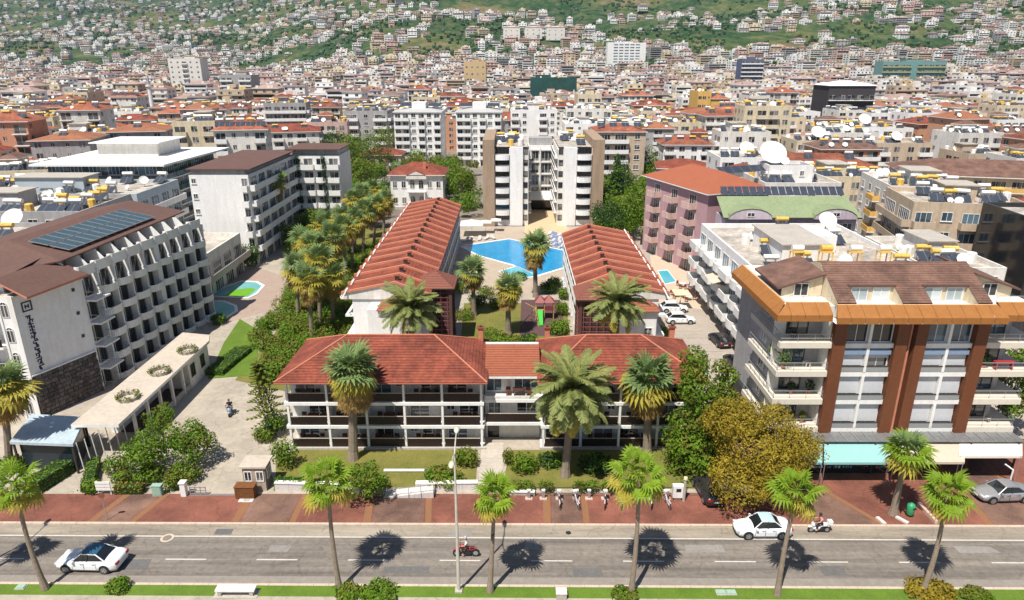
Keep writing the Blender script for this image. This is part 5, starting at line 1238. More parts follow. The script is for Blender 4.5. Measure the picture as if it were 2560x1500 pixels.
    MB().box(.3,21.9,.6,13,14.22,15.1,W_OFF).build('roof_slab',root)
    # brown shingled mansard with two terrace cut-outs
    def sl(x,t): return Vector((x, .15+4.4*t, 15.52+2.4*t))
    xa,xb=X(27.5),X(40.6); b=MB(); c1=(X(29.1),X(33.0)); c2=(X(35.5),X(39.35)); tc=.42
    def xl(t,xx=xa): return xx
    cuts=[(xa,c1[0],0,tc),(c1[1],c2[0],0,tc),(c2[1],xb,0,tc),(xa,xb,tc,1)]
    for (p,q,t0,t1) in cuts: courses([sl(p,t0),sl(q,t0),sl(q,t1),sl(p,t1)],.28,.03,BROWN_R,b)
    courses([Vector((xb,12.6,15.5)),Vector((xa,12.6,15.5)),sl(xa,1),sl(xb,1)],.28,.03,BROWN_R,b)
    b.build('roof_shingles',root,kind='stuff')
    for xx in (xa,xb): MB().face([(xx,.15,15.1),(xx,12.6,15.1),(xx,12.6,15.5),(xx,4.55,17.9),(xx,.15,15.5)],W_CREAM).build('gable',root)
    for (p,q) in (c1,c2):
        MB().box(p-.1,q+.1,2.0,2.2,15.1,16.5,W_CREAM).build('dormer_wall',root)
        dv=MB(); 
        for xx in (p,q): dv.face([(xx,.15,15.1),(xx,2.0,15.1),(xx,2.0,16.5),(xx,.15,15.5)],W_CREAM)
        dv.build('dormer_cheek',root); bpart('dormer_lintel',DARK_R,root,p-.12,q+.12,1.75,2.0,16.45,16.62)
        for s in (0,1): link('dormer_window',mesh_of(win_mb(1.5,1.25,'door',FRAME,glass('pale_glass',(.35,.42,.44),(.6,.66,.66),curtain=.5)),'window'),root,(p+1.0+s*1.9,1.98,15.12))
    # side roofs rising towards the middle, and terraces under them
    for s in (0,1):
        if s==0: q=[Vector((.4,2.9,16.0)),Vector((xa-.02,2.9,17.3)),Vector((xa-.02,9,17.3)),Vector((.4,9,16.0))]; wx=(.9,xa-.05); door=X(25.6)
        else: q=[Vector((xb+.02,2.9,17.3)),Vector((21.8,2.9,15.9)),Vector((21.8,9,15.9)),Vector((xb+.02,9,17.3))]; wx=(xb+.05,21.3); door=X(42.3)
        b=MB(); b.face(q,BROWN_R); b.face([p-Vector((0,0,.18)) for p in reversed(q)],DARK_R)
        for i in range(4): b.face([q[i]-Vector((0,0,.18)),q[(i+1)%4]-Vector((0,0,.18)),q[(i+1)%4],q[i]],DARK_R)
        b.build('side_roof',root)
        za=16.05 if s==0 else 17.1; zb=17.1 if s==0 else 15.95
        w_=MB(); w_.face([(wx[0],3.3,15.1),(wx[1],3.3,15.1),(wx[1],3.3,zb),(wx[0],3.3,za)],W_CREAM); w_.build('terrace_wall',root)
        link('terrace_door',mesh_of(win_mb(1.3,1.2,'door',FRAME,GLASSD),'door'),root,(door,3.28,15.12))
        m=MB(); rx=(.6,4.2) if s==0 else (18.3,21.6); m.tube((rx[0],.75,15.95),(rx[1],.75,15.95),.03,.03,METAL,4); [m.tube((rx[0]+(rx[1]-rx[0])*i/3,.75,15.4),(rx[0]+(rx[1]-rx[0])*i/3,.75,15.95),.02,.02,METAL,4) for i in range(4)]; m.build('terrace_rail',root)
    # ground floor: dark shop fronts, glass pergola roof
    MB().box(.5,21.8,1.2,12,0,3.3,mat('shop_inside',(.03,.03,.035),.6)).build('ground_floor',root)
    MB().box(.4,22.0,-1.7,1.19,3.25,3.32,mat('pergola_glass',(.17,.17,.17),.2,.15,.5,spec=.6)).build('pergola_roof',root)
    for i in range(22): bpart('pergola_bar',METAL,root,.4+i,.46+i,-1.75,1.1,3.33,3.40)
    for i in range(6): bpart('shop_post',DFRAME,root,.5+i*4.2,.62+i*4.2,-1.7,-1.58,0,3.24)
    MB().box(.5,14.0,-1.55,-1.35,.0,2.3,mat('shop_glass',(.015,.02,.022),.12,spec=.7)).build('shop_front',root)
    r=random.Random(4); b=MB()
    CL=[mat('goods_%s'%n,c,.5) for n,c in (('white',(.7,.7,.7)),('red',(.5,.04,.04)),('blue',(.1,.3,.5)),('green',(.1,.35,.2)),('pink',(.6,.3,.35)))]
    for i in range(120): x=r.uniform(3.5,13.5); z=r.choice((.6,1.0,1.4)); b.box(x,x+.12,-1.66,-1.56,z,z+r.uniform(.12,.24),r.choice(CL))
    b.build('shop_goods',root,kind='stuff')
brown()
def awning(label,px0,px1,py0,py1,material,ztop=3.15,zlow=2.6):
    a=P(px0,py0,ztop); b_=P(px1,py0,ztop); c=P(px1,py1,zlow); d=P(px0,py1,zlow); o=Vector((a.x,a.y,0)); t=thing('shop_awning',label,'awning',(a.x,a.y,0),0,'awnings of the ground floor shops')
    m=MB(); q=[a-o,b_-o,c-o,d-o]; n=8
    for i in range(n):
        t0,t1=i/n,(i+1)/n; m.face([q[3].lerp(q[2],t0),q[3].lerp(q[2],t1),q[0].lerp(q[1],t1),q[0].lerp(q[1],t0)],material)
    m.build('canvas',t); v=MB(); v.face([q[3]-Vector((0,0,.22)),q[2]-Vector((0,0,.22)),q[2],q[3]],material); v.build('valance',t)
    for i in (0,1):
        s=q[0].lerp(q[1],.02+.96*i); e=q[3].lerp(q[2],.02+.96*i); f=MB(); f.tube(s-Vector((0,0,.06)),e-Vector((0,0,.06)),.04,.04,DFRAME,5); f.build('arm',t)
        f=MB(); f.tube(e-Vector((0,0,.06)),Vector((e.x,e.y,.15)),.03,.03,METAL,5); f.build('leg',t)
AWN=mat('canvas_turquoise',(.32,.60,.58),.8,.04,.5,trans=.2); AWC=mat('canvas_cream',(.66,.56,.44),.8,.05,.5,trans=.2)
awning('short turquoise awning half hidden behind the ochre tree',2008,2056,1106,1156,AWN); awning('wide pale turquoise awning over the dark shop window',2060,2225,1106,1156,AWN)
awning('cream awning right of the stout forecourt palm',2232,2412,1106,1155,AWC); awning('off white awning at the right edge, higher than the others',2398,2556,1104,1140,mat('canvas_white',(.75,.68,.58),.8,.05),3.2,2.85)

# ---------------------------------------------------------------- blocks behind, built with the general builder
def at2(px,py,h): return P(px,py,h)
# white L-shaped block on the left
r_,W_,H_=building('apartment_building','white apartment wing with blank sunlit end wall and brown mono roof left of the palms','building',(-56.2,120),(-45.9,120),26,6,2.7,W_WHITE,{'r':('bbbbbb',dict(dep=.9)),'f':('ndddddb',dict(dep=.9))},roof='none',clut=(0,0,0),seed=3)
b=MB(); b.box(-.3,W_+.6,-.3,26.4,H_+.9,H_+1.1,DARK_R); b.box(.4,W_-.6,.3,26,H_,H_+.9,W_GREY); b.build('roof',r_)
r_,W_,H_=building('apartment_building','rear wing of the white L-shaped house with plants trailing down between its balconies','building',(-46.8,146),(-36.2,146),10,6,2.7,W_WHITE,{'f':('bbBb',dict(dep=1.1)),'r':'dd','l':'bb'},roof='none',clut=(0,0,0),seed=4,skip0=True)
b=MB(); b.box(-.5,W_+.4,-.6,10.4,H_+1.2,H_+1.4,DARK_R); b.box(.4,W_-.6,1.6,10,H_,H_+1.2,W_OFF); b.build('roof',r_)
for x in (2.1,7.4):
    v,f=leaf_cloud(int(x),[(x,-.9,1.5+z*1.4,.55,.3,1.0) for z in range(11)],900,.2); me=bpy.data.meshes.new('creeper'); me.from_pydata(v,[],f); me.materials.append(LF_D); link('creeper',me,r_)
# grey building with white roof
r_,W_,H_=building('office_building','grey building with dark blue glass strip and wide white overhanging roof','building',(-87,130),(-66,130),24,6,2.75,mat('taupe_render',(.22,.19,.18),.8,.06),{'f':('wwwwww',dict(ww=2.2,wh=1.7,pane=GLASSB)),'r':('BBBB',dict(dep=1.3,slab=W_WHITE,rail=GLASSB,pane=GLASSB))},roof='none',clut=(0,0,0),seed=6)
bpart('glass_strip',GLASSB,r_,-.05,W_+.05,-.05,24.05,H_-1.9,H_-.3)
b=MB(); rf=mat('white_sheet_roof',(.78,.77,.75),.6,.04); b.prism([(-2.2,-2),(W_+1.8,-2),(W_+3.5,25),(-2,25)],H_,H_+.35,rf); b.build('roof',r_); MB().box(4,16,10,20,H_+.4,H_+2.9,W_OFF).build('stair_house',r_); MB().box(3,17,9,21,H_+2.91,H_+3.1,rf).build('stair_house_roof',r_)
building('terrace_restaurant','low building with beige roof terrace and planters beside the covered car park','building',(-56.5,99),(-47,99),17,2,3.1,W_OFF,{'r':('bbbb',dict(dep=1.5,slab=CONC,rail=CONC)),'f':'ddd'},clut=(0,0,2),seed=8,pent=False)

building('apartment_building','flat roofed block covered with rows of dark solar collectors behind the white hotel','building',(-86,99),(-63,99),14,5,2.7,W_GREY,{'f':'wwbbwwbb','r':'wbbw'},clut=(18,6,8),seed=9)
building('apartment_building','pale blue-grey block with glazed terrace and yellow water tanks, left behind the solar roof','building',(-97,113),(-62,113),15,5,2.7,mat('blue_grey_plaster',(.40,.46,.50),.8,.08),{'f':'wbbwbbwbb','r':('bbbb',dict(pane=GLASSB))},clut=(20,9,9),seed=10)
building('apartment_building','wide flat roofed block at the left edge with a large white dish','building',(-112,100),(-87,100),18,5,2.7,W_OFF,{'f':'wbbwbb','r':'wbbw'},clut=(14,6,6),seed=11)
def dish(label,p,r): 
    t=thing('satellite_dish',label,'satellite dish',p,0); b=MB(); b.lathe([(0,0),(r*.4,r*.05),(r*.75,r*.18),(r,r*.34)],DISH,20); M=Matrix.Translation((0,0,r*1.25))@Matrix.Rotation(R(48),4,'X')
    o=MB().add(b,M).build('reflector',t,smooth=True); s=MB(); s.tube((0,.1,0),(0,.1,r*1.2),r*.08,r*.08,METAL,8); s.build('mast',t); s=MB(); s.tube(M@Vector((0,0,.1)),M@Vector((0,0,r*.9)),.03,.03,METAL,5); s.build('feed_arm',t)
dish('large white dish on the flat roofs at the left edge, seen edge on',PX(38,560,96)-Vector((0,0,1.2)),1.5)
# villa
def villa():
    r_,W_,H_=building('villa','white villa with red hipped roof, arched windows and a small gable balcony','house',(-30.2,171),(-17.2,171),11,2,4.0,W_WHITE,{'f':('wwaaww',dict(ww=1.1,wh=1.7)),'r':'wwww'},roof='hip',roofmat=TILE,rise=2.4,over=.7,clut=(0,0,0),z0=.1)
    b=MB(); b.face([(4,-.7,7.2),(9,-.7,7.2),(9,-.7,8.0),(6.5,-.7,9.1),(4,-.7,8.0)],W_OFF); b.face([(3.8,-.75,8.0),(6.5,-.75,9.2),(6.5,4,9.2),(3.8,4,8.1)],TILE); b.face([(6.5,-.75,9.2),(9.2,-.75,8.0),(9.2,4,8.1),(6.5,4,9.2)],TILE); b.build('portico_gable',r_)
    link('balcony',mesh_of(balc_mb(4.6,1.2,'bars',W_OFF,PAINT),'balcony'),r_,(6.5,0,4.1)); 
    for x in (4.5,8.5): bpart('column',PAINT,r_,x-.12,x+.12,-1.15,-.9,0,3.9)
    MB().box(8,8.7,2,2.7,9,11,TILE_L).build('chimney',r_)
villa()
# two white towers and blocks round them
def tower_(lab,a,b_,D,cols,side,seed,fl=7,fh=2.6,pan=True,mat_=W_WHITE):
    r_,W,H=building('apartment_tower',lab,'building',a,b_,D,fl,fh,mat_,{'f':cols,'r':side},roof='hip',roofmat=mat('pale_roof_sheet',(.45,.44,.43),.7,.1),rise=1.3,over=.4,clut=(0,0,0),seed=seed,dep=1.1)
    MB().box(W*.35,W*.65,D*.3,D*.7,H+.4,H+3.0,W_WHITE).build('stair_house',r_)
    for s in (0,1):
        q=MB(); q.face([(W*(.05+.62*s),D*.5,H+1.6),(W*(.33+.62*s),D*.5,H+1.6),(W*(.33+.62*s),D*.75,H+2.4),(W*(.05+.62*s),D*.75,H+2.4)],SOLAR); q.build('solar_panel',r_)
tower_('left one of the two tall white towers with stacked balconies behind the villa',(-40.5,243),(-24.4,243),17,'bbwbwb','nnn',1)
tower_('right one of the two tall white towers, beside the tan block',(-19.2,243),(-3.6,243),17,'bbwbwb','nnn',2)
building('apartment_building','white block with central striped stair window beyond the tan block','building',(-.5,268),(17,268),14,6,2.8,W_WHITE,{'f':'bwdbw','r':'ww'},clut=(5,3,3),seed=12)
building('house','orange roofed low house between trees left of the towers','house',(-49,225),(-36,225),10,2,3,W_BEIGE,{'f':'bwb'},roof='hip',roofmat=TILE,clut=(0,0,0))
building('apartment_building','grey white block with shuttered left side just left of the white towers','building',(-62,262),(-46,262),16,6,2.8,W_GREY,{'f':'bwb','r':'bbb'},clut=(5,2,2),seed=13)
building('apartment_building','beige blocky building with balconies just right of the tan block','building',(23,192),(36.5,192),14,6,2.75,W_BEIGE,{'f':'bbw','r':'ww','l':'bb'},roof='hip',roofmat=TILE_T,clut=(4,2,0),seed=14)
building('garden_house','small clay roofed garden house among trees beside the tan block','house',(28.2,160),(36,160),7,1,3,W_OFF,{'f':'wdw'},roof='hip',roofmat=mat('clay_tiles_far',(.28,.13,.08),.85,.15),rise=1.4,clut=(0,0,0))
# lilac block group
LIL=W_LILAC
r_,W_,H_=building('apartment_building','lilac building with orange hipped roof and stacked pink bay balconies','building',(32.2,112),(43.5,116),20,5,2.85,mat('pink_lilac_plaster',(.44,.27,.29),.85,.08),{'l':('dbdbdbd',dict(dep=1.5,rail=W_PINK,slab=W_PINK)),'f':'ddd'},roof='hip',roofmat=mat('orange_tiles',(.33,.10,.05),.8,.1),rise=2.6,over=.7,clut=(0,0,0),seed=15)
E=Emit(r_,False)
for i in range(5): E.put('solar_panel',solar_mb(),Matrix.Translation((8.2+i*1.9,8,H_+1.7)))
r_,W_,H_=building('apartment_building','lilac building with pale green roof and two arched gables behind the white terraces','building',(33.4,106),(54,106),5,4,2.9,LIL,{'f':('bdwdb',dict(ww=2.2))},roof='none',clut=(0,0,0),seed=16)
GR=mat('pale_green_roof',(.23,.28,.15),.8,.12,.3); b=MB(); b.face([(-.5,-.8,H_+.3),(W_+.5,-.8,H_+.3),(W_+.2,5,H_+2.6),(-.2,5,H_+2.6)],GR); b.face([(-.5,-.8,H_+.15),(-.2,5,H_+2.4),(W_+.2,5,H_+2.4),(W_+.5,-.8,H_+.15)],DFRAME); b.box(-.5,W_+.5,-.85,-.8,H_+.1,H_+.32,DFRAME); b.build('roof',r_)
for x in (3.6,16.8):
    g=MB(); n=8; pts=[(x+3.4*math.cos(math.pi*i/n),H_+.1+1.6*math.sin(math.pi*i/n)) for i in range(n+1)]; g.face([(p[0],-1.1,p[1]) for p in pts],LIL)
    for a,c in zip(pts[:-1],pts[1:]): g.face([(a[0],-1.2,a[1]+.1),(c[0],-1.2,c[1]+.1),(c[0],2.6,c[1]+.1),(a[0],2.6,a[1]+.1)],GR)
    g.build('arched_gable',r_); link('gable_window',mesh_of(win_mb(1.2,.7,'door'),'window'),r_,(x,-1.11,H_+.5))
for i in range(17): q=MB(); q.face([(.7+i*1.18,5.2,H_+2.7),(1.75+i*1.18,5.2,H_+2.7),(1.75+i*1.18,6.6,H_+3.9),(.7+i*1.18,6.6,H_+3.9)],SOLAR); q.box(.65+i*1.18,.7+i*1.18,5.2,6.6,H_+2.7,H_+2.9,METAL); q.build('solar_panel',r_)
dish('giant cream satellite dish standing on the roofs above the lilac house',PX(1925,420,128)-Vector((0,0,.6)),2.45)
building('apartment_building','white grey block with dish and solar roof right behind the lilac house','building',(44.5,121),(58,121),12,5,2.8,W_OFF,{'f':'dnwd'},clut=(10,3,2),seed=44)
building('roof_house','flat white rooftop house under the giant dish','building',(46,124),(54,124),6,1,2.4,W_WHITE,{'f':'dn'},z0=14.2,clut=(0,1,0),pent=False,seed=17)
# white terraced block along the alley
r_,W_,H_=building('apartment_building','bright white terraced block with curved balconies along the alley','building',(29.2,73),(50,73),31,4,2.65,W_WHITE,{'l':('bBbBbBbB',dict(dep=1.6,slab=PAINT,rail=PAINT,pane=GLASSB)),'f':'wwww'},clut=(8,3,3),seed=18)
MB().box(8,14,16,22,H_+.06,H_+2.4,W_WHITE).build('roof_house',r_); bpart('roof_window',GLASSB,r_,9,11.6,15.93,15.99,H_+1,H_+1.9)
for i in range(4):
    t=MB(); x=5.5+i*3.6; y=9; [t.box(x+a-.06,x+a+.06,y+c-.06,y+c+.06,H_+.06,H_+2.0,TANKY) for a in (0,1.3) for c in (0,1.0)]; t.box(x-.1,x+1.4,y-.1,y+1.1,H_+2.0,H_+2.12,TANKY); t.tube((x-.05,y+.5,H_+2.5),(x+1.35,y+.5,H_+2.5),.38,.38,TANKW if i!=1 else TANKY,10); t.build('tank_stand',r_)
t=MB(); t.face([(-2.6,14,H_-3.6),(.2,14,H_-2.9),(.2,18,H_-2.9),(-2.6,18,H_-3.6)],AWC); t.build('side_awning',r_)
building('apartment_building','flat roofed house with big solar collectors right behind the brown roof','building',(50.5,80),(60,80),16,4,2.65,W_OFF,{'f':'www','r':'ww'},clut=(7,3,4),seed=19)
# right side neighbours
building('apartment_building','pale block with white window panels and red roof edge, right of the lilac house','building',(65,118),(77,116),16,5,2.8,W_OFF,{'f':('wwwn',dict(slab=W_OFF)),'l':('wwbw',dict(rail=W_YEL))},clut=(8,6,4),seed=20)
building('apartment_building','beige apartment house with faceted glazed bays near the right edge','building',(59,100),(74.5,97),13,5,2.95,W_BEIGE,{'f':('bwbwb',dict(rail=W_BEIGE,slab=W_BEIGE,pane=GLASSB,dep=1.2)),'l':('bb',dict(rail=W_BEIGE,slab=W_BEIGE,pane=GLASSB))},clut=(12,3,2),seed=21)
building('glass_building','dark glass building with white rounded roof at the right edge','building',(65.5,84),(80,83),12,5,3.1,GLASSD,{'l':'ddd'},clut=(0,0,2),seed=22,pent=False)
building('apartment_building','long beige house with wide brown roof at the right edge','building',(86,150),(116,142),16,4,2.9,W_CREAM,{'f':('bbbwbbbw',dict(rail=W_YEL)),'l':'bb'},roof='hip',roofmat=BROWN_R,rise=2.6,over=1.0,clut=(0,0,0),seed=23)
building('apartment_building','low wide house with brown-red roof behind the giant dish','building',(56,163),(84,160),14,4,2.9,W_GREY,{'f':('bbwbbwb',dict(pane=GLASSD))},roof='hip',roofmat=TILE_T,rise=2.2,over=.9,clut=(3,3,0),seed=24)
building('house','pinkish two storey house with red roof beyond the garden gap','house',(37.5,178),(50.5,176),12,3,2.9,W_PINK,{'f':'wbw','l':'ww'},roof='hip',roofmat=TILE,clut=(0,2,0),seed=25)
for i,(px,py,d,r2,lb) in enumerate([(2160,300,230,2.0,'round white dish high on the right roofs beside a dark tree'),(2043,332,200,1.9,'round white dish right of the yellow building'),(2240,342,195,1.5,'white dish standing before the beige roofs on the right'),(1865,372,165,1.7,'smaller white dish left of the giant dish'),(2067,552,100,1.3,'white oval dish on the terrace behind the tank stands'),(2115,322,215,1.1,'small pale dish between the two larger white dishes')]):
    q=PX(px,py,d)-Vector((0,0,r2*1.25)); dish(lb,q,r2)
    if d>120: building('apartment_building',['white flat roofed block that carries the round dish by the dark tree','cream block with tanks under the round dish near the yellow house','beige block under the dish before the beige roofs','white block carrying the smaller dish left of the giant one','','off-white block under the small pale dish'][i],'building',(q.x-7,d-4),(q.x+8,d-4.5),13,5,(q.z-.05)/5,[W_WHITE,W_CREAM,W_BEIGE,W_WHITE,W_OFF,W_OFF][i],{'f':'bwwb','l':'ww','r':'ww'},joined=True,wst='simple',clut=(5,2,2),pent=False,seed=60+i)
# distant landmarks
building('construction_building','tall unfinished building wrapped in dark green netting in the middle of town','building',tuple(PX(1327,240,520).xy),tuple(PX(1441,240,520).xy),20,9,2.5,mat('green_netting',(.02,.075,.065),.9,.25,.08),{'f':'dd'},roof='flat',z0=0,clut=(0,0,2),seed=30)
def far_b(name,lab,x0,x1,ybot,ytop,d,fl,wallm,cols,side=None,roof='flat',rm=None,z0=None,cl=(2,1,1),**k):
    a=PX(x0,ybot,d); b_=PX(x1,ybot,d); tp=PX(x0,ytop,d); z=min(a.z,terrain(a.x,d)+2) if z0 is None else z0; h=(tp.z-z)/fl
    f={'f':cols}; 
    if side: f.update(side)
    return building(name,lab,'building',(a.x,d),(b_.x,d),16,fl,h,wallm,f,roof=roof,roofmat=rm,z0=z,joined=True,clut=cl,wst='simple',**k)
far_b('public_building','large white slab building with blue glass top under the green hillside',1517,1612,172,108,900,9,W_WHITE,'dwwwwwd',cl=(0,0,2),pane=GLASSB,ww=8,wh=1.3)
far_b('apartment_building','long teal building with green and yellow balconies on the right',2200,2358,205,155,700,6,mat('teal_render',(.16,.30,.29),.8),'bbbbbdbbbbb',cl=(0,0,1),rail=mat('olive_yellow',(.35,.36,.08),.7),slab=W_OFF)
far_b('apartment_building','bright yellow-orange house in the town right of the centre',1742,1775,275,232,330,5,W_YEL,'wwn',seed=31)
far_b('apartment_building','lower yellow-orange house beside the taller yellow one',1776,1822,278,248,330,3,W_YEL,'wwww',roof='hip',rm=TILE_T,seed=32)
far_b('warehouse','unfinished dark framed hall with white sheet roof on the right',2065,2180,278,215,300,4,mat('dark_frame_wall',(.05,.045,.05),.8),'bbbbb',roof='hip',rm=mat('white_sheet_roof',(.78,.77,.75),.6),cl=(0,0,0),slab=PAINT,rail=METAL,bstyle='bars')
far_b('apartment_building','white slab with vertical fins in the left half of town',555,632,235,190,480,7,W_GREY,'bbdbb',seed=33)
far_b('apartment_building','tall grey-white tower block far left behind the grove',425,505,190,148,640,8,W_OFF,'wwbww',seed=34)
far_b('apartment_building','cream block with white balcony bands right of the netted building',1443,1502,300,240,290,6,W_CREAM,'bwb',seed=35)
far_b('hotel_building','ochre block with flat pale roof left of the netted building',1160,1215,190,155,650,5,mat('sand_plaster',(.55,.40,.22),.85),'wwww',seed=36)
far_b('apartment_building','dark blue-grey banded block right of the white slab building',1850,1905,200,150,700,8,mat('slate_blue',(.10,.12,.19),.7),'bbb',rail=PAINT,slab=PAINT,seed=37)
far_b('villa_block','left one of three rounded hillside blocks in a row',1258,1300,92,68,1080,3,W_OFF,'www',roof='hip',rm=W_PINK,seed=38); far_b('villa_block','middle one of three rounded hillside blocks in a row',1312,1355,92,68,1080,3,W_OFF,'www',roof='hip',rm=W_PINK,seed=39); far_b('villa_block','right one of three rounded hillside blocks in a row',1366,1412,92,68,1080,3,W_OFF,'www',roof='hip',rm=W_PINK,seed=40)
mp=PX(380,262,330); t=thing('minaret','slim white minaret with pointed top in the left half of town','minaret',(mp.x,330,0),0); m=MB(); m.tube((0,0,0),(0,0,mp.z+9),1.0,.8,W_WHITE,10); m.build('shaft',t); m=MB(); m.lathe([(1.4,0),(1.4,.9),(.8,.9)],PAINT,10,(0,0,mp.z+8)); m.build('gallery',t); m=MB(); m.lathe([(.85,0),(0,5)],METAL,10,(0,0,mp.z+9)); m.build('spire',t)
t=thing('mosque','small mosque with grey dome beside the slim minaret','mosque',(mp.x+7,335,0),0); MB().box(-5,5,-5,5,0,8,W_WHITE).build('wall',t); m=MB(); m.lathe([(4.4*math.cos(a*math.pi/14),4.4*math.sin(a*math.pi/14)) for a in range(8)],METAL,14,(0,0,8)); m.build('dome',t,smooth=True); reg((mp.x-3,328),0,18,16)

building('apartment_building','low grey flat roofed block with solar rows at the left edge behind the hotel roof','building',(-86,76),(-63.5,76),18,5,2.6,W_GREY,{'f':'wbbwwbb','r':'wbbw'},clut=(22,5,6),seed=49,pent=False)
dish('small white dish on the solar covered block at the left edge',Vector((-70,80,13.1)),.9)
# ---------------------------------------------------------------- the town: single blocks first, then the far mass
WALLS=[(W_WHITE,'white'),(W_OFF,'off-white'),(W_CREAM,'cream'),(W_BEIGE,'beige'),(W_PINK,'pinkish'),(W_GREY,'grey'),(W_OFF,'off-white'),(W_WHITE,'white'),(W_WHITE,'white'),(W_OFF,'off-white'),(W_CREAM,'cream')]
ROOFS=[TILE_T,TILE,BROWN_R,mat('pinkish_tiles',(.34,.20,.165),.85,.25,.3),mat('rust_tiles',(.30,.12,.06),.85,.3,.3)]
def town_proto(seed):
    r=random.Random(seed); W=r.uniform(10.5,17.5); D=r.uniform(10,14.5); fl=r.choice((4,4,5,5,5,6,6,7)); fh=2.75; H=fl*fh
    E=Emit(None,True); out=[]
    n=int(W/2.9); cols=''.join(r.choice('wbbwbn') for _ in range(n)); cols=cols+cols[::-1] if r.random()<.4 else cols
    cols=(cols[:n//2]+cols[:n-n//2][::-1])
    m=int(D/3.2); sc=''.join(r.choice('wbwnd') for _ in range(m))
    rail=r.choice((W_WHITE,W_WHITE,W_OFF,METAL,W_CREAM)); st=r.choice(('solid','solid','bars')) if rail is METAL else 'solid'
    for f,c in (('f',cols),('l',sc),('r',sc[::-1])): facade(E,f,W,D,fl,fh,c,wst='simple',rail=rail,slab=W_OFF,dep=1.1,bstyle=st,ww=1.5)
    wall=MB().box(0,W,0,D,0,H,W_WHITE,'d'); kind=r.random(); par=MB()
    if kind<.66:
        b=MB(); b.box(.25,W-.25,.25,D-.25,H+.003,H+.05,CONC_D,'d'); out.append(('roof_deck',b,False,None))
        for x0,x1,y0,y1 in ((0,W,0,.25),(0,W,D-.25,D),(0,.25,.25,D-.25),(W-.25,W,.25,D-.25)): wall.box(x0,x1,y0,y1,H+.002,H+.8,W_WHITE,'d')
        pw,pd=W*r.uniform(.25,.45),D*r.uniform(.3,.5); px=r.uniform(.1,.5)*W; b=MB(); b.box(px,px+pw,D*.4,D*.4+pd,H+.06,H+2.5,W_WHITE,'d'); out.append(('stair_house',b,True,None))
        b=MB()
        if r.random()<.5: 
            o=hip_mb(pw+.8,pd+.8,0,1.0,.2,r.choice(ROOFS[:3])); b.add(o,Matrix.Translation((px-.4,D*.4-.4,H+2.65)))
        else: b.box(px-.3,px+pw+.3,D*.4-.3,D*.4+pd+.3,H+2.51,H+2.7,CONC_D)
        out.append(('stair_house_roof',b,False,None)); rt='flat roof of %s'%r.choice(('solar panels and tanks','dishes and tanks','panels and boxes'))
        clutter(E,W,D,H+.05,r,r.randint(7,14),r.randint(4,11),r.randint(2,6),yellow=r.choice((.1,.25,.7)))
    else:
        rm=r.choice(ROOFS); ext=r.random()<.4
        b=hip_mb(W,D,H+.2,r.uniform(1.6,2.6),.6,rm); out.append(('roof',b,False,None)); rt={'terracotta_tiles':'bright red','old_clay_tiles':'dark red','brown_shingles':'brown','pinkish_tiles':'pale red','rust_tiles':'rust red'}[rm.name]+' hipped roof'
        k=r.randint(0,5)
        for i in range(k):
            M=Matrix.Translation((W*(i+.5)/k,D*.22,H+.55)); E.put('solar_panel',solar_mb(),M); E.put('water_tank',tank_mb(TANKW if r.random()<.7 else TANKY),M)
        for i in range(r.randint(0,3)): E.put('satellite_dish',dish_mb(r.choice((.5,.7))),Matrix.Translation((r.uniform(1,W-1),.6,H+.3)))
    parts=[('wall',wall,True,None)]+out+[(n_,b_,False,'stuff') for n_,b_ in E.done()]
    return W,D,H,fl,rt,[(n_,b_.mesh(n_),s_,k_) for n_,b_,s_,k_ in parts]
PROTOS=[town_proto(1000+i) for i in range(44)]
num={3:'three',4:'four',5:'five',6:'six',7:'seven'}
LANDM=[('the villa',(1040,440)),('the twin white towers',(1110,330)),('the tan block',(1350,400)),('the L-shaped white house',(650,420)),('the white-roofed grey building',(330,390)),('the netted green building',(1385,205)),('the yellow-orange house',(1760,250)),('the dark framed hall',(2120,245)),('the giant dish',(1925,390)),('the beige bay-window house',(2400,560)),('the minaret',(380,240)),('the finned white slab',(590,215)),('the lilac house',(1740,500)),('the glass-topped white slab',(1565,135)),('the teal building',(2280,175)),('the round dish by the dark tree',(2160,300)),('the cream banded block',(1470,270)),('the far left tower block',(465,170)),('the ochre flat-roofed block',(1190,170)),('the blue-grey glazed block',(230,440)),('the brown-roofed beige house',(2450,400))]
for _,(px_,py_) in [(0,(2160,300)),(0,(2043,332)),(0,(2240,342)),(0,(1865,372)),(0,(2115,322))]: pass
cand=[]; rr=random.Random(77); y=100.0
grove=[(PX(1470,330,210).x,205,10,30),(PX(900,470,185).x,165,22,60),(PX(1620,560,140).x-1,118,10,85),(PX(410,210,470).x,470,16,14)]
def blocked(x,y,rad):
    for gx,gy,gr,gl in grove:
        if abs(x-gx)<gr+rad and -rad<y-gy<gl+rad: return True
    if y<118 and -57<x<31: return True
    if y<151 and -48<x<33: return True
    if y<172 and -38<x<-6: return True
    if y<240 and -20<x<-6: return True
    if y<188 and 20<x<33: return True
    if y<243 and -62<x<-2 and y>196: return True
    if -48<x<-26 and y<135: return True
    if 27<x<32 and y<240: return True                 # the street that runs back right of the wings
    return not free(x,y,rad)
row_i=0
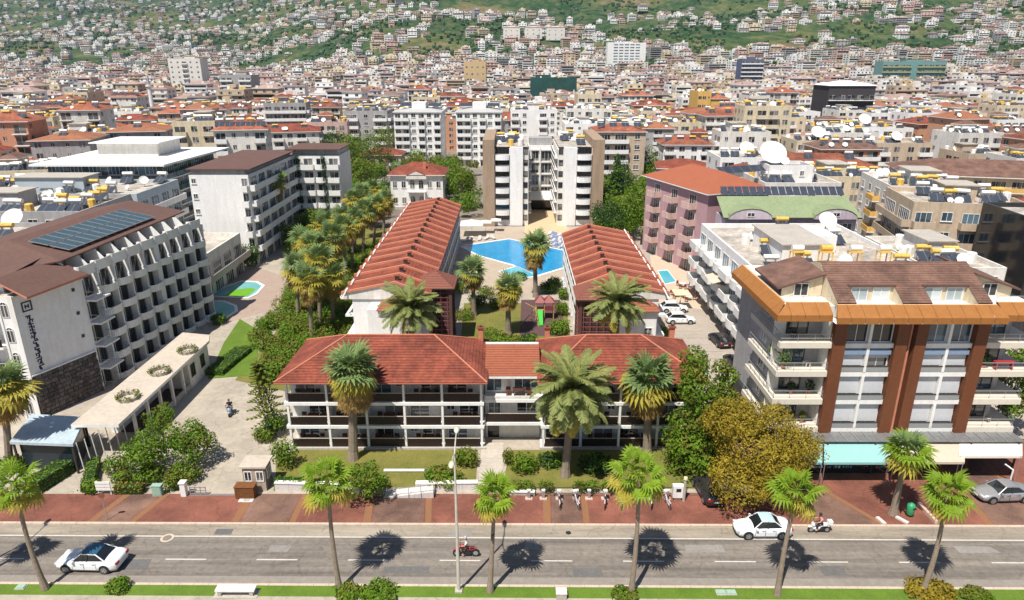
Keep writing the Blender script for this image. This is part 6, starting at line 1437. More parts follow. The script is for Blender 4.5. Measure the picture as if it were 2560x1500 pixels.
while y<1000:
    pitch=17.5+rr.uniform(-1,2.5); x=-.86*y-30+rr.uniform(0,12); row_i+=1
    while x<.86*y+30:
        ang=rr.uniform(-.07,.07)+(.20 if x<-60 and y<300 else 0)+(.12 if x>120 else 0)
        pr=rr.randrange(len(PROTOS)); W,D,H,fl,rt,_=PROTOS[pr]; s=rr.uniform(.92,1.08)
        xx=x+rr.uniform(-1,1); yy=y+rr.uniform(-2,3); gap=rr.choice((1.5,2,2.5,3,6))
        cx,cy=xx+W/2,yy+D/2
        if not blocked(cx,cy,max(W,D)*.47) : 
            if rr.random()<.94: cand.append((yy,xx,ang,pr,s))
        x+=W*s+gap
    y+=pitch+ (rr.uniform(4,8) if row_i%3==0 else 0)
cand.sort()
near=cand[:296]; far=cand[296:]
lab_count={}
dirs=[]
def direction(dx,dy):
    if abs(dx)>abs(dy)*1.6: return 'left of' if dx<0 else 'right of'
    if dy<0: return 'behind' if abs(dx)<60 else ('behind and left of' if dx<0 else 'behind and right of')
    return 'in front of' if abs(dx)<60 else ('before and left of' if dx<0 else 'before and right of')
info=[]
for (yy,xx,ang,pr,s) in near:
    W,D,H,fl,rt,parts=PROTOS[pr]; q=proj((xx+W/2,yy,H)); 
    nm,(lx,ly)=min(LANDM,key=lambda l:(l[1][0]-q[0])**2+((l[1][1]-q[1])*2.2)**2); info.append((nm,direction(q[0]-lx,(q[1]-ly)*2.2),math.hypot(q[0]-lx,(q[1]-ly)*2.2)))
order=sorted(range(len(near)),key=lambda i:info[i][2]); rank={}; cnt={}
ordn=['nearest','second','third','fourth','fifth','sixth','seventh','eighth','ninth','tenth','eleventh','twelfth','thirteenth','fourteenth','fifteenth','sixteenth','seventeenth','eighteenth','nineteenth','twentieth']
for i in order:
    k=(info[i][0],info[i][1]); rank[i]=cnt.get(k,0); cnt[k]=cnt.get(k,0)+1
seen_l={}
for i,(yy,xx,ang,pr,s) in enumerate(near):
    W,D,H,fl,rt,parts=PROTOS[pr]; wm,wn=WALLS[rr.randrange(len(WALLS))] if rr.random()<.93 else (mat('salmon_plaster',(.55,.28,.17),.85,.1,.3),'salmon')
    roofw=rt if 'hipped' in rt else 'cluttered flat roof'
    roofw=roofw.replace('cluttered flat roof','flat roof').replace(' hipped','')
    lab='%s %s-storey block, %s, %s %s %s'%(wn,num[fl],roofw,ordn[min(19,rank[i])],info[i][1].replace('behind and left of','behind left of').replace('behind and right of','behind right of').replace('before and left of','before left of').replace('before and right of','before right of'),info[i][0].replace(' by the dark tree','').replace('glass-topped white','glass-topped').replace('yellow-orange','yellow'))
    if lab in seen_l: lab=lab.replace('block,',['block with pale bands,','block among trees,','narrow block,'][seen_l.get(lab,1)%3])
    seen_l[lab]=seen_l.get(lab,0)+1
    root=thing('apartment_block',lab,'building',(xx,yy,terrain(xx,yy)),ang,'apartment blocks of the town',(s,s,s*rr.uniform(.85,1.08)))
    for n_,me,sw,kd in parts:
        o=link(n_,me,root,kind=kd)
        if sw: o.material_slots[0].link='OBJECT'; o.material_slots[0].material=wm
# far town: one low-detail mass
def far_mass(items,name):
    mb=MB(); r=random.Random(5)
    RP=[mat('far_roof_red',(.25,.125,.095),.85,.25,.05),mat('far_roof_pink',(.36,.25,.215),.85,.2,.05),mat('far_roof_brown',(.20,.13,.105),.85,.2,.05),CONC_D,CONC_D,CONC_D]
    WP=[W_WHITE,W_WHITE,W_WHITE,W_OFF,W_CREAM,W_BEIGE,W_PINK,W_OFF,W_GREY,W_WHITE]
    for (yy,xx,ang,W,D,H) in items:
        z=terrain(xx,yy)-1.5; b=MB(); w_=r.choice(WP); b.box(0,W,0,D,0,H,w_,'db')
        fl=max(2,int(H/2.9)); nn=max(2,int(W/4.2))
        for k in range(fl):
            zz=1.6+ (H-1.8)*k/fl+.6
            if r.random()<.35: b.face([(.6,-.06,zz),(W-.6,-.06,zz),(W-.6,-.06,zz+1.3),(.6,-.06,zz+1.3)],GLASSD)
            else:
                for q in range(nn): xq=W*(q+.5)/nn; b.face([(xq-.9,-.06,zz),(xq+.9,-.06,zz),(xq+.9,-.06,zz+1.3),(xq-.9,-.06,zz+1.3)],GLASS)
            if r.random()<.7: b.box(.4,W-.4,-.9,-.07,zz-.85,zz-.05,w_,'bd')
            sx=W+.05 if xx<0 else -.05
            b.face([(sx,D*.2,zz),(sx,D*.4,zz),(sx,D*.4,zz+1.2),(sx,D*.2,zz+1.2)],GLASS); b.face([(sx,D*.6,zz),(sx,D*.8,zz),(sx,D*.8,zz+1.2),(sx,D*.6,zz+1.2)],GLASS)
        rm=r.choice(RP)
        if rm is CONC_D:
            b.box(.3,W-.3,.3,D-.3,H,H+.3,CONC_D,'d')
            for q in range(11): x=r.uniform(1,W-2); y_=r.uniform(1,D-2); b.box(x,x+1.6,y_,y_+.8,H+.3,H+r.uniform(1.0,1.9),r.choice((TANKW,SOLAR,SOLAR,TANKW,DISH,TANKY)),'d')
            b.box(W*.3,W*.6,D*.4,D*.7,H+.3,H+2.8,w_,'d')
        else:
            hb=hip_mb(W,D,H+.1,r.uniform(1.6,2.6),.6,rm); b.add(hb)
            for q in range(3): x=r.uniform(1,W-2); b.box(x,x+1.6,1,1.8,H+.5,H+1.7,r.choice((TANKW,SOLAR,TANKW)),'d')
        mb.add(b,Matrix.Translation((xx,yy,z))@Matrix.Rotation(ang,4,'Z'))
    mb.build(name,None,kind='stuff')
items=[]
for (yy,xx,ang,pr,s) in far:
    W,D,H,fl,rt,_=PROTOS[pr]
    # on the rising ground the town thins out towards the hill
    k=sstep(720,1000,yy); nz=mnoise.noise(Vector((xx/130,yy/130,9)))
    if rr.random()>1-.55*k+ .5*nz*k: continue
    items.append((yy,xx,ang,W,D,H+1.5))
far_mass(items,'far_town')
hill=[]; y=1000.0
def dens(x,y):
    n1=mnoise.noise(Vector((x/210,y/210,4)))*.6+mnoise.noise(Vector((x/80,y/80,1)))*.4
    c=.50+1.9*n1
    u=x/y
    if y<1250: c+=.12
    if -.55<u<-.12 and y<2000: c+=.18
    if .1<u<.6: c-=.42
    return c*(1-.4*sstep(1800,3000,y))
while y<3200:
    x=-.80*y
    while x<.80*y:
        st=rr.uniform(14,26)*(1+ (y-1000)/1500*.25)
        if rr.random()<max(0,min(.9,dens(x,y))): hill.append((y+rr.uniform(-9,9),x,rr.uniform(-.4,.4),rr.uniform(9,19),rr.uniform(9,14),rr.uniform(6,14)))
        x+=st
    y+=20*(1+(y-1000)/1400)
far_mass(hill,'hillside_houses')
# scattered trees of town and hill
def blobs(name,pts,material_list):
    v=[];f=[];mi=[]; r=random.Random(8)
    for (x,y,z,s) in pts:
        b0=len(v); n=5; 
        v.append((x,y,z+s*1.0*r.uniform(.8,1.2)))
        for i in range(n): t=2*math.pi*i/n+r.random()*.5; k=s*r.uniform(.5,1.0); v.append((x+k*math.cos(t),y+k*math.sin(t),z+s*r.uniform(.35,.75)))
        for i in range(n): t=2*math.pi*i/n+r.random()*.5; k=s*r.uniform(.4,.7); v.append((x+k*math.cos(t),y+k*math.sin(t),z-s*.3))
        m_=r.randrange(len(material_list))
        for i in range(n):
            j=(i+1)%n; f.append((b0,b0+1+i,b0+1+j)); f.append((b0+1+i,b0+1+n+i,b0+1+n+j,b0+1+j)); mi+= [m_,m_]
    me=bpy.data.meshes.new(name); me.from_pydata(v,[],f); [me.materials.append(m) for m in material_list]; me.polygons.foreach_set('material_index',mi); link(name,me,None,kind='stuff')
pts=[]
FARL=[LF_T,LF_T,mat('far_olive',(.07,.10,.03),.8,.2,.1),mat('far_green_light',(.04,.09,.025),.8,.2,.1)]
for i in range(24000):
    u=rr.uniform(-.8,.8); y=900*math.exp(rr.random()*1.25); x=u*y
    n1=mnoise.noise(Vector((x/150,y/150,14)))+.5*mnoise.noise(Vector((x/50,y/50,2)))
    if n1+rr.uniform(-.35,.35)<.0: continue
    pts.append((x,y,terrain(x,y)+1,rr.uniform(2.0,5.0)*(1+(y-900)/2500)))
blobs('hillside_trees',pts,FARL)
pts=[]
for i in range(1500):
    y=rr.uniform(300,950); x=rr.uniform(-.82,.82)*y
    n1=mnoise.noise(Vector((x/60,y/60,33)))
    if n1<.15: continue
    pts.append((x,y,terrain(x,y)+rr.uniform(3,7),rr.uniform(3,5)))
blobs('town_trees',pts,FARL+[LF_G])
# ---------------------------------------------------------------- vehicles
TYRE=mat('tyre',(.02,.02,.02),.8); RIM=mat('alloy_rim',(.45,.46,.48),.35,.05,metal=.7); CARG=mat('car_glass',(.012,.016,.02),.06,.1,spec=.8); LAMPG=mat('lamp_glass',(.6,.62,.65),.15); REDL=mat('tail_lamp',(.35,.02,.02),.3); TRIM=mat('black_trim',(.025,.025,.025),.6)
CWHITE=mat('white_car_paint',(.78,.79,.80),.25,.02,spec=.6); CSILV=mat('silver_car_paint',(.42,.42,.43),.28,.03,metal=.5); CDARK=mat('dark_car_paint',(.03,.025,.03),.3,.1,spec=.6)
def wheel_mb(r=.32,w_=.2):
    def mk():
        b=MB(); b.tube((0,-w_/2,0),(0,w_/2,0),r,r,TYRE,16); return b
    return cached(('wheel',r,w_),mk)
def rim_mb(r=.22,w_=.215):
    def mk():
        b=MB(); b.tube((0,-w_/2,0),(0,w_/2,0),r,r,RIM,14)
        for i in range(5):
            t=2*math.pi*i/5; 
            for s in (-1,1): b.tube((r*.6*math.cos(t),s*w_/2,r*.6*math.sin(t)),(r*.6*math.cos(t),s*(w_/2+.004),r*.6*math.sin(t)),r*.2,r*.2,TRIM,6)
        return b
    return cached(('rim',r,w_),mk)
def car(label,p,rz,paint,L_=4.4,W_=1.78,H=1.45,style='sedan',roofm=None,cat='car'):
    root=thing('parked_car' if 'drives' not in label else 'moving_car',label,cat,(p[0],p[1],p[2]),rz)
    h=L_/2; hw=W_/2; zb=.2
    st=[(-h,.62,.38,.80),(-h+.12,.90,.25,.92),(-h+.5,.97,zb,.99),(-h*.35,1.0,zb,.96),(h*.1,1.0,zb,.94),(h*.38,.99,zb,.90),(h-.75,.96,zb,.80),(h-.22,.88,.24,.68),(h,.60,.36,.56)]
    b=MB(); rings=[]
    for x,k,z0,zs in st:
        w1=hw*k; zc=zs+ (.05 if x>h*.35 else .03)
        rings.append([(x,-w1*.93,z0),(x,-w1,z0+.18),(x,-w1*1.0,(z0+zs)/2+.05),(x,-w1*.95,zs-.04),(x,-w1*.80,zs+.01),(x,-w1*.4,zc),(x,0,zc+.01),(x,w1*.4,zc),(x,w1*.80,zs+.01),(x,w1*.95,zs-.04),(x,w1,(z0+zs)/2+.05),(x,w1,z0+.18),(x,w1*.93,z0)])
    n=len(rings[0])
    for r_ in rings: b.v+=r_
    for i in range(len(rings)-1):
        for j in range(n-1): b.f.append((i*n+j,(i+1)*n+j,(i+1)*n+j+1,i*n+j+1)); b.mi.append(b.m(paint))
        b.f.append((i*n+n-1,(i+1)*n+n-1,(i+1)*n,i*n)); b.mi.append(b.m(TRIM))
    b.f.append(tuple(range(n))); b.mi.append(b.m(paint)); b.f.append(tuple(reversed(range((len(rings)-1)*n,len(rings)*n)))); b.mi.append(b.m(paint))
    b.build('body',root,smooth=True)
    if style=='sedan': xf,xrf,xrr,xr=h*.42,h*.12,-h*.34,-h*.66
    elif style=='hatch': xf,xrf,xrr,xr=h*.46,h*.12,-h*.62,-h*.92
    else: xf,xrf,xrr,xr=h*.5,h*.2,-h*.7,-h*.9
    wb,wt=hw*.86,hw*.66; z1=.93; z2=H-.03; g=MB()
    Bq=[(xf,-wb,z1-.05),(xf,wb,z1-.05),(xr,wb,z1),(xr,-wb,z1)]; Tq=[(xrf,-wt,z2),(xrf,wt,z2),(xrr,wt,z2-.02),(xrr,-wt,z2-.02)]
    g.face([Bq[0],Bq[1],Tq[1],Tq[0]],CARG); g.face([Bq[1],Bq[2],Tq[2],Tq[1]],CARG); g.face([Bq[2],Bq[3],Tq[3],Tq[2]],CARG); g.face([Bq[3],Bq[0],Tq[0],Tq[3]],CARG); g.build('window_glass',root)
    rp=MB(); rm=roofm or paint; xs=[xrf+.03,xrf-.15,(xrf+xrr)/2,xrr+.15,xrr-.03]; zs=[z2,z2+.045,z2+.06,z2+.035,z2-.02]
    for i in range(4):
        for ya,yb,ka,kb in ((-wt-.02,-wt*.5,0,.02),(-wt*.5,wt*.5,.02,.02),(wt*.5,wt+.02,.02,0)):
            rp.face([(xs[i+1],ya,zs[i+1]+ka-.01),(xs[i],ya,zs[i]+ka-.01),(xs[i],yb,zs[i]+kb-.01),(xs[i+1],yb,zs[i+1]+kb-.01)],rm)
    rp.build('roof',root,smooth=True)
    for s in (-1,1):
        pl=MB()
        for (a,c) in (((xf,s*wb,z1-.05),(xrf,s*wt,z2)),((xr,s*wb,z1),(xrr,s*wt,z2-.02)),((h*-.08,s*(wb+.01),z1-.02),(h*-.1,s*(wt+.01),z2))): pl.tube(a,c,.045,.04,paint if a[0]!=h*-.08 else TRIM,5)
        pl.tube((xrf,s*wt,z2),(xrr,s*wt,z2-.02),.035,.035,paint,5); pl.build('window_frame',root)
        link('headlight',mesh_of(cached('hl',lambda:MB().box(-.12,.1,-.2,.2,-.07,.06,LAMPG)),'headlight'),root,(h-.17,s*hw*.62,.62)); link('tail_light',mesh_of(cached('tl',lambda:MB().box(-.06,.1,-.18,.18,-.09,.09,REDL)),'tail_light'),root,(-h+.06,s*hw*.66,.78))
        link('wing_mirror',mesh_of(cached(('mir',paint.name),lambda:MB().box(-.08,.08,-.1,.1,-.06,.07,paint)),'mirror'),root,(h*.33,s*(hw+.06),.98))
        for xa,xc in ((h*.02,h*.36),(-h*.36,-h*.0)):
            dr=MB(); ya=s*(hw*1.0+.004); yb=s*(hw*.955+.006)
            dr.face([(xa,ya,.34),(xc,ya,.34),(xc,ya,.66),(xa,ya,.66)] if s<0 else [(xc,ya,.34),(xa,ya,.34),(xa,ya,.66),(xc,ya,.66)],paint); dr.face([(xa,ya,.66),(xc,ya,.66),(xc,yb,.885),(xa,yb,.885)] if s<0 else [(xc,ya,.66),(xa,ya,.66),(xa,yb,.885),(xc,yb,.885)],paint)
            for xe in (xa-.02,xc+.005): dr.box(xe,xe+.018,min(ya,ya-s*.02),max(ya,ya-s*.02)+.001,.34,.88,TRIM)
            dr.box(xa,xc,min(ya-s*.02,ya+s*.004),max(ya-s*.02,ya+s*.004),.31,.335,TRIM)
            d_=dr.build('door',root); hm=MB(); hm.box(xa+.06,xa+.24,s*(hw+.0)-.012,s*(hw+.0)+.014,.76,.79,TRIM); hm.build('handle',d_)
        for x in (-h*.60,h*.60):
            ar=MB(); ar.tube((x,s*(hw*.93),.34),(x,s*(hw*1.0),.34),.39,.39,TRIM,14); ar.build('wheel_arch',root)
            wl=link('wheel',mesh_of(wheel_mb(),'wheel'),root,(x,s*(hw-.07),.32)); link('rim',mesh_of(rim_mb(),'rim'),wl)
    bpart('number_plate',PAINT,root,h-.01,h+.02,-.25,.25,.42,.53); bpart('grille',TRIM,root,h-.04,h+.008,-.4,.4,.28,.40); bpart('rear_plate',PAINT,root,-h-.015,-h+.02,-.25,.25,.55,.66)
    return root
def gm(px0,px1,py): a=P(px0,py,.02); b_=P(px1,py,.02); return (a+b_)/2,(b_-a).length
c,_=gm(147,312,1417); c.y+=.2; c.z=.03; car('white saloon car with dark blue glass roof that drives left along the road',c,R(180-2),CWHITE,4.7,1.85,1.46,'sedan',roofm=mat('blue_glass_roof',(.03,.10,.17),.08,spec=.8))
c,_=gm(1832,1980,1338); c.z=.03; c.y+=.3; car('white compact car parked at the kerb under the ochre tree',c,R(180),CWHITE,4.3,1.75,1.48,'sedan',roofm=mat('reflecting_roof',(.45,.62,.68),.12,spec=.7))
c,_=gm(2443,2575,1254); c.z=.14; c.y+=.4; car('silver grey saloon parked on the red forecourt near the right edge',c,R(180+3),CSILV,4.6,1.8,1.45,'sedan')
c,_=gm(1668,1732,808); c.z=.13; car('nearer one of two white cars parked side by side in the alley lot',c,R(0),CWHITE,4.1,1.72,1.48,'hatch')
c,_=gm(1656,1718,785); c.z=.13; c.y+=.9; car('farther one of two white cars parked side by side in the alley lot',c,R(0),CWHITE,4.1,1.72,1.48,'hatch')
c=P(1845,915,.13); c.x-=.4; car('dark car parked under the white balconies, nearest the street',c,R(97),CDARK,4.3,1.7,1.45,'hatch')
c=P(1803,858,.13); c.x-=.3; car('dark car parked under the white balconies farther up the alley',c,R(97),CDARK,4.3,1.7,1.45,'hatch')
c=P(1768,1235,.14); car('dark car standing in the shade under the ochre tree',c,R(95),CDARK,4.2,1.7,1.45,'hatch')

# people: continuous skin body, clothes and hair as children
def skin_obj(name,joints,edges,mat_,parent,sub=1):
    me=bpy.data.meshes.new(name); me.from_pydata([j[0] for j in joints],edges,[]); me.materials.append(mat_); o=link(name,me,parent)
    sk=o.modifiers.new('skin','SKIN'); sk.use_smooth_shade=True
    for v_,j in zip(me.skin_vertices[0].data,joints): v_.radius=(j[1],j[1]); v_.use_root=False
    me.skin_vertices[0].data[0].use_root=True
    s=o.modifiers.new('sub','SUBSURF'); s.levels=sub; s.render_levels=sub; return o
SKIN=mat('skin',(.50,.27,.18),.6,.05); HAIR=mat('dark_hair',(.03,.02,.015),.7)
def rider(label,p,rz,shirt,pants,helmet=None,hair=HAIR,bag=None):
    """sitting upright on a scooter or motorbike whose seat top is 0.78 m high; faces +X"""
    t=thing('person',label,'person',p,rz); J=[((-.12,0,.90),.15),((-.08,0,1.08),.14),((-.02,0,1.30),.155),((0,0,1.42),.075),((.03,0,1.50),.06),((.05,0,1.60),.10),((.06,0,1.69),.085)]
    E_=[(0,1),(1,2),(2,3),(3,4),(4,5),(5,6)]
    for s in (-1,1):
        k=len(J); J+= [((-.02,s*.19,1.35),.065),((.10,s*.27,1.12),.052),((.36,s*.27,1.10),.04),((.46,s*.27,1.11),.035)]; E_+=[(2,k),(k,k+1),(k+1,k+2),(k+2,k+3)]
        for q,dy in enumerate((-.025,-.008,.01,.026)): J.append(((.54-.012*abs(q-1),s*(.27+dy),1.10),.010)); E_.append((k+3,len(J)-1))
        J.append(((.50,s*.235,1.13),.011)); E_.append((k+3,len(J)-1))
        k=len(J); J+=[((-.08,s*.10,.86),.095),((.30,s*.20,.80),.075),((.24,s*.20,.42),.052),((.22,s*.20,.32),.04),((.36,s*.21,.28),.035)]; E_+=[(0,k),(k,k+1),(k+1,k+2),(k+2,k+3),(k+3,k+4)]
    skin_obj('body',J,E_,SKIN,t)
    sj=[((-.13,0,.92),.165),((-.08,0,1.10),.16),((-.02,0,1.31),.175),((0,0,1.40),.09)]; se=[(0,1),(1,2),(2,3)]
    for s in (-1,1): k=len(sj); sj+=[((-.02,s*.20,1.36),.085),((.07,s*.27,1.17),.07)]; se+=[(2,k),(k,k+1)]
    skin_obj('shirt',sj,se,shirt,t)
    pj=[((-.12,0,.88),.16)]; pe=[]
    for s in (-1,1): k=len(pj); pj+=[((-.06,s*.11,.86),.11),((.31,s*.20,.80),.09),((.24,s*.20,.44),.07)]; pe+=[(0,k),(k,k+1),(k+1,k+2)]
    skin_obj('trousers',pj,pe,pants,t)
    m=MB(); m.lathe([(0,.15),(.07,.13),(.115,.06),(.125,-.01),(.11,-.07)],helmet or hair,12,(.045,0,1.655)); m.build('helmet' if helmet else 'hair',t,smooth=True)
    f=MB(); f.tube((.14,0,1.60),(.175,0,1.585),.018,.012,SKIN,5); f.build('nose',t); e=MB()
    for s in (-1,1): e=MB(); e.box(.135,.15,s*.035-.014,s*.035+.014,1.625,1.64,TRIM); e.build('eye',t)
    e=MB(); e.box(.125,.142,-.025,.025,1.545,1.555,mat('lips',(.35,.10,.09),.6)); e.build('mouth',t)
    if bag: MB().box(-.42,-.22,-.16,.16,1.0,1.36,bag).build('backpack',t)
    return t
def scooter(label,p,rz,paint,big=False,cat='scooter',box=None):
    t=thing('motor_scooter' if not big else 'motorcycle',label,cat,p,rz); wr=.26 if not big else .31; wb=.62 if not big else .70
    for x in (-wb,wb):
        w_=MB(); w_.tube((0,-.06,0),(0,.06,0),wr,wr,TYRE,14); wl=w_.build('wheel',t); wl.location=(x,0,wr); m=MB(); m.tube((0,-.065,0),(0,.065,0),wr*.6,wr*.6,RIM,10); m.build('rim',wl)
    b=MB(); prof=[(-.78,.55,.10),(-.6,.70,.17),(-.2,.72,.18),(.02,.58,.16),(.12,.36,.17),(.34,.34,.17),(.44,.55,.17),(.52,.88,.15)] if not big else [(-.75,.72,.10),(-.4,.66,.15),(-.1,.70,.16),(.2,.82,.17),(.45,.86,.16),(.6,.75,.13)]
    for (x0,z0,w0),(x1,z1,w1) in zip(prof[:-1],prof[1:]): b.tube((x0,0,z0),(x1,0,z1),w0,w1,paint,8)
    b.build('body',t,smooth=True)
    bpart('seat',TRIM,t,-.62,.0,-.14,.14,.72,.80); m=MB(); m.tube((wb,0,wr),(.48,0,.98),.035,.035,METAL,6); m.build('fork',t)
    m=MB(); m.tube((.46,-.32,1.03),(.46,.32,1.03),.022,.022,TRIM,6); m.build('handlebar',t); m=MB(); m.tube((.54,0,.88),(.64,0,.86),.09,.08,LAMPG,8); m.build('headlight',t)
    m=MB(); m.box(wb-.26,wb+.26,-.075,.075,wr*2-.02,wr*2+.02,paint); m.build('mudguard',t); bpart('engine',TRIM,t,-.35,.1,-.12,.12,.22,.48); m=MB(); m.tube((-.1,-.16,.28),(-.8,-.17,.34),.045,.05,METAL,6); m.build('exhaust',t)
    for s in (-1,1): m=MB(); m.tube((.45,s*.22,1.04),(.42,s*.3,1.2),.012,.012,TRIM,4); m.box(.40,.43,s*.3-.05,s*.3+.05,1.17,1.25,TRIM); m.build('mirror',t)
    if box: MB().box(-.95,-.6,-.18,.18,.78,1.08,box).build('top_box',t)
    return t
WH=mat('white_cloth',(.62,.60,.60),.8); BK=mat('black_cloth',(.02,.02,.025),.85); RD=mat('red_paint',(.45,.04,.05),.35,spec=.6); BL=mat('blue_denim',(.08,.12,.20),.9); PK=mat('pink_cloth',(.55,.25,.24),.8)
c=P(1166,1390,.03); scooter('red and black motorcycle riding left past the street lamp',c,R(180),RD,True,'motorcycle'); rider('person in a white top riding the red motorcycle',c,R(180),WH,BK,helmet=mat('pale_helmet',(.5,.42,.42),.3))
c=P(2046,1330,.03); scooter('white motor scooter with top box on the side lane right of the parked white car',c,R(180),CWHITE,box=CWHITE); rider('person in dark clothes with bare arms riding the white scooter',c,R(180),PK,BK)
c=P(577,1035,.14); scooter('pale blue scooter coming down the gravel drive',c,R(-80),mat('pale_blue_paint',(.35,.45,.55),.35),cat='scooter'); rider('person in a black vest riding the scooter on the gravel drive',c,R(-80),BK,BL,hair=mat('red_brown_hair',(.20,.07,.04),.7))

# ---------------------------------------------------------------- street furniture
def lamp(label,base,h=11.0):
    t=thing('street_lamp',label,'street lamp',base,0); m=MB(); m.path([(0,0,0),(0,0,h*.5),(0,0,h)],[.13,.10,.06],POLE,8); m.build('pole',t); bpart('base_plate',CONC,t,-.25,.25,-.25,.25,0,.12)
    for s in (-1,1):
        m=MB(); m.path([(0,0,h-.1),(0,s*.9,h+.35),(0,s*1.8,h+.5)],[.05,.045,.035],POLE,6); m.build('arm',t)
        m=MB(); m.lathe([(0,.12),(.12,.10),(.2,.02),(.17,-.06),(0,-.08)],mat('lamp_head',(.55,.56,.42),.4),10); o=m.build('lamp_head',t,smooth=True); o.location=(0,s*2.1,h+.5); o.scale=(1,2.2,1)
    return t
lamp('tall pale street lamp with two arms standing on the verge left of the centre',P(1147,1477,.13))
q=P(62,1358); lamp('street lamp beyond the left edge whose shadow falls on the road',(q.x-2.9,q.y-5.0,.13))
# rental bicycles
def bike(label,p,rz,col):
    t=thing('rental_bicycle',label,'bicycle',p,rz,'rental bicycles at the dock')
    for x in (-.52,.52):
        m=MB(); n=16; 
        for i in range(n):
            a=2*math.pi*i/n; c=2*math.pi*(i+1)/n; m.tube((.32*math.cos(a),0,.32*math.sin(a)),(.32*math.cos(c),0,.32*math.sin(c)),.022,.022,TYRE,4,False)
        for i in range(6): a=math.pi*i/6; m.tube((.3*math.cos(a),0,.3*math.sin(a)),(-.3*math.cos(a),0,-.3*math.sin(a)),.006,.006,METAL,3,False)
        o=m.build('wheel',t); o.location=(x,0,.34)
    m=MB(); 
    for a,c in (((-.52,0,.34),(-.05,0,.32)),((-.52,0,.34),(-.18,0,.78)),((-.18,0,.78),(-.05,0,.32)),((-.05,0,.32),(.38,0,.72)),((-.16,0,.58),(.38,0,.80))): m.tube(a,c,.03,.03,col,6)
    m.build('frame',t); m=MB(); m.tube((.52,0,.34),(.36,0,1.0),.025,.025,col,6); m.build('fork',t)
    m=MB(); m.tube((.34,-.28,1.04),(.34,.28,1.04),.018,.018,TRIM,5); m.tube((.36,0,.98),(.34,0,1.05),.02,.02,TRIM,5); m.build('handlebar',t)
    bpart('saddle',TRIM,t,-.34,-.06,-.07,.07,.86,.92); m=MB(); m.tube((-.18,0,.78),(-.2,0,.87),.018,.018,METAL,5); m.build('seat_post',t)
    MB().box(.48,.78,-.16,.16,.82,1.02,mat('pale_basket',(.7,.66,.6),.6)).build('front_basket',t)
    for x in (-.52,.52): bpart('mudguard',col,t,x-.26,x+.26,-.035,.035,.68,.71)
    return t
bl2=['first rental bicycle from the left, upright at its dock','second rental bicycle, leaning beside the first','third rental bicycle, right of the empty dock','fourth rental bicycle, in the middle of the row','fifth rental bicycle, half behind the tallest street palm trunk','sixth rental bicycle, just right of the palm trunk','last rental bicycle, nearest the white kiosk']
BC=mat('bike_white_pink',(.62,.55,.55),.4)
for i,px in enumerate((1398,1441,1512,1549,1590,1628,1667)):
    g0=P(px,1263,.14); bike(bl2[i],g0,R(90+[0,12,-10,6,-4,-12,8][i]),BC)
for i,px in enumerate((1322,1358,1472,1398,1441,1512,1549,1590,1628,1667)):
    g0=P(px,1247,.14); t=thing('bicycle_dock',['empty bicycle dock, first from the walkway','empty bicycle dock, second from the walkway','empty bicycle dock between second and third bicycles','dock holding the first bicycle','dock holding the second bicycle','dock holding the third bicycle','dock holding the fourth bicycle','dock holding the fifth bicycle','dock holding the sixth bicycle','dock holding the last bicycle'][i],'bicycle dock',g0,0,'docks of the rental bicycles')
    bpart('foot',PINKC:=mat('pink_concrete',(.55,.40,.34),.8),t,-.3,.3,-.2,.2,0,.08); MB().prism([(-.12,-.06),(.12,-.06),(.08,.06),(-.08,.06)],.08,.78,METAL).build('post',t); bpart('cap',PAINT,t,-.15,.15,-.08,.08,.78,.92)
g0=P(1693,1247,.14); t=thing('rental_kiosk','white box shaped rental kiosk at the right end of the bicycle row','kiosk',g0,0); bpart('cabinet',PAINT,t,-.45,.45,-.25,.25,.25,1.35); bpart('screen',CARG,t,-.2,.2,-.27,-.252,.85,1.15); bpart('foot',METAL,t,-.3,.3,-.15,.15,0,.25)
g0=P(1709,1252,.14); t=thing('marker_post','slim pale post beside the rental kiosk','post',g0,0); m=MB(); m.tube((0,0,0),(0,0,2.1),.13,.11,CONC,8); m.build('shaft',t); m=MB(); m.lathe([(0,.25),(.15,.2),(.18,0)],mat('lamp_yellow_glass',(.7,.65,.4),.4),8,(0,0,2.1)); m.build('top_lamp',t)
# railing behind the bikes
a=P(1338,1240,.14); b_=P(1760,1238,.14); t=thing('garden_railing','low dark railing behind the rental bicycles','railing',a,0); L_=b_.x-a.x
m=MB(); m.tube((0,0,.85),(L_,0,.85),.03,.03,DFRAME,5); m.build('top_rail',t); m=MB(); m.tube((0,0,.3),(L_,0,.3),.02,.02,DFRAME,5); m.build('lower_rail',t)
for i in range(int(L_/1.6)+1): bpart('post',DFRAME,t,i*1.6-.03,i*1.6+.03,-.03,.03,0,.88)
# white garden wall with coping along the pavement
def gwall(label,a,b_,h,th,material,coping=PAINT):
    d=b_-a; t=thing('garden_wall',label,'wall',(a.x,a.y,.12),math.atan2(d.y,d.x)); L_=d.length; n=max(1,round(L_/1.2))
    for i in range(n): bpart('wall_panel',material,t,i*L_/n+.008,(i+1)*L_/n-.008,-th/2,th/2,0,h)
    for i in range(n): bpart('coping_stone',coping,t,i*L_/n+.01,(i+1)*L_/n-.01,-th/2-.06,th/2+.06,h+.002,h+.10)
PWH=mat('pale_wall_stone',(.60,.55,.52),.85,.12,.8)
gwall('low white garden wall between gatehouse and green pavement tree',P(690,1228),P(900,1233),.75,.3,PWH); gwall('low pale wall between pavement tree and walkway',P(1040,1228),P(1195,1226),.7,.35,PWH); gwall('low wall edge right of the walkway beside clipped shrubs',P(1252,1238),P(1338,1240),.3,.3,CONC)
gwall('thin pale kerb wall across the lawn',P(960,1183),P(1085,1183),.15,.15,PWH); 
t=thing('access_ramp','pale stepped ramp in front of the low garden wall',  'ramp',P(1040,1232,.13),0)
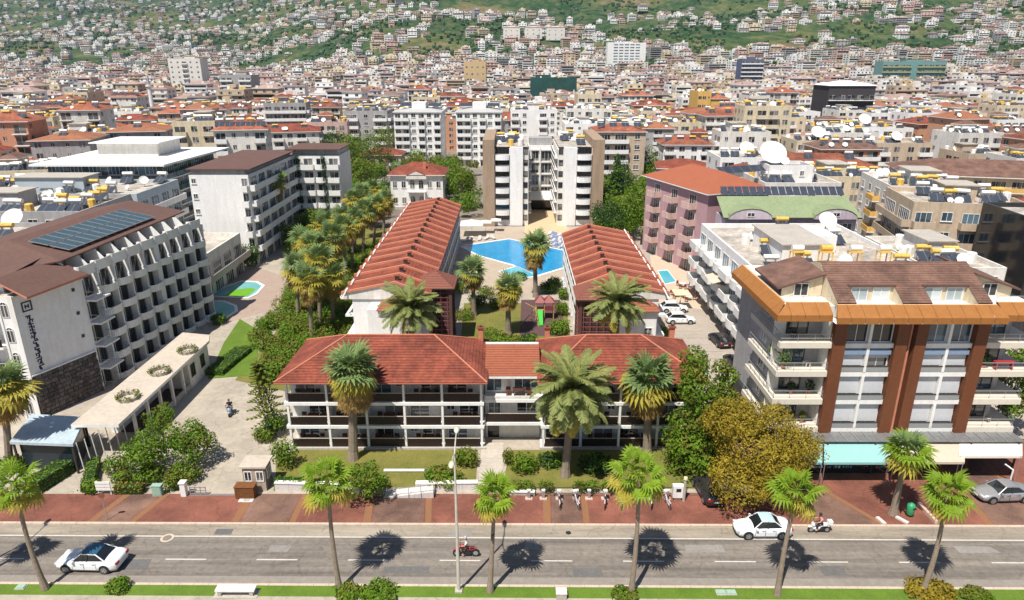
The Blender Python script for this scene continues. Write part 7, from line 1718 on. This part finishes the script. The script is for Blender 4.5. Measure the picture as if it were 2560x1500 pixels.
for i in range(10): bpart('ramp_slab',PWH,t,i*.42-2.6,i*.42-2.19,-.75,.3,.0,.06+i*.055)
m=MB(); m.tube((-2.7,-.8,.8),(1.7,-.8,1.35),.03,.03,METAL,5); [m.tube((-2.6+i*1.05,-.8,0),(-2.6+i*1.05,-.8,.82+i*.13),.025,.025,METAL,4) for i in range(5)]; m.build('hand_rail',t)
# gatehouse
g0=P(648,1214,.12); t=thing('gatehouse','small beige stone gatehouse with two windows at the drive entrance','building',g0,0)
GS=mat('gatehouse_stone',(.42,.33,.26),.85,.12,1.2); MB().box(-.95,.95,-.75,.75,0,2.3,mat('mortar',(.25,.21,.17),.9)).build('wall_core',t); r=random.Random(6)
for k in range(8):
    for i in range(5):
        x0=-.95+i*.38+(.0 if k%2 else .0); z0=k*.285
        if 3<=k<=6 and i in (0,1,3,4) : continue
        bpart('stone_block',GS,t,x0+.01,x0+.37,-.80,-.752,z0+.01,z0+.275)
for x in (-.5,.5): link('window',mesh_of(win_mb(.66,1.0,'door',PAINT,GLASS),'window'),t,(x,-.76,.95))
o=link('side_window',mesh_of(win_mb(.8,1.0,'door',PAINT,GLASS),'window'),t,(.96,0,.95)); o.rotation_euler=(0,0,R(90)); bpart('roof',mat('beige_roof_coating',(.5,.43,.35)),t,-1.15,1.15,-.95,.95,2.31,2.46)
g0=P(617,1240,.14); t=thing('slatted_crate','brown wooden slatted bin on the pavement before the gatehouse','wooden bin',g0,0); WDB=mat('brown_slats',(.17,.065,.02),.7,.3,3)
for k in range(6): bpart('slat',WDB,t,-.8,.8,-.42,-.38,.08+k*.155,.2+k*.155); bpart('slat',WDB,t,.76,.8,-.37,.4,.08+k*.155,.2+k*.155); bpart('slat',WDB,t,-.8,-.76,-.37,.4,.08+k*.155,.2+k*.155)
for x in (-.72,0,.72): bpart('upright',WDB,t,x-.05,x+.05,-.375,-.33,0,1.05)
bpart('lid',WDB,t,-.85,.85,-.45,.45,1.06,1.12); bpart('back_board',WDB,t,-.8,.8,.38,.42,0,1.05)
# gate
g0=P(462,1238,.13); t=thing('gate_post','tapered white gate post at the left side of the drive','post',g0,0); MB().box(-.22,.22,-.22,.22,0,1.25,PAINT).build('shaft',t); MB().box(-.28,.28,-.28,.28,1.252,1.36,PAINT).build('cap',t)
a=P(476,1238,.13); b_=P(588,1238,.13); t=thing('sliding_gate','low grey sliding gate rail across the drive entrance','gate',a,0); L_=b_.x-a.x
for z in (.12,.42,.72): bpart('rail',METAL,t,.0,L_*.35,-.03,.03,z,z+.07)
for i in range(4): bpart('upright',METAL,t,L_*.117*i,L_*.117*i+.05,-.04,.04,0,.85)
bpart('track',METAL,t,0,L_,-.06,.06,-.0,.05)
g0=P(262,1237,.13); t=thing('notice_board','white slatted board on legs between hedges at the pavement','board',g0,0)
for k in range(3): bpart('slat',PAINT,t,-.62,.62,-.04,.04,.45+k*.3,.68+k*.3)
for x in (-.55,.5): bpart('leg',PAINT,t,x,x+.07,.041,.1,0,1.32)
g0=P(396,1237,.13); t=thing('utility_box','pale green utility cabinet between clipped bushes at the pavement','cabinet',g0,0); PG=mat('pale_green_paint',(.30,.45,.36),.5,.08); bpart('cabinet',PG,t,-.38,.38,-.2,.2,.05,.95); bpart('door',PG,t,-.33,.33,-.225,-.203,.1,.9); bpart('roof',PG,t,-.43,.43,-.25,.25,.952,1.0); bpart('plinth',CONC,t,-.4,.4,-.22,.2,0,.048)
g0=P(268,1300,.13); t=thing('sign_post','thin pole with a small round brown sign on the pavement','sign',g0,0); m=MB(); m.tube((0,0,0),(0,0,2.6),.035,.035,METAL,6); m.build('pole',t); m=MB(); m.tube((0,-.03,2.35),(0,-.06,2.35),.27,.27,mat('sign_brown',(.22,.08,.05),.5),14); m.build('sign_disc',t)
g0=P(2273,1290,.14); t=thing('litter_bin','green round litter bin beside the stout forecourt palm','litter bin',g0,0); GB2=mat('green_plastic',(.04,.30,.13),.4,.08); m=MB(); m.lathe([(.22,.15),(.30,.3),(.32,.95),(.28,1.1),(.12,1.22),(0,1.24)],GB2,14); m.build('drum',t,smooth=True); bpart('opening',TRIM,t,-.02,.2,-.33,-.28,.8,.95); m=MB(); m.tube((0,0,0),(0,0,.2),.05,.05,METAL,6); m.build('stand',t)
# tree pit and low walls at the right forecourt
for i,(p0,p1) in enumerate((((2192,1295),(2212,1312)),((2240,1294),(2270,1310)))):
    a=P(*p0,.14); b_=P(*p1,.14); d=b_-a; t=thing('tree_pit_edge',['left pale edging stone of the forecourt palm pit','right pale edging stone of the forecourt palm pit'][i],'kerb',a,math.atan2(d.y,d.x)); bpart('stone',PWH,t,0,d.length,-.15,.15,0,.15)
a=P(2295,1262,.14); b_=P(2340,1310,.14); d=b_-a; t=thing('parking_edge','slanting pale low wall left of the last street palm','wall',a,math.atan2(d.y,d.x)); bpart('stone',mat('pink_concrete',(.55,.4,.34)),t,0,d.length,-.12,.12,0,.3)
t=thing('pipe_barrier','white bent pipe barrier near the silver car','barrier',P(2524,1207,.14),0); m=MB(); m.path([(0,0,0),(0,0,1.3),(-.6,.3,1.7)],[.07,.07,.07],PAINT,6); m.build('pipe',t); bpart('foot',PAINT,t,-.3,.3,-.12,.12,0,.06)
# verge things
g0=P(592,1485,.13); t=thing('stone_bench','white backless stone bench on the grass verge','bench',g0,0); bpart('seat',PAINT,t,-1.35,1.35,-.3,.3,.42,.55); 
for x in (-1.1,1.1): bpart('leg',CONC,t,x-.12,x+.12,-.25,.25,0,.418)
bpart('plinth',CONC,t,-1.5,1.5,-.4,.4,0,.03)
for px,py,lb in ((53,1468,'pale green service lid in the grass at the far left of the verge'),(1802,1482,'left one of two pale green service lids on the right verge'),(1828,1482,'right one of two pale green service lids on the right verge')):
    g0=P(px,py,.13); t=thing('service_lid',lb,'hatch',g0,0,'service lids in the verge'); bpart('lid',PG,t,-.28,.28,-.2,.2,.02,.12); bpart('frame',CONC,t,-.34,.34,-.26,.26,0,.05)
g0=P(1403,1492,.13); t=thing('concrete_block','square grey concrete block on the grass verge at the bottom edge','concrete block',g0,0); bpart('block',CONC,t,-.35,.35,-.3,.3,0,.45); bpart('cap',PWH,t,-.38,.38,-.33,.33,.452,.52)
g0=P(619,1249,.137); t=thing('manhole','round manhole in a pale square before the wooden bin','manhole',g0,0); bpart('slab',PWH,t,-.7,.5,-.35,.35,0,.015); m=MB(); m.tube((-.05,0,.0),(-.05,0,.03),.28,.28,CONC_D,14); m.build('cover',t)
g0=P(418,1345,.03); t=thing('manhole','pale ring shaped manhole on the white lane line','manhole',g0,0); m=MB(); m.tube((0,0,0),(0,0,.012),.5,.5,KERB,18); m.build('slab',t); m=MB(); m.tube((0,0,.012),(0,0,.02),.33,.33,ASPH,18); m.build('cover',t)
for px,lb in ((1421,'dark oval drain cover in the side lane'),):
    g0=P(px,1332,.03); t=thing('manhole',lb,'manhole',g0,0); m=MB(); m.tube((0,0,0),(0,0,.01),.22,.22,TRIM,12); m.build('cover',t)
# ---------------------------------------------------------------- courtyard
a=[P(1303,752),P(1400,752),P(1415,842),P(1300,842)]
MB().prism([(p.x,p.y) for p in a],.1,.17,mat('play_mat',(.10,.055,.055),.9,.12)).build('play_surface',None,kind='structure')
g0=P(1350,800,.17); t=thing('play_tower','playground tower with green slide and red roofs','playground',g0,0); GRN=mat('green_plastic_slide',(.06,.42,.05),.35); REDP=mat('red_plastic',(.24,.045,.045),.45,.15); TAN_=mat('yellow_wood',(.45,.28,.10),.6)
m=MB(); m.face([(-.45,-1.9,.15),(.35,-1.9,.15),(.35,0,1.5),(-.45,0,1.5)],GRN); m.face([(-.45,-1.9,.15),(-.45,0,1.5),(-.45,0,1.8),(-.45,-1.9,.4)],GRN); m.face([(.35,-1.9,.15),(.35,0,1.5),(.35,0,1.8),(.35,-1.9,.4)],GRN); m.face([(-.45,-2.4,.12),(.35,-2.4,.12),(.35,-1.9,.15),(-.45,-1.9,.15)],GRN); m.build('slide',t)
for x in (-.6,.6,1.9):
    for y in (.1,1.5): bpart('post',TAN_,t,x-.06,x+.06,y-.06,y+.06,0,2.7)
bpart('deck',TAN_,t,-.5,1.8,.17,1.4,1.4,1.5)
for x in (0,1.25): m=MB(); m.face([(x-.75,-.1,2.6),(x+.75,-.1,2.6),(x,.8,3.5)],REDP); m.face([(x+.75,-.1,2.6),(x+.75,1.7,2.6),(x,.8,3.5)],REDP); m.face([(x+.75,1.7,2.6),(x-.75,1.7,2.6),(x,.8,3.5)],REDP); m.face([(x-.75,1.7,2.6),(x-.75,-.1,2.6),(x,.8,3.5)],REDP); m.build('roof',t)
for k in range(3): bpart('panel',REDP,t,.75+k*.4,1.1+k*.4,.04,.12,1.5,2.1)
g0=P(1318,812,.17); t=thing('swing_frame','leaning wooden swing frame left of the green slide','swing',g0,0); m=MB(); m.tube((-.9,0,0),(1.2,1.0,2.1),.06,.06,TAN_,6); m.build('leg',t); m=MB(); m.tube((1.6,-.6,0),(1.2,1.0,2.1),.06,.06,TAN_,6); m.build('leg',t); m=MB(); m.tube((1.2,1.0,2.1),(-.2,3.2,2.1),.05,.05,TAN_,6); m.build('crossbar',t); bpart('seat',REDP,t,.3,.7,1.8,2.0,.5,.55)
for s in (0,1): m=MB(); m.tube((.5-.15+s*.3,1.9,.55),(.5,1.9,2.1),.012,.012,METAL,4); m.build('chain',t)
# loungers round the pool
def lounger(label,p,rz,cm):
    t=thing('sun_lounger',label,'sun lounger',p,rz,'sun loungers round the courtyard pool')
    bpart('frame',PAINT,t,-.95,.95,-.32,.32,.22,.28); bpart('mattress',cm,t,-.9,.35,-.3,.3,.285,.36); m=MB(); m.face([(.35,-.3,.36),(.95,-.3,.75),(.95,.3,.75),(.35,.3,.36)],cm); m.face([(.35,.3,.29),(.95,.3,.68),(.95,-.3,.68),(.35,-.3,.29)],cm); m.build('backrest',t)
    for x in (-.8,.7):
        for y in (-.26,.26): bpart('leg',PAINT,t,x-.03,x+.03,y-.03,y+.03,0,.218)
    return t
r=random.Random(12); LM=[mat('blue_grey_mattress',(.16,.2,.32),.8),mat('pale_mattress',(.5,.48,.47),.8)]
def sidew(px): return 'left' if px<1250 else ('right' if px>1360 else 'middle')
li=0; spots=[(1372+i*7+k*3,588+k*9+i*1.5) for k in range(4) for i in range(6)]+[(1165+i*17,603-i*1.5) for i in range(5)]+[(1375+i*9,708+k*12) for k in range(2) for i in range(5)]
for i,(px,py) in enumerate(spots):
    z='in the dense blue-grey group at the far right pool corner' if i<24 else ('along the far left pool edge' if i<29 else 'on the paving below the right pool corner')
    l='sun lounger '+z
    if 24<=i<29: l='sun lounger along the far left pool edge, %s from the left'%nth[i-24]
    if i>=29: l='sun lounger below the right pool corner, %s row, %s from the left'%(['far','near'][(i-29)//5],nth[(i-29)%5])
    lounger(l,P(px,py,.15),r.uniform(-.5,.5)+ (1.0 if i<24 else 1.5),LM[(i%3==0) if i<24 else 1])
def parasol(label,p,s,m_,square=True,h=2.5,grp='parasols of the pool terraces'):
    t=thing('parasol',label,'parasol',p,0,grp); m=MB(); q=[(-s,-s,h),(s,-s,h),(s,s,h),(-s,s,h)]; top=(0,0,h+s*.35)
    for i in range(4): m.face([q[i],q[(i+1)%4],top],m_); m.face([q[(i+1)%4],q[i],(q[i][0],q[i][1],h-.15),(q[(i+1)%4][0],q[(i+1)%4][1],h-.15)],m_)
    m.build('canopy',t); m=MB(); m.tube((0,0,0),(0,0,h+s*.33),.035,.035,METAL,6); m.build('pole',t); bpart('base',CONC,t,-.3,.3,-.3,.3,0,.1)
CW=mat('white_canvas',(.75,.73,.68),.8,.04,trans=.15); CB=mat('blue_canvas',(.02,.22,.42),.7,.05); CO=mat('rust_canvas',(.35,.13,.06),.8)
for i,(px,py,s,m_,lb) in enumerate([(1180,587,2.4,CW,'large square white parasol left of the big pool'),(1215,583,1.2,CW,'small white parasol behind the big pool, left side'),(1240,578,1.1,CW,'small white parasol behind the big pool near the tan block'),(1498,570,1.3,CW,'white parasol behind the right wing'),(1720,665,1.6,CB,'bright blue square canopy on the right terrace'),(1695,645,1.5,CO,'rust coloured parasol beside the blue canopy'),(1760,690,1.7,CW,'white square awning parasol at the white terraced block'),(1672,632,.9,CW,'small white parasol at the far end of the right terrace'),(1700,770,1.2,mat('cream_canvas',(.65,.55,.35),.8),'cream parasol over the tables of the right terrace')]):
    parasol(lb,P(px,py,.14),s,m_)
for i,(px,py) in enumerate([(1705,718),(1725,728),(1745,722),(1690,742),(1720,750),(1680,765)]):
    g0=P(px,py,.14); t=thing('terrace_table',['round table with red chairs nearest the narrow pool','round table with red chairs in the middle of the right terrace','round table with chairs by the terrace wall','small table at the near end of the narrow pool','round table near the cream parasol','table left of the cream parasol'][i],'table',g0,i*.6,'tables on the right terrace'); m=MB(); m.tube((0,0,.7),(0,0,.74),.55,.55,PAINT,12); m.build('table_top',t); m=MB(); m.tube((0,0,0),(0,0,.7),.05,.05,METAL,6); m.build('leg',t)
    for q in range(3): a_=q*2.1; c_=thing('terrace_chair','red chair %s at the %s'%(['facing the pool','facing the street','facing the white block'][q],['table nearest the narrow pool','table in the terrace middle','table by the terrace wall','small table near the pool end','table near the cream parasol','table left of the cream parasol'][i]),'chair',(g0.x+.95*math.cos(a_),g0.y+.95*math.sin(a_),.14),a_,'chairs on the right terrace'); bpart('seat',REDP,c_,-.22,.22,-.22,.22,.42,.46); bpart('backrest',REDP,c_,.19,.22,-.22,.22,.47,.85); [bpart('leg',TRIM,c_,sx*.18-.02,sx*.18+.02,sy*.18-.02,sy*.18+.02,0,.418) for sx in (-1,1) for sy in (-1,1)]
# dark garden fence right of the right wing
a=P(1600,612,.12); t=thing('garden_fence','dark fence between garden trees and the right terrace','fence',a,0)
for i in range(6): bpart('fence_panel',DFRAME,t,i*1.25,i*1.25+1.2,-.04,.04,0,2.2)
m=MB(); m.box(-.05,7.5,-.06,.06,2.202,2.3,LF_O); m.build('top_rail',t)
# alley paving joints and parking slabs
for i in range(9): 
    g0=P(1750,828+i*17,.13)
    MB().box(19.5,26.8 if i%2 else 25.8,g0.y-.02,g0.y+.02,.12,.142,mat('joint_dark',(.2,.17,.14),.9)).build('paving_joint',None,kind='structure')

# plants and furniture on the balconies of the brown building, tree beyond its right end
def pot_plant(label,x,y,z,h,m_,sd,cat='pot plant'):
    t=thing('pot_plant',label,cat,(x,y,z),0); m=MB(); m.lathe([(0,0),(.16,0),(.22,.32),(.18,.32)],mat('clay_pot',(.30,.12,.07),.8),9); m.build('pot',t)
    v,f=leaf_cloud(sd,[(0,0,.35+h*.5,h*.42,h*.42,h*.5)],160,.11); me=bpy.data.meshes.new('foliage'); me.from_pydata(v,[],f); me.materials.append(m_); link('foliage',me,t)
zl=[3.6+.34,6.4+.34,9.1+.34,11.8+.34]
pot_plant('bushy yellow-green plant on the left corner balcony, second floor from the top',23.8,55.1,zl[2],1.5,LF_L,1); pot_plant('dark leafy plant beside it on the second balcony from the top',23.5,57.0,zl[2],1.3,LF_G,2)
pot_plant('low planter with green plants on the left balcony one floor lower',25.0,55.6,zl[1],.9,LF_D,3); pot_plant('dark pot plant near the brown panel, left balcony one floor lower',26.7,55.7,zl[1],1.0,LF_D,4); pot_plant('small shrub on the lowest left balcony above the ochre tree',26.3,55.4,zl[0],.8,LF_O,5)
pot_plant('dark plant on the right balcony, second from the top',41.5,55.3,zl[2],1.0,LF_D,6)
t=thing('flower_box','red table box on the right balcony, second floor from the top','planter',(43.0,54.95,zl[2]),0); RB=mat('red_box',(.35,.03,.04),.5); bpart('top',RB,t,-.85,.85,-.2,.25,.62,.78)
for x in (-.7,.7): bpart('leg',RB,t,x-.06,x+.06,-.15,.2,0,.618)
for i,(x,z) in enumerate(((24.6,zl[3]),(26.0,zl[2]),(43.2,zl[0]))):
    t=thing('balcony_chair',['dark chair on the top left balcony','white low table on the second left balcony from the top','grey chair on the lowest right balcony'][i],'chair' if i!=1 else 'table',(x,55.5,z),.3*i); mm=[TRIM,PAINT,CONC][i]; bpart('seat',mm,t,-.25,.25,-.25,.25,.42,.47)
    if i!=1: bpart('backrest',mm,t,-.25,.25,.2,.25,.48,.95)
    for sx in (-1,1):
        for sy in (-1,1): bpart('leg',mm,t,sx*.2-.02,sx*.2+.02,sy*.2-.02,sy*.2+.02,0,.418)
tree('bright green tree at the right edge beyond the brown building', (48.2,59.5,.1), 2.6, 8.5, 1.5, LF_G, None or 3500, .2, 88)
